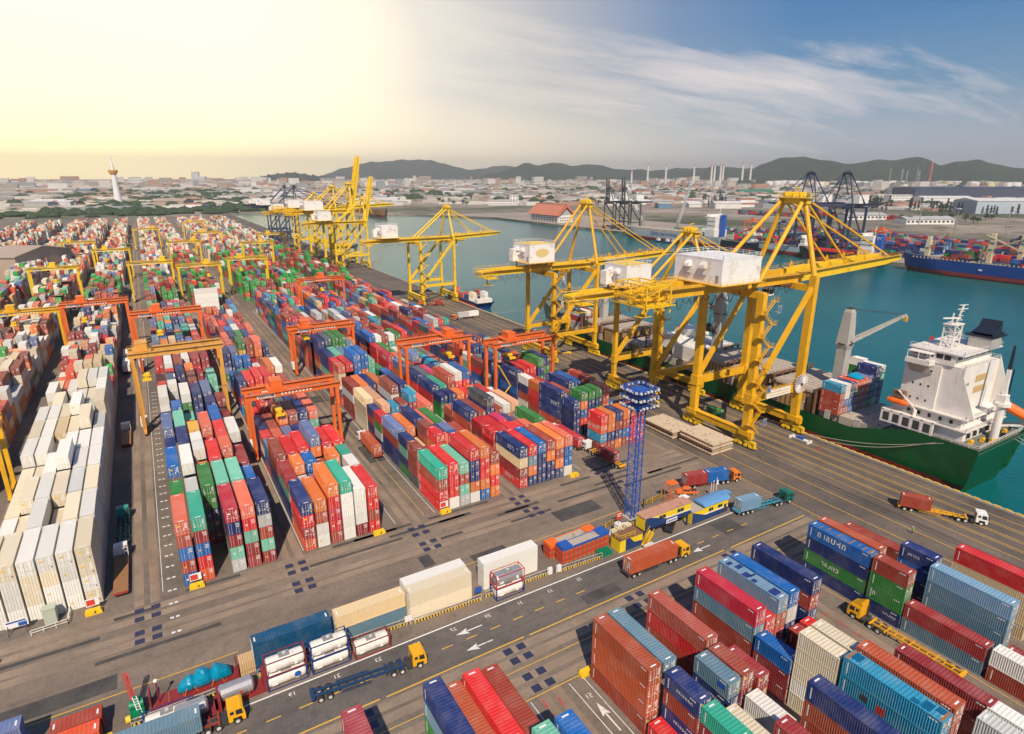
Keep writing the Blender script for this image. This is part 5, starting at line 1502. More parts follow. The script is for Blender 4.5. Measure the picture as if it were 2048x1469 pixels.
# containers standing on the far ships and far shore belong to the mass
def far_pile(x, y, nx, ny, nz, seed, pal, dx=2.6, dy=6.6):
    r = random.Random(seed)
    for i in range(nx):
        for j in range(ny):
            for k in range(r.randint(max(1, nz - 2), nz)): CONS.append(dict(x=x + dx * i, y=y + dy * j, z=k * 2.65, h=2.65, L=20, c=r.choice(pal), any=True))
PALF = ['redbrown'] * 5 + ['red'] * 4 + ['navy'] * 6 + ['green'] * 2 + ['teal'] * 4 + ['blue'] * 3 + ['maroon'] * 4 + ['white', 'grey', 'greyblue', 'orangered', 'orangered']
# ------------------------------------------------------------------ vehicles
M_CABY = simple('cab_yellow', (.84, .42, .01), .4, 0, .1); M_CABW = simple('cab_white', (.8, .8, .78), .4, 0, .1); M_CABG = simple('cab_green', (.0, .16, .12), .4, 0, .15)
M_CABO = simple('cab_orange', (.75, .2, .03), .4, 0, .15); M_CABT = simple('cab_teal', (.02, .3, .27), .4, 0, .15); M_CHB = simple('chassis_blue', (.015, .055, .14), .5, 0, .3, 1)
M_CHY = simple('chassis_yellow', (.8, .4, .02), .5, 0, .25, 1, (.45, .2, .03)); M_CHR = simple('chassis_red', (.3, .05, .03), .6, 0, .3); M_CHC = simple('chassis_cyan', (.05, .3, .42), .5, 0, .25); M_WOOD = simple('deck_timber', (.33, .17, .07), .8, 0, .3, 1.5)
M_LAMP = simple('lamp_glass', (.75, .72, .65), .15); M_TAIL = simple('tail_lamp', (.45, .02, .02), .3)


def wheel(t, x, y, r=.52, w=.34, hub=M_ROD):
    b = MB(); b.tube((x, y - w / 2, r), (x, y + w / 2, r), r, 14); k = b.build('wheel', M_BLACKS, t)
    b = MB(); b.tube((x, y - w / 2 - .02, r), (x, y + w / 2 + .02, r), r * .56, 10); b.build('rim', hub, k)


def truck(lab, x, y, ang, cab, chas, L=12.4, deck='skeleton', gap=1.2, deflector=False, axles=2, grp='port tractor trucks'):
    """rear end of the trailer at (x,y), driving along ang"""
    t = thing('container_truck', lab, 'truck', (x, y, 0), ang, grp); xr = 0
    b = MB(); z = 1.15
    if deck == 'skeleton':
        for s in (-.5, .5): b.bb(.2, s - .09, z - .35, L - .2, s + .09, z)
        n = int(L / 1.2)
        for i in range(n + 1): xx = .2 + (L - .4) * i / n; w = 1.2 if i % 3 == 0 else .5; b.bb(xx - .07, -w, z - .2, xx + .07, w, z - .02)
        for i in (0, n): xx = .2 + (L - .4) * i / n; b.bb(xx - .14, -1.22, z - .22, xx + .14, 1.22, z + .02)
        for s in (-1.15, 1.15): b.bb(L * .3, s - .04, .55, L * .62, s + .04, .62); b.bb(L * .3, s - .04, .9, L * .62, s + .04, .95)
    else:
        b.bb(0, -1.25, z - .12, L, 1.25, z); b.bb(.2, -.5, z - .5, L, -.35, z - .1); b.bb(.2, .35, z - .5, L, .5, z - .1)
    b.bb(-.15, -1.2, .75, .12, 1.2, 1.1); b.build('trailer_chassis', chas, t)
    if deck != 'skeleton':
        b = MB()
        for i in range(9): yy = -1.2 + i * .267; b.bb(.05, yy, z, L - .05, yy + .25, z + .035)
        b.build('trailer_deck', M_WOOD, t)
        b = MB(); b.rail([(L - .1, -1.2, z), (L - .1, 1.2, z)], 1.9, 0, .09, .6); b.build('headboard', M_CABW, t)
    b = MB()
    for s in (-1, 1): b.bb(-.18, s * .95 - .18, .8, -.14, s * .95 + .18, .98)
    b.build('tail_lamp', M_TAIL, t)
    for i in range(axles):
        for s in (-1, 1): wheel(t, 1.2 + i * 1.35, s * .98, .5, .5)
    for s in (-1, 1):
        b = MB(); b.bb(L - 2.9, s * .6 - .06, .1, L - 2.75, s * .6 + .06, 1); b.build('landing_leg', M_DARK, t)
    # tractor
    x0 = L - 1.6; xc = L + gap
    b = MB(); b.bb(x0 - .9, -.45, .65, xc + 1.6, .45, .95); b.bb(xc - .9, -1.1, .5, xc - .1, -.5, 1.1); b.bb(xc - .9, .5, .5, xc - .1, 1.1, 1.1); b.tube((x0 + .6, 0, .95), (x0 + .6, 0, 1.1), .6, 10); b.bar((xc - .25, -.9, 1), (xc - .25, -.9, 3.0), .2); b.build('tractor_frame', M_DARK, t)
    for xx in (x0 - .1, x0 + 1.25):
        for s in (-1, 1): wheel(t, xx, s * .98, .52, .5)
    for s in (-1, 1): wheel(t, xc + 1.15, s * 1.02, .52, .36)
    b = MB(); prof = [(xc, .75), (xc + .55, .75), (xc + .62, 1.3), (xc + 1.72, 1.3), (xc + 1.82, .6), (xc + 2.25, .6), (xc + 2.28, 1.5), (xc + 2.08, 2.75), (xc + 1.75, 2.95), (xc, 2.95)]
    b.prism([(px, -1.22, pz) for px, pz in prof][::-1], (0, 2.44, 0))
    if deflector: b.prism([(xc, -1.05, 2.95), (xc + 1.7, -1.05, 2.95), (xc + .3, -1.05, 3.85), (xc, -1.05, 3.9)][::-1], (0, 2.1, 0))
    else: b.bb(xc + .4, -.5, 2.95, xc + 1.2, .5, 3.02)
    C_ = b.build('cab', cab, t)
    b = MB(); sl = lambda zz: xc + 2.28 - .2 * (zz - 1.5) / 1.25
    b.poly([(sl(1.62) + .015, -1.08, 1.62), (sl(1.62) + .015, 1.08, 1.62), (sl(2.62) + .015, 1.02, 2.62), (sl(2.62) + .015, -1.02, 2.62)])
    for s in (-1, 1):
        q = [(xc + 1.05, s * 1.232, 1.75), (xc + 1.98, s * 1.232, 1.68), (xc + 1.86, s * 1.232, 2.58), (xc + 1.05, s * 1.232, 2.58)]; b.poly(q if s < 0 else q[::-1])
        q = [(xc + .3, s * 1.232, 1.95), (xc + .8, s * 1.232, 1.95), (xc + .8, s * 1.232, 2.5), (xc + .3, s * 1.232, 2.5)]; b.poly(q if s < 0 else q[::-1])
    b.build('window', M_GLASS, C_)
    b = MB()
    for s in (-1, 1): b.bb(xc + 2.24, s * .85 - .2, .8, xc + 2.3, s * .85 + .2, 1.02)
    b.build('headlamp', M_LAMP, C_)
    for s in (-1, 1):
        b = MB(); b.bar((xc + 2.05, s * 1.2, 2.6), (xc + 2.3, s * 1.5, 2.5), .05); b.bb(xc + 2.25, s * 1.42 - .08, 1.9, xc + 2.34, s * 1.42 + .1, 2.5); b.build('mirror', M_BLACKS, C_)
    b = MB(); b.bb(xc + 2.2, -1.2, .4, xc + 2.36, 1.2, .72); b.build('bumper', M_DARK, C_)
    return t


def load(t, off, L, c, lab, h=2.62):
    """a container lying on a truck: its doors face the truck's tail"""
    a = t.rotation_euler.z; d = Vector((math.cos(a), math.sin(a))); n = Vector((-d.y, d.x))
    p = Vector((t.location.x, t.location.y)) + d * off + n * (CW / 2)
    return lone(p.x, p.y, 1.16, L, c, lab, h, a - PI / 2, 'containers riding on trucks')


T = truck('yellow-cabbed truck hauling a long orange container along the road', 71.2, 76.2, -.03, M_CABY, M_DARK); load(T, .2, 40, 'rustorange', 'long orange container on the yellow-cabbed truck in mid road', 2.85)
truck('yellow-cabbed truck pulling an empty blue skeletal trailer along the road', 11.2, 77.6, -.085, M_CABY, M_CHB, L=14, gap=1.4)
T = truck('yellow-cabbed truck at the bottom left with a pale blue container', -13.2, 80.3, -.03, M_CABY, M_CHR, L=12.2, gap=1.0); load(T, -2.2, 40, 'greyblue', 'long pale blue container on the truck at bottom left', 2.7)
T = truck('orange-cabbed truck carrying a red and a blue short container behind the office', 107.4, 96.2, -.25, M_CABO, M_CHR, L=12.6); load(T, .1, 20, 'maroon', 'short maroon container on the tail of the orange-cabbed truck'); load(T, 6.3, 20, 'blue', 'short blue container behind the orange cab')
T = truck('green-cabbed truck with a grey short container and pale blue chassis', 108.6, 80.9, -.13, M_CABG, M_CHC, L=13.2, gap=1.2, axles=3); load(T, .3, 20, 'ltblue', 'short grey-blue container on the green-cabbed truck')
T = truck('white-cabbed truck on the quay with a brown container over its rear axles', 144.4, 63.4, -1.0, M_CABW, M_CHY, L=13.4, gap=1.4); load(T, .2, 20, 'redbrown', 'short brown container on the white-cabbed truck on the quay')
truck('yellow-cabbed truck with a long empty yellow skeletal trailer between the near blocks', 99.3, 29.6, PI / 2 + .01, M_CABY, M_CHY, L=14.2, gap=1.5, deflector=True)
T = truck('white-cabbed truck with a yellow trailer and maroon container by the blue mast', 101.2, 112, PI / 2 + .06, M_CABW, M_CHY, L=12.4); load(T, 2.6, 20, 'maroon', 'short maroon container on the yellow trailer by the blue mast')
T = truck('truck in the lane beside the beige stack with an orange container, tail towards us', 46.9, 151.5, PI / 2, M_CABW, M_CHR, L=12.4); load(T, .2, 40, 'rustorange', 'long orange container on the truck beside the beige stack')
T = truck('truck half hidden right of the blue-striped row with a red container', 98.6, 127, PI / 2, M_CABW, M_DARK, L=12.4); load(T, .2, 40, 'crimson', 'long crimson container on the half-hidden truck left of the blue mast')
truck('truck with a bare brown timber flatbed in the left lane', -13.7, 119.6, PI / 2, M_CABW, M_CHR, L=13, deck='flat', gap=1.0)
truck('teal-cabbed truck with an empty green skeletal trailer in the left lane', -13.6, 138.8, PI / 2, M_CABT, M_CABG, L=11, gap=1.0)
T = truck('white-cabbed truck with a brown flatbed farther up the left lane', -13.4, 196, PI / 2, M_CABW, M_CHR, L=11.5, deck='flat')
T = truck('orange-cabbed truck on the quay with two white containers', 154.5, 297, PI, M_CABO, M_CHR, L=12.6); load(T, .1, 20, 'white', 'short white container on the tail of the quay truck with two'); load(T, 6.3, 20, 'grey', 'short grey-white container behind the cab of the quay truck with two')
T = truck('orange-cabbed truck with a brown container under the lone feeder crane', 150.5, 334, PI - .7, M_CABO, M_CHR, L=12.4); load(T, .1, 20, 'redbrown', 'short red-brown container on the truck under the feeder crane')
T = truck('truck with a red-brown container parked in the lane of the near orange gantry', 38.9, 203, PI / 2, M_CABW, M_CHR, L=12.4); load(T, .2, 40, 'redbrown', 'long red-brown container on the truck beyond the near orange gantry')
for k, y in enumerate((276, 292)):
    T = truck(('white-loaded truck in the left lane under the hazy gantries, nearer one', 'white-loaded truck in the left lane under the hazy gantries, farther one')[k], -13.6, y, PI / 2, M_CABW, M_DARK, L=12.4); load(T, .2, 40, 'white', ('white container on the nearer truck under the hazy gantries', 'white container on the farther truck under the hazy gantries')[k])


def car(lab, x, y, ang, col, kind='suv'):
    t = thing('pickup_truck' if kind == 'pickup' else 'parked_car', lab, 'pickup' if kind == 'pickup' else 'car', (x, y, 0), ang)
    b = MB(); L = 5.1 if kind == 'pickup' else 4.6
    if kind == 'pickup': pr = [(0, .5), (L, .5), (L, .95), (L - 1.3, 1.1), (L - 2.0, 1.75), (L - 3.2, 1.75), (L - 3.3, 1.1), (0, 1.1)]
    else: pr = [(0, .5), (L, .5), (L, .95), (L - 1.0, 1.1), (L - 1.7, 1.7), (.3, 1.72), (0, 1.1)]
    b.prism([(px, -.88, pz) for px, pz in pr][::-1], (0, 1.76, 0)); c = b.build('car_body', col, t)
    b = MB()
    if kind == 'pickup': b.poly([(.1, -.75, 1.105), (L - 3.4, -.75, 1.105), (L - 3.4, .75, 1.105), (.1, .75, 1.105)]); b.build('load_bed', M_DARK, t); b = MB()
    a, e = (L - 3.15, L - 1.75) if kind == 'pickup' else (.4, L - 1.75)
    for s in (-1, 1):
        q = [(a, s * .89, 1.15), (e + .55, s * .89, 1.15), (e, s * .89, 1.62), (a, s * .89, 1.62)]; b.poly(q if s < 0 else q[::-1])
    xf = L - 1.35 if kind == 'pickup' else L - 1.05
    b.poly([(xf, -.72, 1.15), (xf, .72, 1.15), (xf - .62, .68, 1.68), (xf - .62, -.68, 1.68)]); b.build('window', M_GLASS, c)
    for xx in (.95, L - .95):
        for s in (-1, 1): wheel(t, xx, s * .8, .34, .22)
    b = MB()
    for s in (-1, 1): b.bb(L - .02, s * .65 - .15, .72, L + .03, s * .65 + .15, .88)
    b.build('headlamp', M_LAMP, t)


car('orange pickup parked behind the blue-roofed office', 108.2, 92.4, 2.6, simple('pickup_orange', (.8, .17, .03), .35), 'pickup')
car('dark car parked under the raised yellow-and-blue office', 89.2, 82.9, .6, simple('car_black', (.02, .022, .025), .3))
# person
P_ = thing('person', 'person in a yellow-green hi-vis vest and dark trousers standing on the quay', 'person', (135.4, 55.6, 0), .6)
me = bpy.data.meshes.new('body'); jt = [(0, 0, .95), (0, 0, 1.2), (0, 0, 1.42), (0, 0, 1.52), (0, .02, 1.68), (.1, 0, .9), (.13, .03, .5), (.14, .0, .08), (.14, .14, .03), (-.1, 0, .9), (-.13, -.02, .5), (-.14, -.05, .08), (-.14, .1, .03), (.2, 0, 1.4), (.27, .02, 1.14), (.27, .12, .9), (-.2, 0, 1.4), (-.27, .02, 1.14), (-.25, .12, .9)]
ed = [(0, 1), (1, 2), (2, 3), (3, 4), (0, 5), (5, 6), (6, 7), (7, 8), (0, 9), (9, 10), (10, 11), (11, 12), (2, 13), (13, 14), (14, 15), (2, 16), (16, 17), (17, 18)]
rd = [.15, .14, .16, .06, .1, .1, .075, .05, .05, .1, .075, .05, .05, .065, .05, .04, .065, .05, .04]
me.from_pydata(jt, ed, []); po = obj('body', me, P_); md = po.modifiers.new('skin', 'SKIN')
for v, r_ in zip(me.skin_vertices[0].data, rd): v.radius = (r_, r_)
po.modifiers.new('sub', 'SUBSURF').levels = 1; me.materials.append(simple('work_clothes', (.04, .045, .07), .8))
b = MB(); b.loft([[(a * .2 * s_, c * .15 * s_, z) for a, c in [(math.cos(2 * PI * i / 12), math.sin(2 * PI * i / 12)) for i in range(12)]] for z, s_ in ((.92, 1.0), (1.15, 1.02), (1.4, 1.12), (1.48, .55))]); b.build('vest', simple('hi_vis', (.45, .8, .03), .6), P_)
b = MB(); b.lathe((0, .02, 1.72), [(.13, 0), (.12, .07), (.06, .13), (.005, .14)], 12); b.build('helmet', M_WHITE, P_)
# ------------------------------------------------------------------ things on the yard
# floodlight mast
MT = thing('floodlight_mast', 'tall blue lattice floodlight mast crowded with lamps beside the office', 'floodlight mast', (86.8, 92.2, 0))
b = MB(); b.lattice((0, 0, .6), (0, 0, 29), 2.2, 2.2, 20, .18, .085)
b.bar((-.2, -1.1, .6), (-.2, -1.1, 29), .22)
for i in range(44): b.bar((-.55, -1.3, 1 + i * .65), (-.05, -1.3, 1 + i * .65), .05)
b.build('lattice_column', M_BLUEP, MT)
b = MB(); b.bb(-1.8, -1.8, 0, 1.8, 1.8, .6); b.build('footing', M_CONC, MT)
for lv, z in enumerate((27.4, 29.2, 31.0)):
    R = 2.7; b = MB(); b.bb(-R, -R, z, R, R, z + .12)
    for s in (-1, 1):
        for o in (0, .7): b.bar((-R, s * R, z + .5 + o), (R, s * R, z + .5 + o), .1); b.bar((s * R, -R, z + .5 + o), (s * R, R, z + .5 + o), .1)
        for q in (-R, 0, R): b.bar((q, s * R, z), (q, s * R, z + 1.3), .1); b.bar((s * R, q, z), (s * R, q, z + 1.3), .1)
    pf = b.build('lamp_platform', M_BLUEP, MT)
    for sx, sy in ((0, -1), (-1, 0), (1, 0), (0, 1)):
        for k in range(6):
            u = -2.4 + k * .96; c = Vector((sx * 3.05 if sx else u, sy * 3.05 if sy else u, z + .7)); b = MB(); rz = math.atan2(sy, sx)
            b.box(c, (.34, .5, .42), 0, rz); d = Vector((sx, sy, 0)); b.box(c + d * .27 - Vector((0, 0, .05)), (.04, .4, .32), 1, rz); b.build('floodlight', [M_ROD if (k + lv) % 3 else M_BLUEP, M_LAMP], pf)
b = MB()
for s in (-1, 1): b.bar((s * 1.1, -1.1, 26.6), (s * 2.7, -2.7, 27.4), .14); b.bar((s * 1.1, 1.1, 26.6), (s * 2.7, 2.7, 27.4), .14)
b.build('platform_strut', M_BLUEP, MT)
# gate office
M_OFY = simple('office_yellow', (.82, .60, .02), .55, 0, .15); M_OFN = simple('office_navy', (.012, .045, .16), .5, 0, .15); M_OFR = simple('office_roof_pink', (.52, .27, .19), .8, 0, .35, .6, (.3, .14, .09)); M_OFB = simple('office_roof_blue', (.12, .3, .56), .5, 0, .15)
OF = thing('gate_office', 'raised yellow-and-navy gate office with a rusty pink roof bridging a car', 'office', (82.2, 83.2, 0))
b = MB(); b.bb(0, 0, 2.9, 13.8, 2.6, 5.7); b.build('cabin', M_OFY, OF)
b = MB(); b.prism([(.2, -.03, 2.9), (13.83, -.03, 2.9), (13.83, -.03, 3.9), (6.5, -.03, 4.0), (1.4, -.03, 5.7), (.2, -.03, 5.7)], (0, .02, 0)); b.build('navy_panel', M_OFN, OF)
b = MB(); b.prism([(13.83, -.045, 3.9), (13.83, -.045, 4.15), (6.6, -.045, 4.25), (6.5, -.045, 4.0)], (0, .02, 0)); b.prism([(6.6, -.04, 4.25), (6.9, -.04, 4.3), (1.9, -.04, 5.7), (1.4, -.04, 5.7)], (0, .012, 0)); b.build('white_stripe', M_WHITE, OF)
b = MB(); b.bb(-.1, -.12, 5.7, 13.9, 2.72, 5.95); b.build('roof', M_OFR, OF)
for x in (4.2, 9.6):
    b = MB(); b.bb(x, -.06, 4.4, x + 1.9, -.03, 5.2); w_ = b.build('window', M_GLASS, OF); b = MB(); b.bb(x - .08, -.075, 5.2, x + 2, -.03, 5.28); b.bb(x + .9, -.08, 4.4, x + 1, -.05, 5.2); b.build('frame', M_STEEL, w_)
b = MB(); b.bb(6.4, -.14, 2.7, 9.6, -.06, 3.6); sg = b.build('sign_board', M_WHITE, OF); b = MB()
for i in range(6): b.bb(6.6 + i * .48, -.17, 2.95, 6.95 + i * .48, -.14, 3.35)
b.build('sign_lettering', M_BLUEP, sg)
b = MB(); b.bb(.1, -.06, 3, .95, -.0, 5.1); b.build('door', M_DARK, OF)
b = MB()
for x in (.4, 13.2):
    for y in (.3, 2.3): b.bb(x - .15, y - .15, 0, x + .15, y + .15, 2.9)
b.build('support_post', M_OFN, OF)
OL = thing('lower_office_block', 'low yellow-and-navy office block with an outside stair and rusty deck roof', 'office', (75.4, 82.9, 0))
b = MB(); b.bb(0, 0, 0, 6.2, 2.9, 2.8); b.build('wall', M_OFY, OL)
b = MB(); b.prism([(1.6, -.03, 0), (6.22, -.03, 0), (6.22, -.03, 1.2), (4.0, -.03, 1.4), (2.6, -.03, 2.8), (1.6, -.03, 2.8)], (0, .02, 0)); b.build('navy_panel', M_OFN, OL)
b = MB(); b.bb(-.1, -.1, 2.8, 6.3, 3, 2.95); b.build('roof', M_RUST, OL)
b = MB(); b.rail([(-.05, 2.9, 2.95), (-.05, -.05, 2.95), (4, -.05, 2.95)], 1.1, 0, .07, 1.2); b.rail([(-.05, 2.9, 2.95), (6.2, 2.9, 2.95)], 1.1, 0, .07, 1.2); b.build('railing', M_YEL2, OL)
b = MB()
for i in range(12): b.bb(6.0 + i * .17, -1.3, i * .25, 6.3 + i * .17, -.1, i * .25 + .06)
for yy in (-1.35, -.1): b.bar((6, yy, 0), (8.1, yy, 3), .1, .25); b.bar((6, yy, 1), (8.1, yy, 4), .07)
b.build('outside_stair', M_YEL2, OL)
b = MB()
for i in range(5): b.bb(5.2 + i * .5, -1.9, 0, 5.55 + i * .5, -1.5, 1.1)
b.build('ventilation_pipe', M_WHITE, OL)
O2 = thing('gate_office', 'yellow-and-navy ground-level office with a curved blue roof', 'office', (96.6, 83.0, 0))
b = MB(); b.bb(0, 0, 0, 11.6, 3.4, 3.0); b.build('wall', M_OFY, O2)
b = MB(); b.prism([(0, -.03, 0), (11.62, -.03, 0), (11.62, -.03, 1.3), (4, -.03, 1.3), (0, -.03, 2.9)], (0, .02, 0)); b.build('navy_panel', M_OFN, O2)
b = MB(); b.prism([(11.62, -.045, 1.3), (11.62, -.045, 1.6), (4, -.045, 1.6), (4, -.045, 1.3)], (0, .02, 0)); b.build('white_stripe', M_WHITE, O2)
for x in (5.2, 8.2):
    b = MB(); b.bb(x, -.05, 1.8, x + 1.4, -.03, 2.6); w_ = b.build('window', M_GLASS, O2); b = MB(); b.bb(x + .65, -.07, 1.8, x + .75, -.05, 2.6); b.build('frame', M_STEEL, w_)
b = MB(); b.bb(10.3, -.05, 0, 11.1, -.03, 2.2); b.build('door', M_DARK, O2)
b = MB(); rg = [[(x, 1.7 + 2.2 * math.sin(a), 3.1 + 1.0 * math.cos(a)) for a in [(-1.2 + 2.4 * i / 12) for i in range(13)]] for x in [3.4 + (11.9 - 3.4) * k / 10 for k in range(11)]]
b.loft(rg, 0, closed=False); b.prism([rg[0][i] for i in range(13)], (.08, 0, 0)); b.prism([rg[-1][i] for i in range(13)], (.08, 0, 0)); b.build('curved_roof', M_OFB, O2)
b = MB(); b.bb(-.1, -.1, 3, 3.4, 3.5, 3.15); b.build('flat_roof', M_HATCH, O2)
t = thing('canopy', 'small blue canopy panel beside the curved-roof office', 'canopy', (108.6, 84.4, 0)); b = MB(); b.bb(0, 0, 3.2, 2.6, 2, 3.35); b.build('panel', M_OFB, t); b = MB()
for x in (.2, 2.4):
    for y in (.2, 1.8): b.bb(x - .06, y - .06, 0, x + .06, y + .06, 3.2)
b.build('post', M_STEEL, t)
for k, (x, y) in enumerate(((107.4, 87.6), (108.1, 87.5), (109, 87.4))):
    t = thing('flagpole', ('white flagpole behind the blue-roofed office, left', 'white flagpole behind the blue-roofed office, middle', 'white flagpole with a limp white flag by the blue-roofed office')[k], 'flagpole', (x, y, 0), 0, 'flagpoles'); b = MB(); b.tube((0, 0, 0), (0, 0, 5.5 + k * .5), .07, 8); b.build('pole', M_WHITE, t)
    if k == 2: b = MB(); b.loft([[(.05 + .1 * i, .08 * math.sin(i * 1.3), 5.9 - .05 * i), (.05 + .1 * i, .1 * math.sin(i * 1.1), 4.6 - .03 * i)] for i in range(7)], 0, closed=False); b.build('flag', M_WHITE, t)
t = thing('scaffold_tower', 'red-orange lattice scaffold tower behind the office', 'scaffold tower', (99.5, 92.6, 0)); b = MB(); b.lattice((0, 0, 0), (0, 0, 5.4), 2.4, 2.0, 3, .09, .045); b.bb(-1.2, -1, 5.4, 1.2, 1, 5.5); b.build('lattice', M_LIFE, t)
t = thing('canopy', 'small white canopy beside the red scaffold tower', 'canopy', (100, 89.2, 0)); b = MB(); b.bb(0, 0, 2.3, 2.2, 1.6, 2.45); b.build('panel', M_WHITE, t); b = MB(); b.bb(.1, .7, 0, .25, .85, 2.3); b.bb(1.9, .7, 0, 2.05, .85, 2.3); b.build('post', M_STEEL, t)
# striped barrier rails round the mast
M_STRIPE, nt_, b_ = new_mat('hazard_stripe'); tc_ = N(nt_, 'ShaderNodeTexCoord').outputs['Object']; wv_ = N(nt_, 'ShaderNodeTexWave', wave_type='BANDS'); wv_.inputs['Scale'].default_value = .55; nt_.links.new(tc_, wv_.inputs['Vector'])
nt_.links.new(ramp(nt_, wv_.outputs['Fac'], [(.48, (.03, .03, .03)), (.52, (.8, .5, .03))]), b_.inputs['Base Color'])
for k, (p, q, lab) in enumerate((((74.8, 90.6), (82.5, 92.2), 'black and yellow striped barrier left of the mast foot'), ((92.4, 94.3), (99, 95.2), 'black and yellow striped barrier right of the mast foot'))):
    t = thing('barrier', lab, 'barrier', (p[0], p[1], 0)); d = (q[0] - p[0], q[1] - p[1]); b = MB()
    for z in (.7, 1.3): b.bar((0, 0, z), (d[0], d[1], z), .16)
    b.build('rail', M_STRIPE, t)
    for f in (0, .5, 1): b = MB(); b.bar((d[0] * f, d[1] * f, 0), (d[0] * f, d[1] * f, 2.2 if f != .5 else 1.5), .24); b.build('post', M_STRIPE, t)
# white liquid cubes
for k, (x, y, z) in enumerate(((78.2, 88.2, 0), (79.9, 88.6, 0), (81.7, 88.9, 0), (78.9, 86.7, 0), (80.7, 87.1, 0), (79.6, 88.5, 1.2), (81.2, 87.2, 1.2), (76.9, 87.4, 0))):
    t = thing('liquid_tank', '%s white cube tank in the cluster by the mast foot%s' % (('first', 'second', 'third', 'fourth', 'fifth', 'back raised', 'front raised', 'leftmost')[k], ', counted from the rear left' if k < 5 else ''), 'cube tank', (x, y, z), .1, 'white cube tanks'); b = MB(); b.bb(0, 0, .15, 1.3, 1.2, 1.15); b.build('tank', M_WHITE, t); b = MB(); b.bb(-.03, -.03, 0, 1.33, 1.23, .14); b.rail([(0, 0, .1), (1.3, 0, .1), (1.3, 1.2, .1), (0, 1.2, .1), (0, 0, .1)], 1.0, 0, .04, .45); b.build('cage', M_STEEL, t); b = MB(); b.tube((.65, .6, 1.15), (.65, .6, 1.25), .16, 8); b.build('cap', M_DARK, t)
t = thing('cable_drum', 'rusty cable drum lying by the mast foot', 'drum', (84.2, 88.4, 0)); b = MB(); b.tube((0, 0, 1), (1.6, .3, 1), .7, 14); b.tube((-.1, 0, 1), (0, 0, 1), 1, 14); b.tube((1.6, .3, 1), (1.72, .32, 1), 1, 14); b.build('drum', M_CREAM, t)
t = thing('sign_board', 'red notice board beside the mast foot', 'sign', (82.4, 91.4, 0)); b = MB(); b.bb(-.8, -.04, 1.4, .8, .04, 3.2); b.build('board', M_RED, t); b = MB(); b.bb(-.05, .05, 0, .05, .12, 3); b.build('post', M_STEEL, t); b = MB(); b.bb(-.6, -.06, 2.7, .6, -.045, 2.9); b.bb(-.6, -.06, 2.2, .4, -.045, 2.4); b.build('lettering', M_WHITE, t)
k = 0
for i in range(4):
    for j in range(3):
        t = thing('oil_drum', 'green oil drum left of the low office, %s row from front, %s from left' % (ORD[j], ORD[i]), 'drum', (71.4 + i * .78, 83.6 + j * .78, 0), 0, 'green oil drums'); b = MB(); b.lathe((0, 0, 0), [(.3, 0), (.32, .05), (.3, .1), (.3, .3), (.32, .33), (.3, .36), (.3, .6), (.32, .63), (.3, .66), (.3, .88), (.32, .9), (.28, .88)], 12); b.build('drum', M_GREENP, t)
# open-top containers
for k, (x, y, c1, lab) in enumerate(((61.6, 88.4, 'orangered', 'open-framed red flat rack stack with beige lids, rear one'), (62.8, 85.6, 'blue', 'stack of red flat racks topped by a blue-rimmed tray'))):
    t = thing('flat_rack_stack', lab, 'flat rack', (x, y, 0), .02); n = 4 + k
    for i in range(n):
        b = MB(); z = i * .62; b.bb(0, 0, z, 12.1, 2.4, z + .4)
        for q in range(11): b.bb(.2 + q * 1.15, -.03, z + .05, .75 + q * 1.15, 0, z + .34, 1)
        for xx in (0, 11.75): b.bb(xx, 0, z + .4, xx + .35, 2.4, z + .6)
        b.build('flat_rack', [M_RED if i % 2 else simple('rack_orange', (.55, .12, .04), .6), M_RUST], t)
    b = MB(); z = n * .62
    for xx in (0, 9.7): b.bb(xx, 0, z, xx + 2.4, 2.4, z + .75)
    b.bb(2.4, 0, z, 9.7, .12, z + .45); b.bb(2.4, 2.28, z, 9.7, 2.4, z + .45); b.build('top_tray', M_BLUEP if k else M_LIFE, t)
    b = MB(); b.bb(2.4, .12, z + .1, 9.7, 2.28, z + .35); b.build('beige_lid', M_HATCH, t)
# row of containers along the road
def row_x(x0, y0, z, L, c, lab, h=2.75, reef=False): return lone(x0, y0 + CW, z, L, c, lab, h, -PI / 2, 'containers along the road', reef)
row_x(45.4, 86.8, 0, 40, 'white', 'white reefer along the road, right pair, bottom', 2.8, True); row_x(45.4, 86.8, 2.85, 40, 'white', 'white reefer along the road, right pair, top, stained roof', 2.8, True)
row_x(30.3, 85.9, 0, 40, 'cream', 'cream reefer along the road, middle pair, bottom', 2.8, True); row_x(30.3, 85.9, 2.85, 40, 'cream', 'cream reefer along the road, middle pair, top', 2.8, True)
row_x(30.4, 88.5, 0, 40, 'cream', 'cream reefer behind the middle pair along the road', 2.8, True); row_x(30.4, 88.5, 2.85, 40, 'white', 'white reefer behind the middle pair, upper one', 2.8, True)
row_x(17.8, 87.0, 0, 40, 'greyblue', 'pale grey-blue container with blue letters under the rusty beige one', 2.6); row_x(17.8, 87.0, 2.65, 40, 'beige', 'rusty beige container along the road on a pale blue one', 2.6)
row_x(4.9, 87.2, 0, 40, 'petrol', 'dark blue container along the road, lower one behind white tanks', 2.7); row_x(4.9, 87.2, 2.75, 40, 'petrol', 'dark blue container along the road, upper one behind white tanks', 2.7)
for i, ch in enumerate('OCSO'): pass
row_x(-21.5, 84.3, 0, 20, 'orangered', 'bright orange container at bottom left, nearer the road', 2.8); row_x(-21.3, 87, 0, 20, 'redbrown', 'salmon-brown container at bottom left, behind the bright orange one', 2.8)
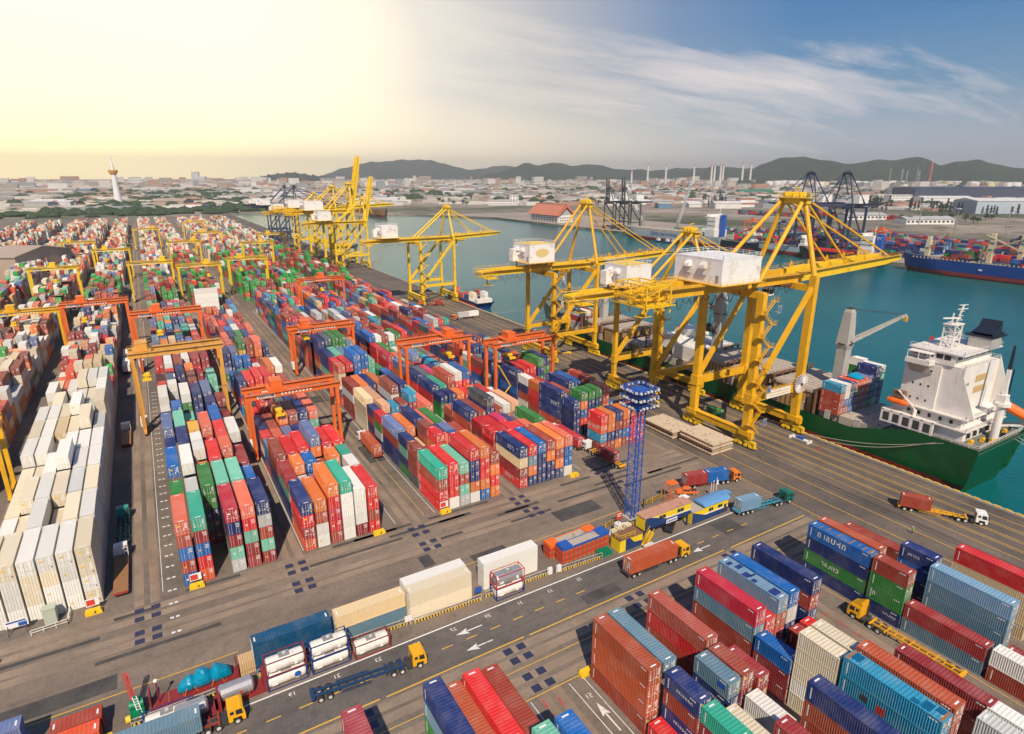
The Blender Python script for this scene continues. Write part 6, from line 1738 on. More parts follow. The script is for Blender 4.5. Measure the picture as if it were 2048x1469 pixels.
row_x(-30, 84.8, 0, 20, 'maroon', 'maroon container with white letters at the bottom left corner', 2.6); row_x(-30, 87.5, 0, 20, 'blue', 'blue flat container at the bottom left corner, left half', 2.6); row_x(-23.9 - 6.2, 87.5, 2.65, 20, 'bluegrey', 'upper blue container at the bottom left corner', 2.5)
M_TANKW = simple('tank_white', (.78, .72, .67), .35, 0, .12, .5, (.5, .42, .36)); M_TANKS = simple('tank_silver', (.55, .54, .55), .28, .6, .2, 1)


def tank_con(x, y, z, lab, frame, tank=M_TANKW, L=6.05, bare=False):
    t = thing('tank_container', lab, 'tank container', (x, y, z), 0, 'tank containers by the road')
    b = MB(); W, H = 2.4, 2.55
    for xx in (0, L - .14):
        for yy in (0, W - .14): b.bb(xx, yy, 0, xx + .14, yy + .14, H)
        b.bb(xx, .14, 0, xx + .14, W - .14, .16); b.bb(xx, .14, H - .14, xx + .14, W - .14, H)
    for yy in (0, W - .12): b.bb(.14, yy, 0, L - .14, yy + .12, .14); b.bb(.14, yy, H - .1, L - .14, yy + .1, H)
    b.build('frame', frame, t)
    b = MB(); R = 1.17; cy, cz = W / 2, 1.32; pr = [(.12, .3), (.2, .85), (.36, 1.1), (.62, R), (L / 2 - .02, R), (L / 2, R + .025), (L / 2 + .02, R), (L - .62, R), (L - .36, 1.1), (L - .2, .85), (L - .12, .3)]
    b.loft([[(px, cy + r_ * math.cos(2 * PI * i / 20), cz + r_ * math.sin(2 * PI * i / 20)) for i in range(20)] for px, r_ in pr])
    for xx in (1.3, L - 1.3):
        b.loft([[(xx + dx, cy + (R + .03) * math.cos(2 * PI * i / 20), cz + (R + .03) * math.sin(2 * PI * i / 20)) for i in range(20)] for dx in (-.04, .04)])
    k_ = b.build('tank', tank, t, smooth=False)
    b = MB(); b.bb(L * .36, cy - .55, cz + R - .12, L * .62, cy + .55, cz + R + .1); b.build('walkway', M_STEEL, k_)
    b = MB(); b.tube((L * .5, cy, cz + R), (L * .5, cy, cz + R + .22), .26, 10); b.build('manhole', M_ROD, k_)
    b = MB(); b.bb(L * .12, -.012, .85, L * .26, .02, 1.25); b.bb(L * .7, -.012, .8, L * .78, .02, 1.5); b.build('data_plate', M_MARK, t)
    return t


M_FMAR = simple('frame_maroon', (.26, .03, .03), .5, 0, .25); M_FNAV = simple('frame_navy', (.01, .04, .2), .5, 0, .2)
tank_con(5.8, 82.3, 0, 'white tank container in a blue frame with a blue emblem, lower left', M_FNAV); tank_con(5.8, 82.3, 2.6, 'white tank container in a maroon frame, upper left of the five', M_FMAR)
tank_con(12.5, 82.3, 0, 'white tank container in a blue frame, lower of the middle pair', M_FNAV); tank_con(12.5, 82.3, 2.6, 'white tank container in a blue frame, upper of the middle pair', M_FNAV)
tank_con(19.2, 81.9, 0, 'single white tank container in a maroon frame nearest the fence sign', M_FMAR)
tank_con(45.9, 82.7, 0, 'white tank container in a blue frame standing alone, lower one', M_FNAV); tank_con(45.9, 82.7, 2.6, 'silver tank container in a bright red frame on the lone stack', M_RED, M_TANKS)
tank_con(-10.4, 82.6, 0, 'tank container with a blue rack frame at bottom left by the orange container', M_FNAV, M_TANKW)
b = MB()
b.tube((10.3, 82.24, 1.5), (10.3, 82.26, 1.5), .5, 18); q = [o for o in bpy.data.objects if o.get('label', '').startswith('white tank container in a blue frame with')][0]
o = b.build('blue_emblem', M_BLUEP, q); o.location = (-5.8, -82.3, 0)


def silver(x, y, lab, L=5):
    t = thing('steel_drum_tank', lab, 'tank', (x, y, 0), .02); b = MB(); R = 1.25
    pr = [(.0, .5), (.1, .95), (.35, R), (.9, R), (.92, R - .02), (L - .9, R - .02), (L - .88, R), (L - .35, R), (L - .1, .95), (L, .5)]
    b.loft([[(px, r_ * math.cos(2 * PI * i / 24), 1.5 + r_ * math.sin(2 * PI * i / 24)) for i in range(24)] for px, r_ in pr]); k_ = b.build('tank', M_TANKS, t)
    b = MB()
    for xx in (.8, L - 1): b.prism([(xx, -1.2, .2), (xx, 1.2, .2), (xx, 1.0, .9), (xx, -1.0, .9)], (.25, 0, 0))
    b.build('saddle', M_FMAR, t); b = MB(); b.tube((L * .6, -1.27, 1.6), (L * .6, -1.2, 1.6), .22, 12); b.build('red_emblem', M_RED, k_)
    b = MB(); b.bb(-.6, -1.5, 0, L + 1.6, 1.5, .22); b.bb(L + 1.2, -1.5, .22, L + 1.6, 1.5, 2.4); b.build('flat_rack', M_FMAR, t)


silver(-.8, 84.1, 'large silver steel drum tank on a maroon flat rack'); silver(-6.6, 83.3, 'smaller silver drum tank left of the large silver one', 4.4)
t = thing('flat_rack', 'maroon flat rack with raised end walls under the turquoise cargo', 'flat rack', (-9.6, 87.4, 0), .01); b = MB(); b.bb(0, 0, 0, 12.1, 2.44, .55)
for x in (0, 11.9): b.bb(x, 0, .55, x + .22, 2.44, 2.6)
for i in range(6): b.bb(.4 + i * 1.95, .1, .55, .5 + i * 1.95, 2.3, .58, 1)
b.build('rack', [M_FMAR, M_WOOD], t)
M_TURQ = simple('turquoise_wrap', (.0, .26, .42), .35, 0, .3, 1.2, (.0, .14, .28))
t = thing('wrapped_machine', 'bulky machine wrapped in turquoise plastic with orange straps', 'wrapped cargo', (-5.9, 88.6, .56)); b = MB(); rr = random.Random(2); rg = []
for k in range(17):
    f = k / 16; L = 7.4; r_ = (.55, .85, 1.0, 1.2, 1.25, 1.1, 1.35, 1.5, 1.5, 1.3, 1.0, 1.3, 1.45, 1.3, 1.1, .95, .6)[k]
    rg.append([(f * L, r_ * .85 * math.cos(2 * PI * i / 16) * (1 + rr.uniform(-.07, .07)), max(0, r_ * .95 + r_ * math.sin(2 * PI * i / 16) * (1 + rr.uniform(-.07, .07)))) for i in range(16)])
b.loft(rg); wr = b.build('wrap', M_TURQ, t)
for xx, s in ((.8, 1), (6.3, -1)):
    b = MB()
    for s2 in (-1, 1): b.bar((xx, s2 * 1.15, 0), (xx + s * .9, s2 * .55, 2.0), .12, .04); b.bar((xx + s * 1.8, s2 * 1.15, 0), (xx + s * .9, s2 * .55, 2.0), .12, .04)
    b.bar((xx + s * .9, -.55, 2.0), (xx + s * .9, .55, 2.05), .12, .05); b.build('strap', M_LIFE, t)
t = thing('wooden_crate', 'pale timber crate right of the turquoise cargo', 'crate', (2.7, 87.5, 0)); b = MB(); b.bb(0, 0, .3, 2.3, 2.2, 2.6)
for i in range(7): b.bb(.05 + i * .33, -.03, .3, .27 + i * .33, 0, 2.6, 1); b.bb(.05 + i * .33, 0, 2.6, .27 + i * .33, 2.2, 2.64, 1)
b.bb(-.04, -.05, .9, 2.34, -.03, 1.1); b.build('crate', [simple('timber_dark', (.42, .26, .12), .8), simple('timber_pale', (.66, .46, .25), .8, 0, .2, 2)], t)
t = thing('green_machine', 'green pump machine with a white ladder and tall red mast', 'machine', (-11.2, 88.0, 0)); b = MB()
b.bb(-.9, -.9, .3, .9, .9, 1.3); b.tube((-.9, 0, 1.9), (.9, 0, 1.9), .6, 12); b.tube((0, -1.2, .9), (0, 1.2, .9), .5, 12); b.bb(-.4, -.4, 2.2, .5, .5, 2.9); b.build('engine', M_GREENP, t)
b = MB(); b.bar((.2, -1.1, .2), (-.3, -.2, 3.4), .1); b.bar((.7, -1.1, .2), (.2, -.2, 3.4), .1)
for i in range(8): f = i / 8; b.bar((.2 - .5 * f, -1.1 + .9 * f, .3 + 3.1 * f), (.7 - .5 * f, -1.1 + .9 * f, .3 + 3.1 * f), .07)
b.build('ladder', M_WHITE, t); b = MB(); b.lattice((-.2, .6, 1), (-.9, 2.6, 5.6), .5, .5, 6, .08, .06); b.build('boom', M_RED, t); b = MB(); b.tube((-1.5, -.9, .5), (-.9, -.9, .5), .5, 10); b.build('hose_reel', M_YEL2, t)
t = thing('light_pole', 'short white-topped pole by the green pump machine', 'pole', (-8.4, 88.2, 0)); b = MB(); b.tube((0, 0, 0), (0, 0, 4.2), .1, 8); b.build('pole', M_FMAR, t); b = MB(); b.lathe((0, 0, 4.2), [(.1, 0), (.28, .15), (.28, .4), (.05, .55)], 10); b.build('lamp', M_WHITE, t)
t = thing('lifting_frame', 'yellow lattice lifting frame lying at the bottom left edge', 'lifting frame', (-21.0, 81.2, 0)); b = MB(); b.lattice((0, 0, 2.2), (7.2, .8, 2.6), 1.6, 1.0, 6, .16, .12); b.bar((1, .1, 0), (1, .1, 1.8), .25); b.bar((6, .7, 0), (6, .7, 2.1), .25); b.build('frame', M_YEL2, t)
# fence, kerb, fence boards
for k, (p, q) in enumerate((((-12, 85.6), (4, 85.8)), ((5, 86.2), (18, 86.2)), ((18.3, 85.7), (30.4, 85.3)), ((30.6, 84.9), (43.6, 84.4)), ((44.6, 84.6), (59, 84.3)), ((60, 83.9), (71, 83.2)))):
    t = thing('wire_fence', 'low wire fence along the road verge, %s panel run counting from the left' % ORD[k], 'fence', (p[0], p[1], 0), 0, 'fence along the road'); d = Vector((q[0] - p[0], q[1] - p[1], 0)); b = MB()
    b.rail([(0, 0, 0), tuple(d)], 1.5, 0, .06, 2.2); b.build('railing', M_ROD, t)
    b = MB(); b.bar((0, .35, .2), tuple(d + Vector((0, .35, .2))), .3, .4); b.build('striped_kerb', M_STRIPE, t)
for k, (x, y, c, lab) in enumerate(((29.6, 85.0, M_WHITE, 'small white board on the fence beside the rusty beige container'), (43.6, 85.6, M_BLUEP, 'small blue sign on red posts left of the lone tank stack'), (58.6, 84.0, M_WHITE, 'white cabinet on the fence by the flat racks, left one'), (60.6, 83.8, M_WHITE, 'white cabinet on the fence by the flat racks, right one'))):
    t = thing('fence_sign' if k < 2 else 'fence_cabinet', lab, 'sign' if k < 2 else 'cabinet', (x, y, 0)); b = MB()
    if k < 2: b.bb(-.7, -.05, 1.0, .7, .05, 2.2)
    else: b.bb(-.45, -.25, .5, .45, .25, 1.9)
    b.build('board' if k < 2 else 'box', c, t); b = MB(); b.bb(-.5, .06, 0, -.42, .14, 2.4 if k == 1 else 1.2); b.bb(.42, .06, 0, .5, .14, 2.4 if k == 1 else 1.2); b.build('post', M_RED if k == 1 else M_ROD, t)
# yellow corner guards with red and white signs
for k, (x, y, s, lab) in enumerate(((-2.6, 115.6, 1, 'at the front corner of the tan gantry block'), (-19.2, 117, 1, 'beside the white reefer block'), (33.4, 115.4, 0, 'at the right corner of the near orange gantry block'), (49.6, 116.0, 1, 'at the front corner of the teal-topped stack'), (86.2, 115.4, 0, 'at the right corner of the blue-striped row'), (48.4, 60.6, 0, 'at the far corner of the tall orange stack'))):
    t = thing('corner_guard', 'yellow concrete corner guard ' + lab, 'barrier', (x, y, 0), 0, 'yellow corner guards'); b = MB(); b.prism([(0, -.5, 0), (2.6, -.5, 0), (2.6, -.5, .55), (2.4, -.5, .95), (.2, -.5, .95), (0, -.5, .55)], (0, .9, 0)); b.build('block', M_YEL2, t); b = MB(); b.bb(1.5, -.52, .3, 1.7, -.5, .8); b.bb(1.3, -.52, .3, 1.5, -.5, .42); b.build('number', M_DARK, t)
    if s:
        u = tag(MB.build(b, 'x', M_DARK), 'x', 'x'); bpy.data.objects.remove(u)
        t2 = thing('notice_sign', 'red and white notice sign ' + lab, 'sign', (x + .3, y + .65, 0), 0, 'red and white corner signs'); b = MB(); b.bb(0, -.05, 1.2, 2.0, .05, 2.7); b.build('board', M_WHITE, t2); b = MB(); b.bb(.12, -.07, 1.35, 1.4, -.05, 2.5); b.build('red_panel', M_RED, t2); b = MB(); b.bb(.2, .06, 0, .3, .14, 2.6); b.bb(1.7, .06, 0, 1.8, .14, 2.6); b.build('post', M_STEEL, t2)
t = thing('notice_sign', 'wide white and blue board on trestle legs before the white reefers', 'sign', (-30.4, 118.0, 0)); b = MB(); b.bb(0, -.05, 1.1, 3.2, .05, 2.5); b.build('board', M_WHITE, t); b = MB(); b.bb(1.8, -.07, 1.2, 3.0, -.05, 1.9); b.bb(.2, -.07, 2.05, 2.9, -.05, 2.35); b.build('lettering', M_BLUEP, t); b = MB()
for x in (.3, 2.8): b.bar((x, -.7, 0), (x, 0, 1.6), .1); b.bar((x, .7, 0), (x, 0, 1.6), .1)
b.build('leg', M_DARK, t)
t = thing('electrical_cabinet', 'pale green electrical cabinet in a white guard rail before the reefers', 'cabinet', (-25, 117.2, 0)); b = MB(); b.bb(0, 0, .2, 1.8, 1.5, 3.2); b.bb(-.1, -.1, 3.2, 1.9, 1.6, 3.3); b.build('cabinet', simple('pale_green', (.45, .5, .4), .5), t); b = MB(); b.rail([(-1.8, -1.6, 0), (3.4, -1.2, 0), (3.4, 2.6, 0)], 1.1, 0, .08, 1.6); b.build('guard_rail', M_WHITE, t)
# hatch covers stacked on the quay
M_HPALE = simple('hatch_pale', (.62, .5, .36), .7, 0, .25, .5, (.42, .3, .19))
for k, (x, y) in enumerate(((126.6, 119.2), (127.8, 105.2))):
    for i in range(3 + k):
        t = thing('hatch_cover', 'pale steel hatch cover on the quay, %s in the %s pile' % (('bottom', 'second', 'third', 'top')[i] if i < 2 + k else 'top', ('farther', 'nearer')[k]), 'hatch cover', (x + (.5 if i % 2 else 0), y + (.3 if i % 2 else 0), i * .85), 0, 'hatch covers piled on the quay'); b = MB(); b.bb(0, 0, .3, 8.4, 12.6, .72); b.build('plate', M_HPALE, t); b = MB()
        for q in range(12): b.bb(-.06, .3 + q * 1.04, .1, -.02, 1.0 + q * 1.04, .55)
        b.bb(0, .1, .02, 8.4, 12.5, .3); b.build('skirt', M_RUST, t)
        b = MB(); rr = random.Random(k * 5 + i)
        for q in range(10): x_, y_ = rr.uniform(.3, 7.8), rr.uniform(.4, 12); b.bb(x_, y_, .72, x_ + .35, y_ + .3, .82)
        b.build('lashing_point', M_RUST, t)
lone(151.5, 123.0, 0, 20, 'green', 'dull green container alone on the quay under the largest crane', 2.6)
for k, (x, y, lab) in enumerate(((159.2, 99.5, 'white and blue container spreader lying at the quay edge'), (153, 212, 'yellow and white container spreader lying on the quay by the mid crane'))):
    t = thing('spreader_frame', lab, 'spreader', (x, y, 0), .05 + k); b = MB(); b.bb(-.5, -2.8, .2, .5, 2.8, .7)
    for s in (-1, 1): b.bb(-1.2, s * 2.8 - .25, 0, 1.2, s * 2.8 + .25, .7); b.bar((0, s * 1, .7), (0, s * 2.4, .7), .3)
    b.build('frame', M_WHITE if not k else M_YEL2, t); b = MB(); b.bb(-.6, -1.1, .7, .6, 1.1, 1.2); b.build('head_block', M_BLUEP, t)
t = thing('traffic_cone', 'small red traffic cone on the quay near the crane leg', 'cone', (158.6, 93, 0)); b = MB(); b.lathe((0, 0, 0), [(.35, 0), (.35, .06), (.2, .08), (.04, .8)], 10); b.build('cone', M_RED, t)
# white rack of reefers across the lane, navy container lying crosswise
for k in range(5): lone(20.2, 392 + .0, k * 2.7, 40, 'white', 'white container laid across the yard below the lettered yellow gantry, %s tier' % ORD[k], 2.64, PI / 2 * 0 - PI / 2, 'white crosswise stack', True)
lone(66, 366, 0, 40, 'navy', 'navy container with white letters lying crosswise in the cross lane', 2.64, -PI / 2)
lone(92, 362, 0, 40, 'grey', 'grey-white container lying crosswise behind the farthest orange gantry', 2.64, -PI / 2)
# roof patches and side letters of particular near containers
def find(lab): return [o for o in bpy.data.objects if o.get('label', '').startswith(lab)]
def at(x, y, z): return min((q for q in CONS if 'o' in q), key=lambda q: abs(q['x'] - x) + abs(q['y'] - y) + abs(q['z'] + q['h'] - z) * 3)
M_PATN = simple('roof_patch_navy', (.02, .04, .2), .5, 0, .2); M_PATB = simple('roof_patch_blue', (.0, .12, .26), .5, 0, .3); M_RUSTP = simple('roof_rust', (.33, .16, .08), .8, 0, .3)
q = at(77.1, 47.6, 11.6); b = MB()
for y, x, dx, dy in ((10.2, .3, 1.2, .7), (8.6, .9, 1.4, .9), (6.3, .2, 1.3, 1.2), (4.8, .2, .9, .8), (1.0, .3, 1.7, 1.4), (6.1, .9, 1.4, .4)): b.bb(x, y, CH + .003, x + dx, y + dy, CH + .012)
b.build('roof_patch', M_PATN, q['o'])
q = at(71.75, 22, 14); b = MB()
for y, x, dx, dy in ((10.4, .7, 1.5, 1.2), (1.6, .3, 1.6, 1.1), (2.9, .2, .8, .9), (.5, 1.2, 1, .9)): b.bb(x, y, CH + .003, x + dx, y + dy, CH + .012)
b.build('roof_patch', M_PATB, q['o']); b = MB(); b.bb(.1, 11.4, CH + .003, 2.3, 12.0, CH + .011); b.build('roof_rust', M_RUSTP, q['o']); b = MB(); b.bb(.1, .15, CH + .003, 2.3, .5, CH + .011); b.build('roof_rust', M_RUSTP, q['o'])
q = at(71.75, 22, 11.2); b = MB(); b.bb(-.012, 8.2, 1.0, .0, 9.2, 1.9); b.build('side_patch', M_DARK, q['o']); b = MB()
for k in range(4): b.bb(-.012, 6.0 + k * .3, .7, .0, 6.2 + k * .3, 1.9)
b.build('side_patch', M_RED, q['o'])
q = at(102.5, 47.6, 10.8); rr = random.Random(1)
for k in range(9): b = MB(); y = .4 + k * 1.2; b.bb(rr.uniform(.1, 1), y, CH + .003, rr.uniform(1.3, 2.3), y + rr.uniform(.15, .5), CH + .011); b.build('roof_rust', M_RUSTP, q['o'])


def side_mark(x, y, z, n, size, off, mat=M_MARK, seed=1, slope=0):
    """a row of worn white letter strokes on the seaward-left side of a container"""
    q = at(x, y, z); rr = random.Random(seed); b = MB(); yy = off
    for k in range(n):
        zc = 1.5 + slope * k; w_ = size * rr.uniform(.45, .75)
        b.bb(-.014, yy, zc - size / 2, .0, yy + w_ * .25, zc + size / 2)
        if rr.random() < .7: b.bb(-.014, yy, zc + size * .3, .0, yy + w_, zc + size / 2)
        if rr.random() < .6: b.bb(-.014, yy, zc - size / 2, .0, yy + w_, zc - size * .3)
        if rr.random() < .5: b.bb(-.014, yy + w_ * .75, zc - size / 2, .0, yy + w_, zc + size / 2)
        if rr.random() < .4: b.bb(-.014, yy, zc - .1 * size, .0, yy + w_, zc + .1 * size)
        yy += w_ + size * .3
    b.build('side_lettering', mat, q['o'])


for a in ((102.5, 47.6, 10.8, 6, 1.1, 4.5), (102.5, 47.6, 5.4, 5, .8, 5), (52.2, 40.8, 10.5, 7, .45, 1.0), (52.2, 40.8, 5.2, 7, .45, 1), (57.8, 40.8, 7.9, 6, .45, 1), (102.3, 41, 2.7, 7, .4, .6), (102.3, 41, 5.4, 1, .8, 4.6), (110.6, 40.8, 10.9, 5, .5, 2.6), (49.8, 142, 11.3, 5, .8, 2), (71.7, 143.9, 11.3, 4, .7, 1), (71.7, 116.9, 11, 3, 1.2, 3), (71.7, 116.9, 2.75, 4, 1.2, 3), (102.5, 123.5, 8.2, 8, .8, .8), (102.5, 162.2, 10.8, 6, .9, .8), (102.5, 155.7, 8.2, 4, 1.2, 1), (49.8, 183, 8.2, 5, .9, 2.4), (49.8, 224, 5, 5, 1, 2)):
    side_mark(a[0], a[1], a[2], a[3], a[4], a[5], seed=int(a[0] + a[5] * 10))
q = at(57.8, 40.8, 10.5); b = MB(); b.bb(-.012, .5, 1.2, 0, 1.8, 2.1); k_ = b.build('blue_label', M_BLUEP, q['o'])
# ------------------------------------------------------------------ far shore, city, hills, haze
def ray_at(px, py, dist):
    """world point on the sight line of a photo pixel at a horizontal distance"""
    d = pix_dir(px, py); h = math.hypot(d.x, d.y); return Vector((d.x / h * dist, d.y / h * dist, CAMZ + d.z / h * dist))


def tz(x, y):
    d = math.hypot(x, y); return max(0.0, min(1.0, (d - 2600) / 3600.0)) ** 1.2 * 36.0 if (y > 0 or x > 600) else 0.0


# rising terrain towards the hills
b = MB(); na, nr = 60, 14; rs = [2600 + i * 420 for i in range(nr)] + [9500, 12000]
vs = []
for r_ in rs:
    for i in range(na + 1):
        a = math.radians(-12 + 150 * i / na); x, y = r_ * math.cos(a), r_ * math.sin(a); vs.append((x, y, tz(x, y) - .05))
b.v = vs
for k in range(len(rs) - 1):
    for i in range(na): o_ = k * (na + 1) + i; b.f.append([o_, o_ + na + 1, o_ + na + 2, o_ + 1]); b.m.append(0); b.c.append(None)
struct('terrain', b, M_LAND)
M_HILL, nt_, b_ = new_mat('hill_forest'); b_.inputs['Roughness'].default_value = 1
p_ = N(nt_, 'ShaderNodeNewGeometry').outputs['Position']
nt_.links.new(ramp(nt_, noise(nt_, .012, 6, .7, p_), [(.35, (.012, .028, .014)), (.55, (.03, .055, .024)), (.7, (.06, .075, .035))]), b_.inputs['Base Color']); bump(nt_, b_, noise(nt_, .02, 5, .7, p_), 1.0, 20)


def ridge(pts, D, name='hills', wid=900, seed=1, amp=10):
    r = random.Random(seed); xs = []; n = 90
    x0, x1 = pts[0][0], pts[-1][0]
    f = lerp_pts(pts); ph = [r.uniform(0, 6.28) for _ in range(6)]
    b = MB(); rows = []
    for i in range(n + 1):
        px = x0 + (x1 - x0) * i / n; py = f(px); dd = D * (1 + .03 * math.sin(i * .21 + ph[0]))
        py += 1.0 * math.sin(i * .55 + ph[1]) + .7 * math.sin(i * 1.1 + ph[2]) + .5 * r.uniform(-1, 1)
        py = min(py, 356)
        col = []
        for u, hh in ((-wid, 0), (-wid * .62, .34), (-wid * .34, .66), (-wid * .12, .92), (0, 1), (wid * .2, .9), (wid * .8, .35), (wid * 1.4, 0)):
            P_ = ray_at(px, py, dd); top = P_.z; base = tz(P_.x, P_.y) - 2; k = (dd + u) / dd
            z = base + (top - base) * max(0, hh + (.05 * math.sin(i * .8 + u * .01 + ph[3]) if 0 < hh < 1 else 0))
            col.append((P_.x * k, P_.y * k, z))
        rows.append(col)
    b.loft(rows, 0, closed=False); tag(b.build(name, M_HILL, smooth=True), kind='structure')


ridge([(1480, 352), (1520, 330), (1560, 317), (1606, 313), (1650, 322), (1700, 328), (1750, 321), (1790, 320), (1834, 313), (1860, 322), (1880, 331), (1910, 323), (1960, 321), (2010, 332), (2060, 341), (2150, 338), (2250, 350)], 5600, seed=2)
ridge([(960, 354), (1010, 341), (1050, 327), (1080, 331), (1105, 324), (1140, 332), (1180, 328), (1230, 338), (1300, 341), (1350, 338), (1400, 336), (1450, 333), (1500, 338), (1560, 352)], 7200, seed=3)
ridge([(640, 352), (720, 327), (790, 321), (840, 319), (890, 327), (930, 340), (980, 336), (1010, 330), (1060, 338), (1120, 352)], 10800, seed=4)
ridge([(520, 353), (560, 347), (585, 345), (620, 350), (660, 354)], 6500, seed=5)
# pink-roofed terminal building
TB = thing('terminal_building', 'long white terminal building with a steep salmon-pink gabled roof on the far quay', 'building', (628, 920, 0), 0)
b = MB(); b.bb(-15, -44, 0, 15, 44, 12); TW = b.build('wall', M_WHITE, TB)
b = MB(); e = 19.5; b.prism([(-20, -48, 11.6), (0, -48, 29), (20, -48, 11.6), (17, -48, 11.2), (0, -48, 26), (-17, -48, 11.2)], (0, 96, 0)); b.bb(-1, -48.5, 28, 1, 48.5, 29.6); b.build('roof', simple('roof_salmon', (.56, .2, .12), .8, 0, .15, .2), TB)
b = MB()
for s in (-47.9, -46.2): b.prism([(-21, s, 11), (0, s, 30), (21, s, 11), (19, s, 11), (0, s, 28), (-19, s, 11)], (0, .6, 0))
b.build('gable_trim', M_RED, TB)
b = MB(); b.prism([(-15, -44.2, 12), (15, -44.2, 12), (0, -44.2, 25)], (0, .3, 0)); b.build('gable_wall', M_GREY, TB)
b = MB()
for z in (2.0, 6.4, 9.4):
    for k in range(18): b.bb(-15.15, -42 + k * 4.7, z, -15, -39 + k * 4.7, z + (2.6 if z < 3 else 1.5))
for z in (2, 6.5):
    for k in range(5): b.bb(-12 + k * 5, -44.15, z, -9 + k * 5, -44, z + 2)
b.build('window', M_DARK, TW)
b = MB()
for k in range(11): b.bb(-17.5, -45 + k * 8.9, 0, -16.8, -44.3 + k * 8.9, 11.5)
b.build('column', M_WHITE, TB)
# tower
TW2 = thing('observation_tower', 'pale tapering observation tower with a bowl-shaped pod and spire in the golden haze', 'tower', (-46, 2160, 0))
b = MB(); b.lathe((0, 0, 0), [(11, 0), (8, 40), (6.5, 84)], 16); b.build('shaft', M_WHITE, TW2)
b = MB(); b.lathe((0, 0, 80), [(6, 0), (10, 4), (12.5, 11), (12.5, 13), (8, 14)], 20); b.build('pod', M_TAN, TW2); b = MB(); b.lathe((0, 0, 94), [(5, 0), (3.2, 18), (1.6, 24), (1, 40), (.2, 52)], 10); b.build('spire', M_WHITE, TW2)
# buildings: (px left, px right, py base, height m, depth, kind)
M_ROOFG = simple('roof_grey', (.46, .45, .44), .6, 0, .2, .05); M_ROOFN = simple('roof_navy', (.05, .065, .11), .6, 0, .2, .05); M_ROOFW = simple('roof_white', (.70, .68, .66), .6, 0, .15, .05); M_ROOFT = simple('roof_tan', (.42, .33, .26), .7, 0, .2, .05); M_ROOFGR = simple('roof_green', (.05, .2, .12), .6, 0, .2, .05); M_WALLB = simple('wall_blue', (.12, .22, .36), .6, 0, .15, .05)


def gnd(px, py):
    d = pix_dir(px, py); t = -CAMZ / d.z; return Vector((d.x * t, d.y * t, 0))


def shed(name, lab, px0, px1, py, h, depth, wall, roof, group=None, gable=.22, bays=0, cat='building'):
    a, c = gnd(px0, py), gnd(px1, py)
    if a.length > 7000 or c.length > 7000: a = ray_at(px0, py, 5200); c = ray_at(px1, py, 5200)
    zb = tz(a.x, a.y); a.z = c.z = 0; u = (c - a); L = u.length; ang = math.atan2(u.y, u.x); n_ = Vector((-u.y, u.x, 0)).normalized()
    if n_.dot(a) < 0: n_ = -n_; flip = True
    else: flip = False
    t = thing(name, lab, cat, (a.x, a.y, zb), ang, group); s = -1 if flip else 1
    b = MB(); y0, y1 = sorted((0, s * depth)); b.bb(0, y0, -1, L, y1, h); w_ = b.build('wall', wall, t)
    b = MB(); ym = (y0 + y1) / 2; g_ = h + depth * gable * .5
    b.prism([(-1, y0 - 1, h), (-1, ym, g_), (-1, y1 + 1, h), (-1, y1 + 1, h + .8), (-1, ym, g_ + .9), (-1, y0 - 1, h + .8)], (L + 2, 0, 0)); b.prism([(0, y0, h), (0, y1, h), (0, ym, g_)], (.2, 0, 0)); b.prism([(L - .2, y0, h), (L - .2, y1, h), (L - .2, ym, g_)], (.2, 0, 0)); b.build('roof', roof, t)
    if bays:
        b = MB(); yy = y0 - .2 if s > 0 else y1
        for fl in range(bays):
            k = max(2, int(L / 7)); z = h * (fl + .35) / bays
            for i in range(k): b.bb(L * (i + .2) / k, yy, z, L * (i + .75) / k, yy + .2, z + h / bays * .42)
        b.build('window', M_DARK, w_)
    return t


shed('office_building', 'long white two-storey office behind the far left quay', 976, 1036, 411, 13, 22, M_WHITE, M_ROOFW, gable=.03, bays=2)
shed('office_building', 'white block of four storeys rising at the end of the long office', 1019, 1037, 410, 24, 20, M_WHITE, M_ROOFW, gable=.02, bays=4)
shed('warehouse', 'white shed behind the dark raised pylons across the water', 1218, 1268, 408, 14, 40, M_WHITE, M_ROOFW)
shed('warehouse', 'pale gabled warehouse with white porch behind the far container yard, left one', 1694, 1772, 440, 7.5, 36, M_WHITE, M_ROOFG, bays=1)
shed('warehouse', 'pale gabled warehouse behind the far container yard, right one', 1812, 1908, 449, 7.5, 34, M_WHITE, M_ROOFG, bays=1)
shed('warehouse', 'huge pale blue-walled shed with a white roof at the right edge', 1950, 2110, 428, 26, 70, simple('wall_pale_blue', (.42, .48, .55), .6, 0, .1, .05), M_ROOFW, gable=.12)
shed('warehouse', 'long pale-roofed shed just left of the huge right-edge shed', 1846, 1946, 408, 16, 60, M_ROOFW, M_ROOFW, gable=.15)
shed('warehouse', 'vast dark navy warehouse stretching to the right edge', 1828, 2120, 398, 34, 140, M_ROOFN, M_ROOFN, gable=.08)
shed('warehouse', 'pale tan-walled depot behind the vast navy warehouse', 1825, 1910, 380, 22, 120, M_ROOFT, M_ROOFG, gable=.1)
shed('office_building', 'white multi-storey block among the dark trees behind the far yard', 1778, 1822, 408, 24, 30, M_WHITE, M_ROOFW, gable=.04, bays=4)
for k in range(5): shed('warehouse', 'green-roofed shed in a row on the far plain, %s from left' % ORD[k], 1478 + k * 14, 1491 + k * 14, 389, 9, 60, M_ROOFGR, M_ROOFGR, 'green-roofed sheds', .3)
shed('warehouse', 'grey-roofed shed at the left edge in the glare', -30, 40, 562, 17, 60, M_ROOFT, M_ROOFT, gable=.18)
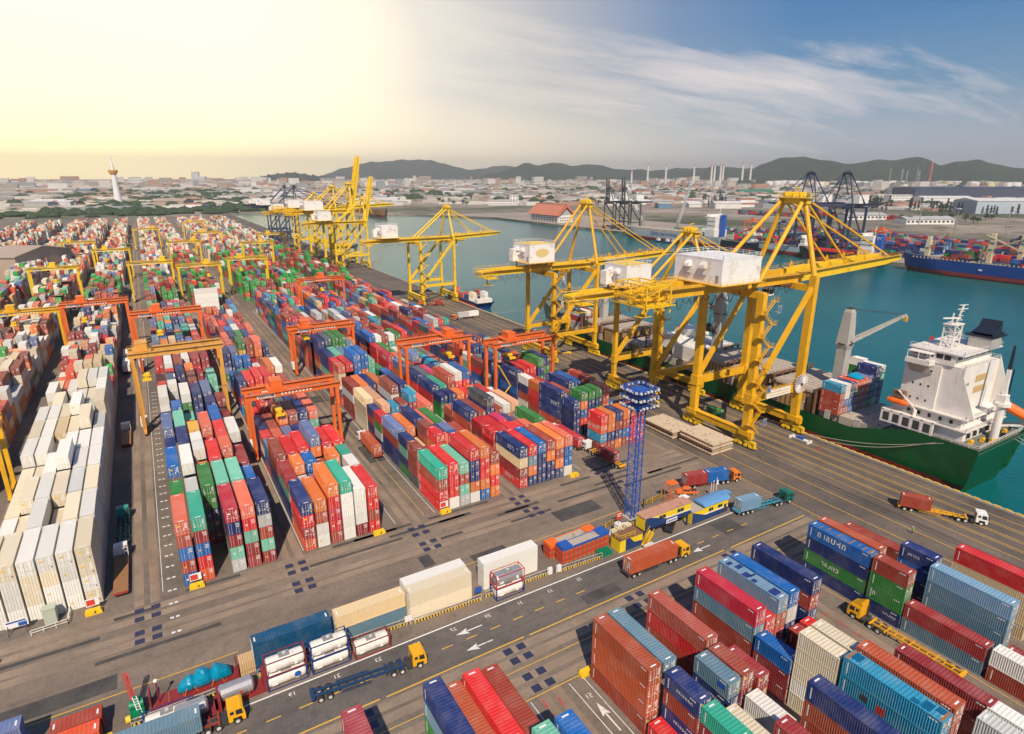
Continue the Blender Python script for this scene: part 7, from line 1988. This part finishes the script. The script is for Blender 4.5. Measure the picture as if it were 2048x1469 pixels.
# distant towers and blocks
for k, (x0, x1, yb, h, lab) in enumerate(((259, 285, 366, 48, 'unfinished slab block in the golden haze right of the tower'), (385, 399, 370, 85, 'tall slim apartment tower in the golden haze'), (400, 412, 372, 40, 'lower block beside the slim apartment tower'), (503, 535, 374, 46, 'white apartment block in the haze left of the yellow cranes'), (641, 648, 362, 40, 'small white tower left of the raised booms'), (672, 690, 367, 52, 'unfinished concrete block behind the raised booms'), (808, 828, 360, 40, 'white apartment block on the plain right of the booms'), (826, 832, 360, 58, 'slim white tower right of the booms'), (1032, 1042, 357, 52, 'white tower block at the foot of the central hills'), (1320, 1348, 358, 30, 'white refinery office under the chimneys'))):
    t = shed('apartment_block', lab, x0, x1, yb, h, 30, M_WHITE, M_ROOFW, gable=.02, bays=max(3, int(h / 9)))
# many lower buildings of the plain
r = random.Random(21); kinds = [(M_ROOFW, M_ROOFW, 'low white warehouse on the far industrial plain', 'white warehouses on the plain'), (M_ROOFT, M_ROOFT, 'low tan warehouse on the far industrial plain', 'tan warehouses on the plain'), (M_ROOFG, M_ROOFG, 'low grey warehouse on the far industrial plain', 'grey warehouses on the plain'), (M_WHITE, simple('roof_terracotta', (.45, .16, .1), .8, 0, .2, .05), 'small white house with a terracotta roof in the far town', 'terracotta-roofed houses'), (M_WALLB, M_ROOFG, 'pale blue industrial shed on the far plain', 'pale blue sheds')]
for k in range(150):
    px = r.uniform(520, 1560) if k < 115 else r.uniform(30, 520); py = 366 + 52 * r.random() ** 1.6
    g_ = gnd(px, py)
    if g_.x < RQ + 200 and g_.y < 1650 and g_.x > 0: continue
    if 1040 < px < 1175 and py > 385: continue
    kd = kinds[r.choice((0, 0, 0, 1, 1, 2, 3, 3, 4))]; s = max(.45, (py - 352) / 30.0)
    shed('warehouse' if kd[3] != 'terracotta-roofed houses' else 'house', kd[2], px, px + r.uniform(8, 34) * s, py, r.uniform(6, 13), r.uniform(20, 60), kd[0], kd[1], kd[3], r.uniform(.08, .25))
# the town at the foot of the hills, too far to count
g_ = MB(); r = random.Random(31)
for k in range(3500):
    near = k > 2600; px = r.uniform(-40, 2100); D = r.uniform(1750, 3800) if near else r.uniform(3600, 7000); P_ = ray_at(px, 360, D); z = tz(P_.x, P_.y); s = r.uniform(8, 30); g_.cur = r.choice([(.62, .58, .52), (.5, .45, .39), (.36, .32, .27), (.42, .24, .17), (.3, .32, .34), (.7, .67, .62)])
    if near and P_.x < RQ + 160 and P_.y < 1500: continue
    if near: s *= 1.15
    a, c = s * r.uniform(.8, 2.5), s * r.uniform(.4, .9); h = r.uniform(4, 9) if near else r.uniform(6, 14) if r.random() < .93 else r.uniform(20, 45); g_.bb(P_.x - a, P_.y - c, z - 2, P_.x + a, P_.y + c, z + h, 0, True)
tag(g_.build('distant_town', M_ATTR), 'pale scatter of far-off town buildings along the foot of the hills', 'town', kind='stuff')
# storage tanks and refinery
r = random.Random(41); k = 0
for px in [1540, 1556, 1570, 1585, 1603, 1622, 1640, 1652, 1668, 1700, 1716, 1733, 1750, 1764, 1778, 1790, 1806, 1884, 1899, 1915, 1932, 1950, 1966, 1983, 2000, 2016, 2034]:
    D = r.uniform(4300, 4800); P_ = ray_at(px, 350, D); z = tz(P_.x, P_.y); R = r.uniform(22, 34); t = thing('storage_tank', 'white cylindrical storage tank in the row below the right hills', 'storage tank', (P_.x, P_.y, z), 0, 'storage tanks below the hills')
    b = MB(); b.lathe((0, 0, -2), [(R, 0), (R, r.uniform(20, 32)), (R * .96, 32.5), (.5, 35)], 18); b.build('shell', r.choice((M_WHITE, M_WHITE, M_CREAM)), t); b = MB(); b.bar((-R - .5, 0, 0), (-R - .5, 0, 30), 1.2); b.build('stair', M_STEEL, t); k += 1
CHM = [(1263, 342, 12), (1295, 327, 1), (1331, 329, 2), (1387, 328, 3), (1422, 327, 4), (1428, 328, 5), (1440, 327, 6), (1445, 328, 7), (1484, 325, 8), (1500, 325, 9)]
NMS = ['farthest left', 'second from left', 'third from left', 'fourth from left', 'left of the first close pair', 'right of the first close pair', 'left of the second close pair', 'right of the second close pair', 'second from right', 'farthest right']
M_CHIM = simple('chimney_white', (.72, .68, .64), .7, 0, .1, .02); M_CHIR = simple('chimney_red', (.5, .12, .08), .7)
for (px, pt, k), nm in zip(CHM, NMS):
    P_ = ray_at(px, 358, 5000); top = ray_at(px, pt, 5000).z; z = tz(P_.x, P_.y); h = top - z; t = thing('chimney', 'tall white industrial chimney before the hills, %s' % nm, 'chimney', (P_.x, P_.y, z), 0, 'power station chimneys'); b = MB(); b.lathe((0, 0, -2), [(9, 0), (5.5, h)], 12); b.build('stack', M_CHIM, t); b = MB(); b.lathe((0, 0, h - 16), [(5.9, 0), (5.8, 7)], 12); b.lathe((0, 0, h - 4), [(5.8, 0), (5.7, 4)], 12); b.build('band', M_CHIR, t)
for k, (px, pt, r_, lab) in enumerate(((1858, 325, 8, 'thick leaning-looking red refinery chimney below the right hills'), (1778, 337, 4, 'thin refinery column, first of the group below the right hills'), (1802, 338, 5, 'thin refinery column, second of the group below the right hills'), (1812, 341, 5, 'thin refinery column, third of the group below the right hills'), (1832, 335, 4, 'thin refinery column beside the red chimney, taller one'), (1836, 342, 6, 'thick refinery column beside the red chimney, shorter one'))):
    P_ = ray_at(px, 362, 4200); top = ray_at(px, pt, 4200).z; z = tz(P_.x, P_.y); h = top - z; t = thing('refinery_column', lab, 'refinery tower', (P_.x, P_.y, z), 0, 'refinery columns'); b = MB(); b.lathe((0, 0, -2), [(r_, 0), (r_ * .7, h)], 12); b.build('column', M_CHIR if k == 0 else M_STEEL, t); b = MB()
    for q in (.3, .5, .7): b.lathe((0, 0, h * q), [(r_ * 1.6, 0), (r_ * 1.6, 2)], 10)
    b.build('gallery', M_STEEL, t)
b = MB(); r = random.Random(5)
RF = thing('refinery', 'low tangle of grey refinery frames and vessels around the columns', 'refinery', tuple(ray_at(1815, 362, 4150).xy) + (tz(*ray_at(1815, 362, 4150).xy),))
for k in range(40): x, y = r.uniform(-200, 200), r.uniform(-60, 60); s = r.uniform(5, 16); b.bb(x - s, y - s, -2, x + s, y + s, r.uniform(8, 34))
b.build('frame_block', M_STEEL, RF)
# mobile harbour cranes
for k, (bx, by, tx_, ty_, tz_) in enumerate(((650, 709, 640, 737, 62), (650, 636, 646, 613, 68))):
    t = thing('mobile_harbour_crane', ('white lattice-boomed harbour crane leaning left across the water', 'white lattice-boomed harbour crane leaning right across the water')[k], 'harbour crane', (bx, by, 0), 0, 'mobile harbour cranes'); b = MB(); b.bb(-6, -4, .8, 6, 4, 3.4)
    for x in (-5, -2, 2, 5):
        for y in (-4.2, 4.2): b.tube((x, y - .4, .9), (x, y + .4, .9), .9, 10)
    b.build('carriage', M_STEEL, t); b = MB(); b.bb(-4, -3, 3.4, 3, 3, 8); b.bar((0, 0, 8), (0, 0, 24), 2.2); b.build('tower', M_STEEL, t); b = MB(); b.lattice((0, 0, 13), (tx_ - bx, ty_ - by, tz_), 2.6, 2.6, 14, .5, .3); b.build('boom', M_WHITE, t); b = MB(); b.bar((0, 0, 24), (tx_ - bx, ty_ - by, tz_), .25); b.build('stay', M_DARK, t)
for k, (px, py, lab) in enumerate(((1835, 462, 'between the two gabled warehouses'), (1905, 482, 'behind the blue ship bow'), (2010, 470, 'near the right edge'), (1430, 425, 'above the grey ship'), (1752, 470, 'behind the white tanker deckhouse'))):
    P_ = gnd(px, py); t = thing('light_mast', 'tall thin light mast in the far yard ' + lab, 'light mast', (P_.x, P_.y, 0), 0, 'far-shore light masts'); b = MB(); b.lathe((0, 0, 0), [(.8, 0), (.35, 38)], 8); b.build('pole', M_STEEL, t); b = MB(); b.bb(-2, -2, 37.5, 2, 2, 38.4); b.build('lamp_head', M_WHITE, t)
# far-shore container yard
for j, (x0, y0, nx, ny, nz, pal) in enumerate(((632, 470, 7, 8, 4, PALF), (658, 470, 8, 9, 4, PALF), (690, 440, 10, 16, 4, PALF), (632, 385, 8, 11, 5, PALF), (660, 380, 9, 10, 4, PALF), (700, 330, 12, 14, 4, PALF), (640, 330, 8, 7, 5, PALF), (745, 250, 14, 24, 4, PALF), (630, 285, 9, 6, 6, ['blue', 'navy', 'greyblue', 'grey', 'navy', 'orangered']), (665, 270, 9, 9, 5, PALF), (630, 160, 6, 14, 4, ['red', 'redbrown', 'red', 'navy', 'blue', 'maroon']), (655, 170, 7, 12, 4, PALF), (632, 560, 8, 5, 4, ['white', 'white', 'teal', 'redbrown', 'navy']), (632, 600, 7, 4, 3, PALF), (690, 560, 10, 8, 3, PALF), (800, 420, 12, 22, 3, PALF), (1180, 560, 3, 36, 3, ['red', 'crimson', 'red', 'maroon']), (1090, 700, 4, 30, 3, PALF), (566, 236, 8, 3, 3, ['redbrown', 'navy', 'redbrown', 'green']), (566, 188, 8, 3, 3, ['red', 'crimson', 'navy', 'blue']), (566, 116, 8, 6, 3, ['red', 'navy', 'crimson', 'redbrown']))):
    far_pile(x0, y0, nx, ny, nz, 200 + j, pal)
for q in CONS[-4000:]:
    if 'b' not in q and q['x'] < 590: q['z'] += 9.5
# trees
M_LEAF = []
for k, c in enumerate(((.028, .055, .02), (.04, .07, .022), (.02, .042, .022))): M_LEAF.append(simple('foliage', c, .8, 0, .45, .4, tuple(x * 1.9 for x in c)))
M_BARK = simple('bark', (.09, .065, .045), .9)


def tree_meshes(kind, seed):
    r = random.Random(seed); t_ = MB(); H = 14 if kind == 'casuarina' else 10
    t_.tube((0, 0, -.3), (.3, .1, H * .5), .42, 7, 0, .22); t_.tube((.3, .1, H * .5), (.2, -.1, H * .86), .22, 6, 0, .06)
    for k in range(5): a = r.uniform(0, 6.28); z = H * r.uniform(.35, .65); t_.tube((.2, 0, z), (math.cos(a) * H * .18, math.sin(a) * H * .18, z + H * .16), .12, 5, 0, .04)
    c = MB()
    for k in range(330):
        a = r.uniform(0, 6.28)
        if kind == 'casuarina': z = r.uniform(.2, 1.0); R = H * .19 * (1.05 - z * .75) * (.55 + .45 * math.sin(z * 19 + seed)) + .3; rr_ = R * r.random() ** .5; s = r.uniform(.35, .8); z *= H
        else:
            cl_ = r.randint(0, 6); ca = cl_ * 1.3 + seed; u = r.gauss(0, .9), r.gauss(0, .9), r.gauss(0, .75); x = math.cos(ca) * H * .2 * (cl_ > 0) + u[0] * 1.1; y = math.sin(ca) * H * .2 * (cl_ > 0) + u[1] * 1.1; z = H * (.62 + .12 * math.sin(cl_ * 2.1)) + u[2] * 1.3; s = r.uniform(.35, .8)
        if kind == 'casuarina': x, y = rr_ * math.cos(a), rr_ * math.sin(a)
        n_ = Vector((r.gauss(0, 1), r.gauss(0, 1), r.gauss(0, 1))).normalized(); e1 = n_.orthogonal().normalized(); e2 = n_.cross(e1); o_ = Vector((x, y, z))
        c.poly([tuple(o_ + e1 * s * .9), tuple(o_ + e2 * s * .6), tuple(o_ - e1 * s * .9), tuple(o_ - e2 * s * .6)])
    m_ = M_LEAF[2] if kind == 'casuarina' else M_LEAF[seed % 2]
    return t_.mesh('trunk', [M_BARK]), c.mesh('crown', [m_])


TMS = {('casuarina', i): tree_meshes('casuarina', i) for i in range(3)}; TMS.update({('broad', i): tree_meshes('broad', i + 3) for i in range(3)})


def tree(x, y, kind, s, r, lab, grp):
    t = thing('tree' if kind == 'broad' else 'casuarina_tree', lab, 'tree', (x, y, tz(x, y)), r.uniform(0, 6.28), grp); tm, cm = TMS[(kind, r.randint(0, 2))]; t.scale = (s * 1.15, s * 1.15, s); obj('trunk', tm, t); obj('crown', cm, t)


r = random.Random(77)
for (px0, px1, py0, py1, n, kind, s, lab, grp) in ((1692, 1786, 408, 424, 16, 'casuarina', 1.9, 'dark feathery casuarina in the clump behind the slate cranes', 'casuarinas behind the slate cranes'), (1812, 1848, 408, 424, 5, 'casuarina', 1.9, 'dark feathery casuarina beside the white multi-storey block', 'casuarinas by the white block'), (1858, 1944, 414, 430, 18, 'casuarina', 1.6, 'dark casuarina in the row before the pale sheds at right', 'casuarinas before the right sheds'), (1952, 2046, 418, 434, 18, 'casuarina', 1.5, 'dark casuarina in the row before the huge right-edge shed', 'casuarinas before the huge shed'), (1404, 1452, 402, 416, 9, 'casuarina', 1.9, 'dark casuarina on the plain above the grey ship', 'casuarinas above the grey ship'), (1795, 1990, 432, 452, 14, 'broad', 1.3, 'low broad green tree beside the far gabled warehouses', 'broad trees by the gabled warehouses'), (1080, 1300, 398, 412, 14, 'broad', 1.5, 'round tree behind the pink-roofed terminal', 'trees behind the terminal'), (870, 1010, 398, 412, 12, 'broad', 1.6, 'round tree behind the far left quay', 'trees behind the far left quay')):
    for k in range(n):
        P_ = gnd(px0 + (px1 - px0) * (k + r.uniform(.1, .9)) / n, r.uniform(py0, py1)); tree(P_.x, P_.y, kind, s * r.uniform(.75, 1.15), r, lab, grp)
# far woodland, one mass
b = MB(); r = random.Random(55)
for k in range(4600):
    if k < 2300: px = r.uniform(-60, 720); D = r.uniform(1450, 5200)
    else: px = r.uniform(700, 2080); D = r.uniform(1900, 4800)
    cl_ = r.choice([-40, 0, 0, 40]); P_ = ray_at(px, 370, D); x, y = P_.x, P_.y
    if x < RQ + 120 and y < 1460 and x > -260: continue
    if math.sin(x * .006 + 1) + math.sin(y * .009) + r.uniform(-.9, .9) < .1: continue
    z = tz(x, y); s = r.uniform(5, 13); h = s * r.uniform(.7, 1.2); n_ = 7; b.cur = None
    rings = []
    for q, zz in ((1.0, 0), (1.1, .4), (.7, .85), (.12, 1.05)): rings.append([(x + s * 1.5 * q * math.cos(6.283 * i / n_) * r.uniform(.7, 1.25), y + s * q * math.sin(6.283 * i / n_) * r.uniform(.7, 1.25), z - 1 + h * zz * r.uniform(.85, 1.15)) for i in range(n_)])
    b.loft(rings)
tag(b.build('far_woodland', M_LEAF[0]), 'dark scattered belts of far woodland across the plain', 'woodland', kind='stuff')
# air between here and the hills
b = MB(); b.bb(-13000, -10000, -9, 13000, 13000, 400); hz = b.mesh('haze', [])
mh, nt_, _ = new_mat('haze'); nt_.nodes.remove(_); pv = N(nt_, 'ShaderNodeVolumePrincipled'); pv.inputs['Color'].default_value = (.97, .95, .93, 1); pv.inputs['Density'].default_value = HAZE; pv.inputs['Anisotropy'].default_value = .3
nt_.links.new(pv.outputs[0], nt_.nodes['Material Output'].inputs['Volume']); hz.materials.append(mh)
tag(obj('haze', hz), 'pale haze over harbour and plain', 'haze', kind='stuff')
# ------------------------------------------------------------------ the mass
for q in CONS:
    if 'o' not in q and q['any']: plain(q)
tag(g.build('stacked_containers', M_ATTR), 'remaining stacked shipping containers of every colour filling the yard into the haze', 'container stacks', kind='stuff')
print('containers', len(CONS), 'individual', len(ind), 'dup labels', [k for k, v in used.items() if v > 1][:10], min(q['vis'] for q in ind))
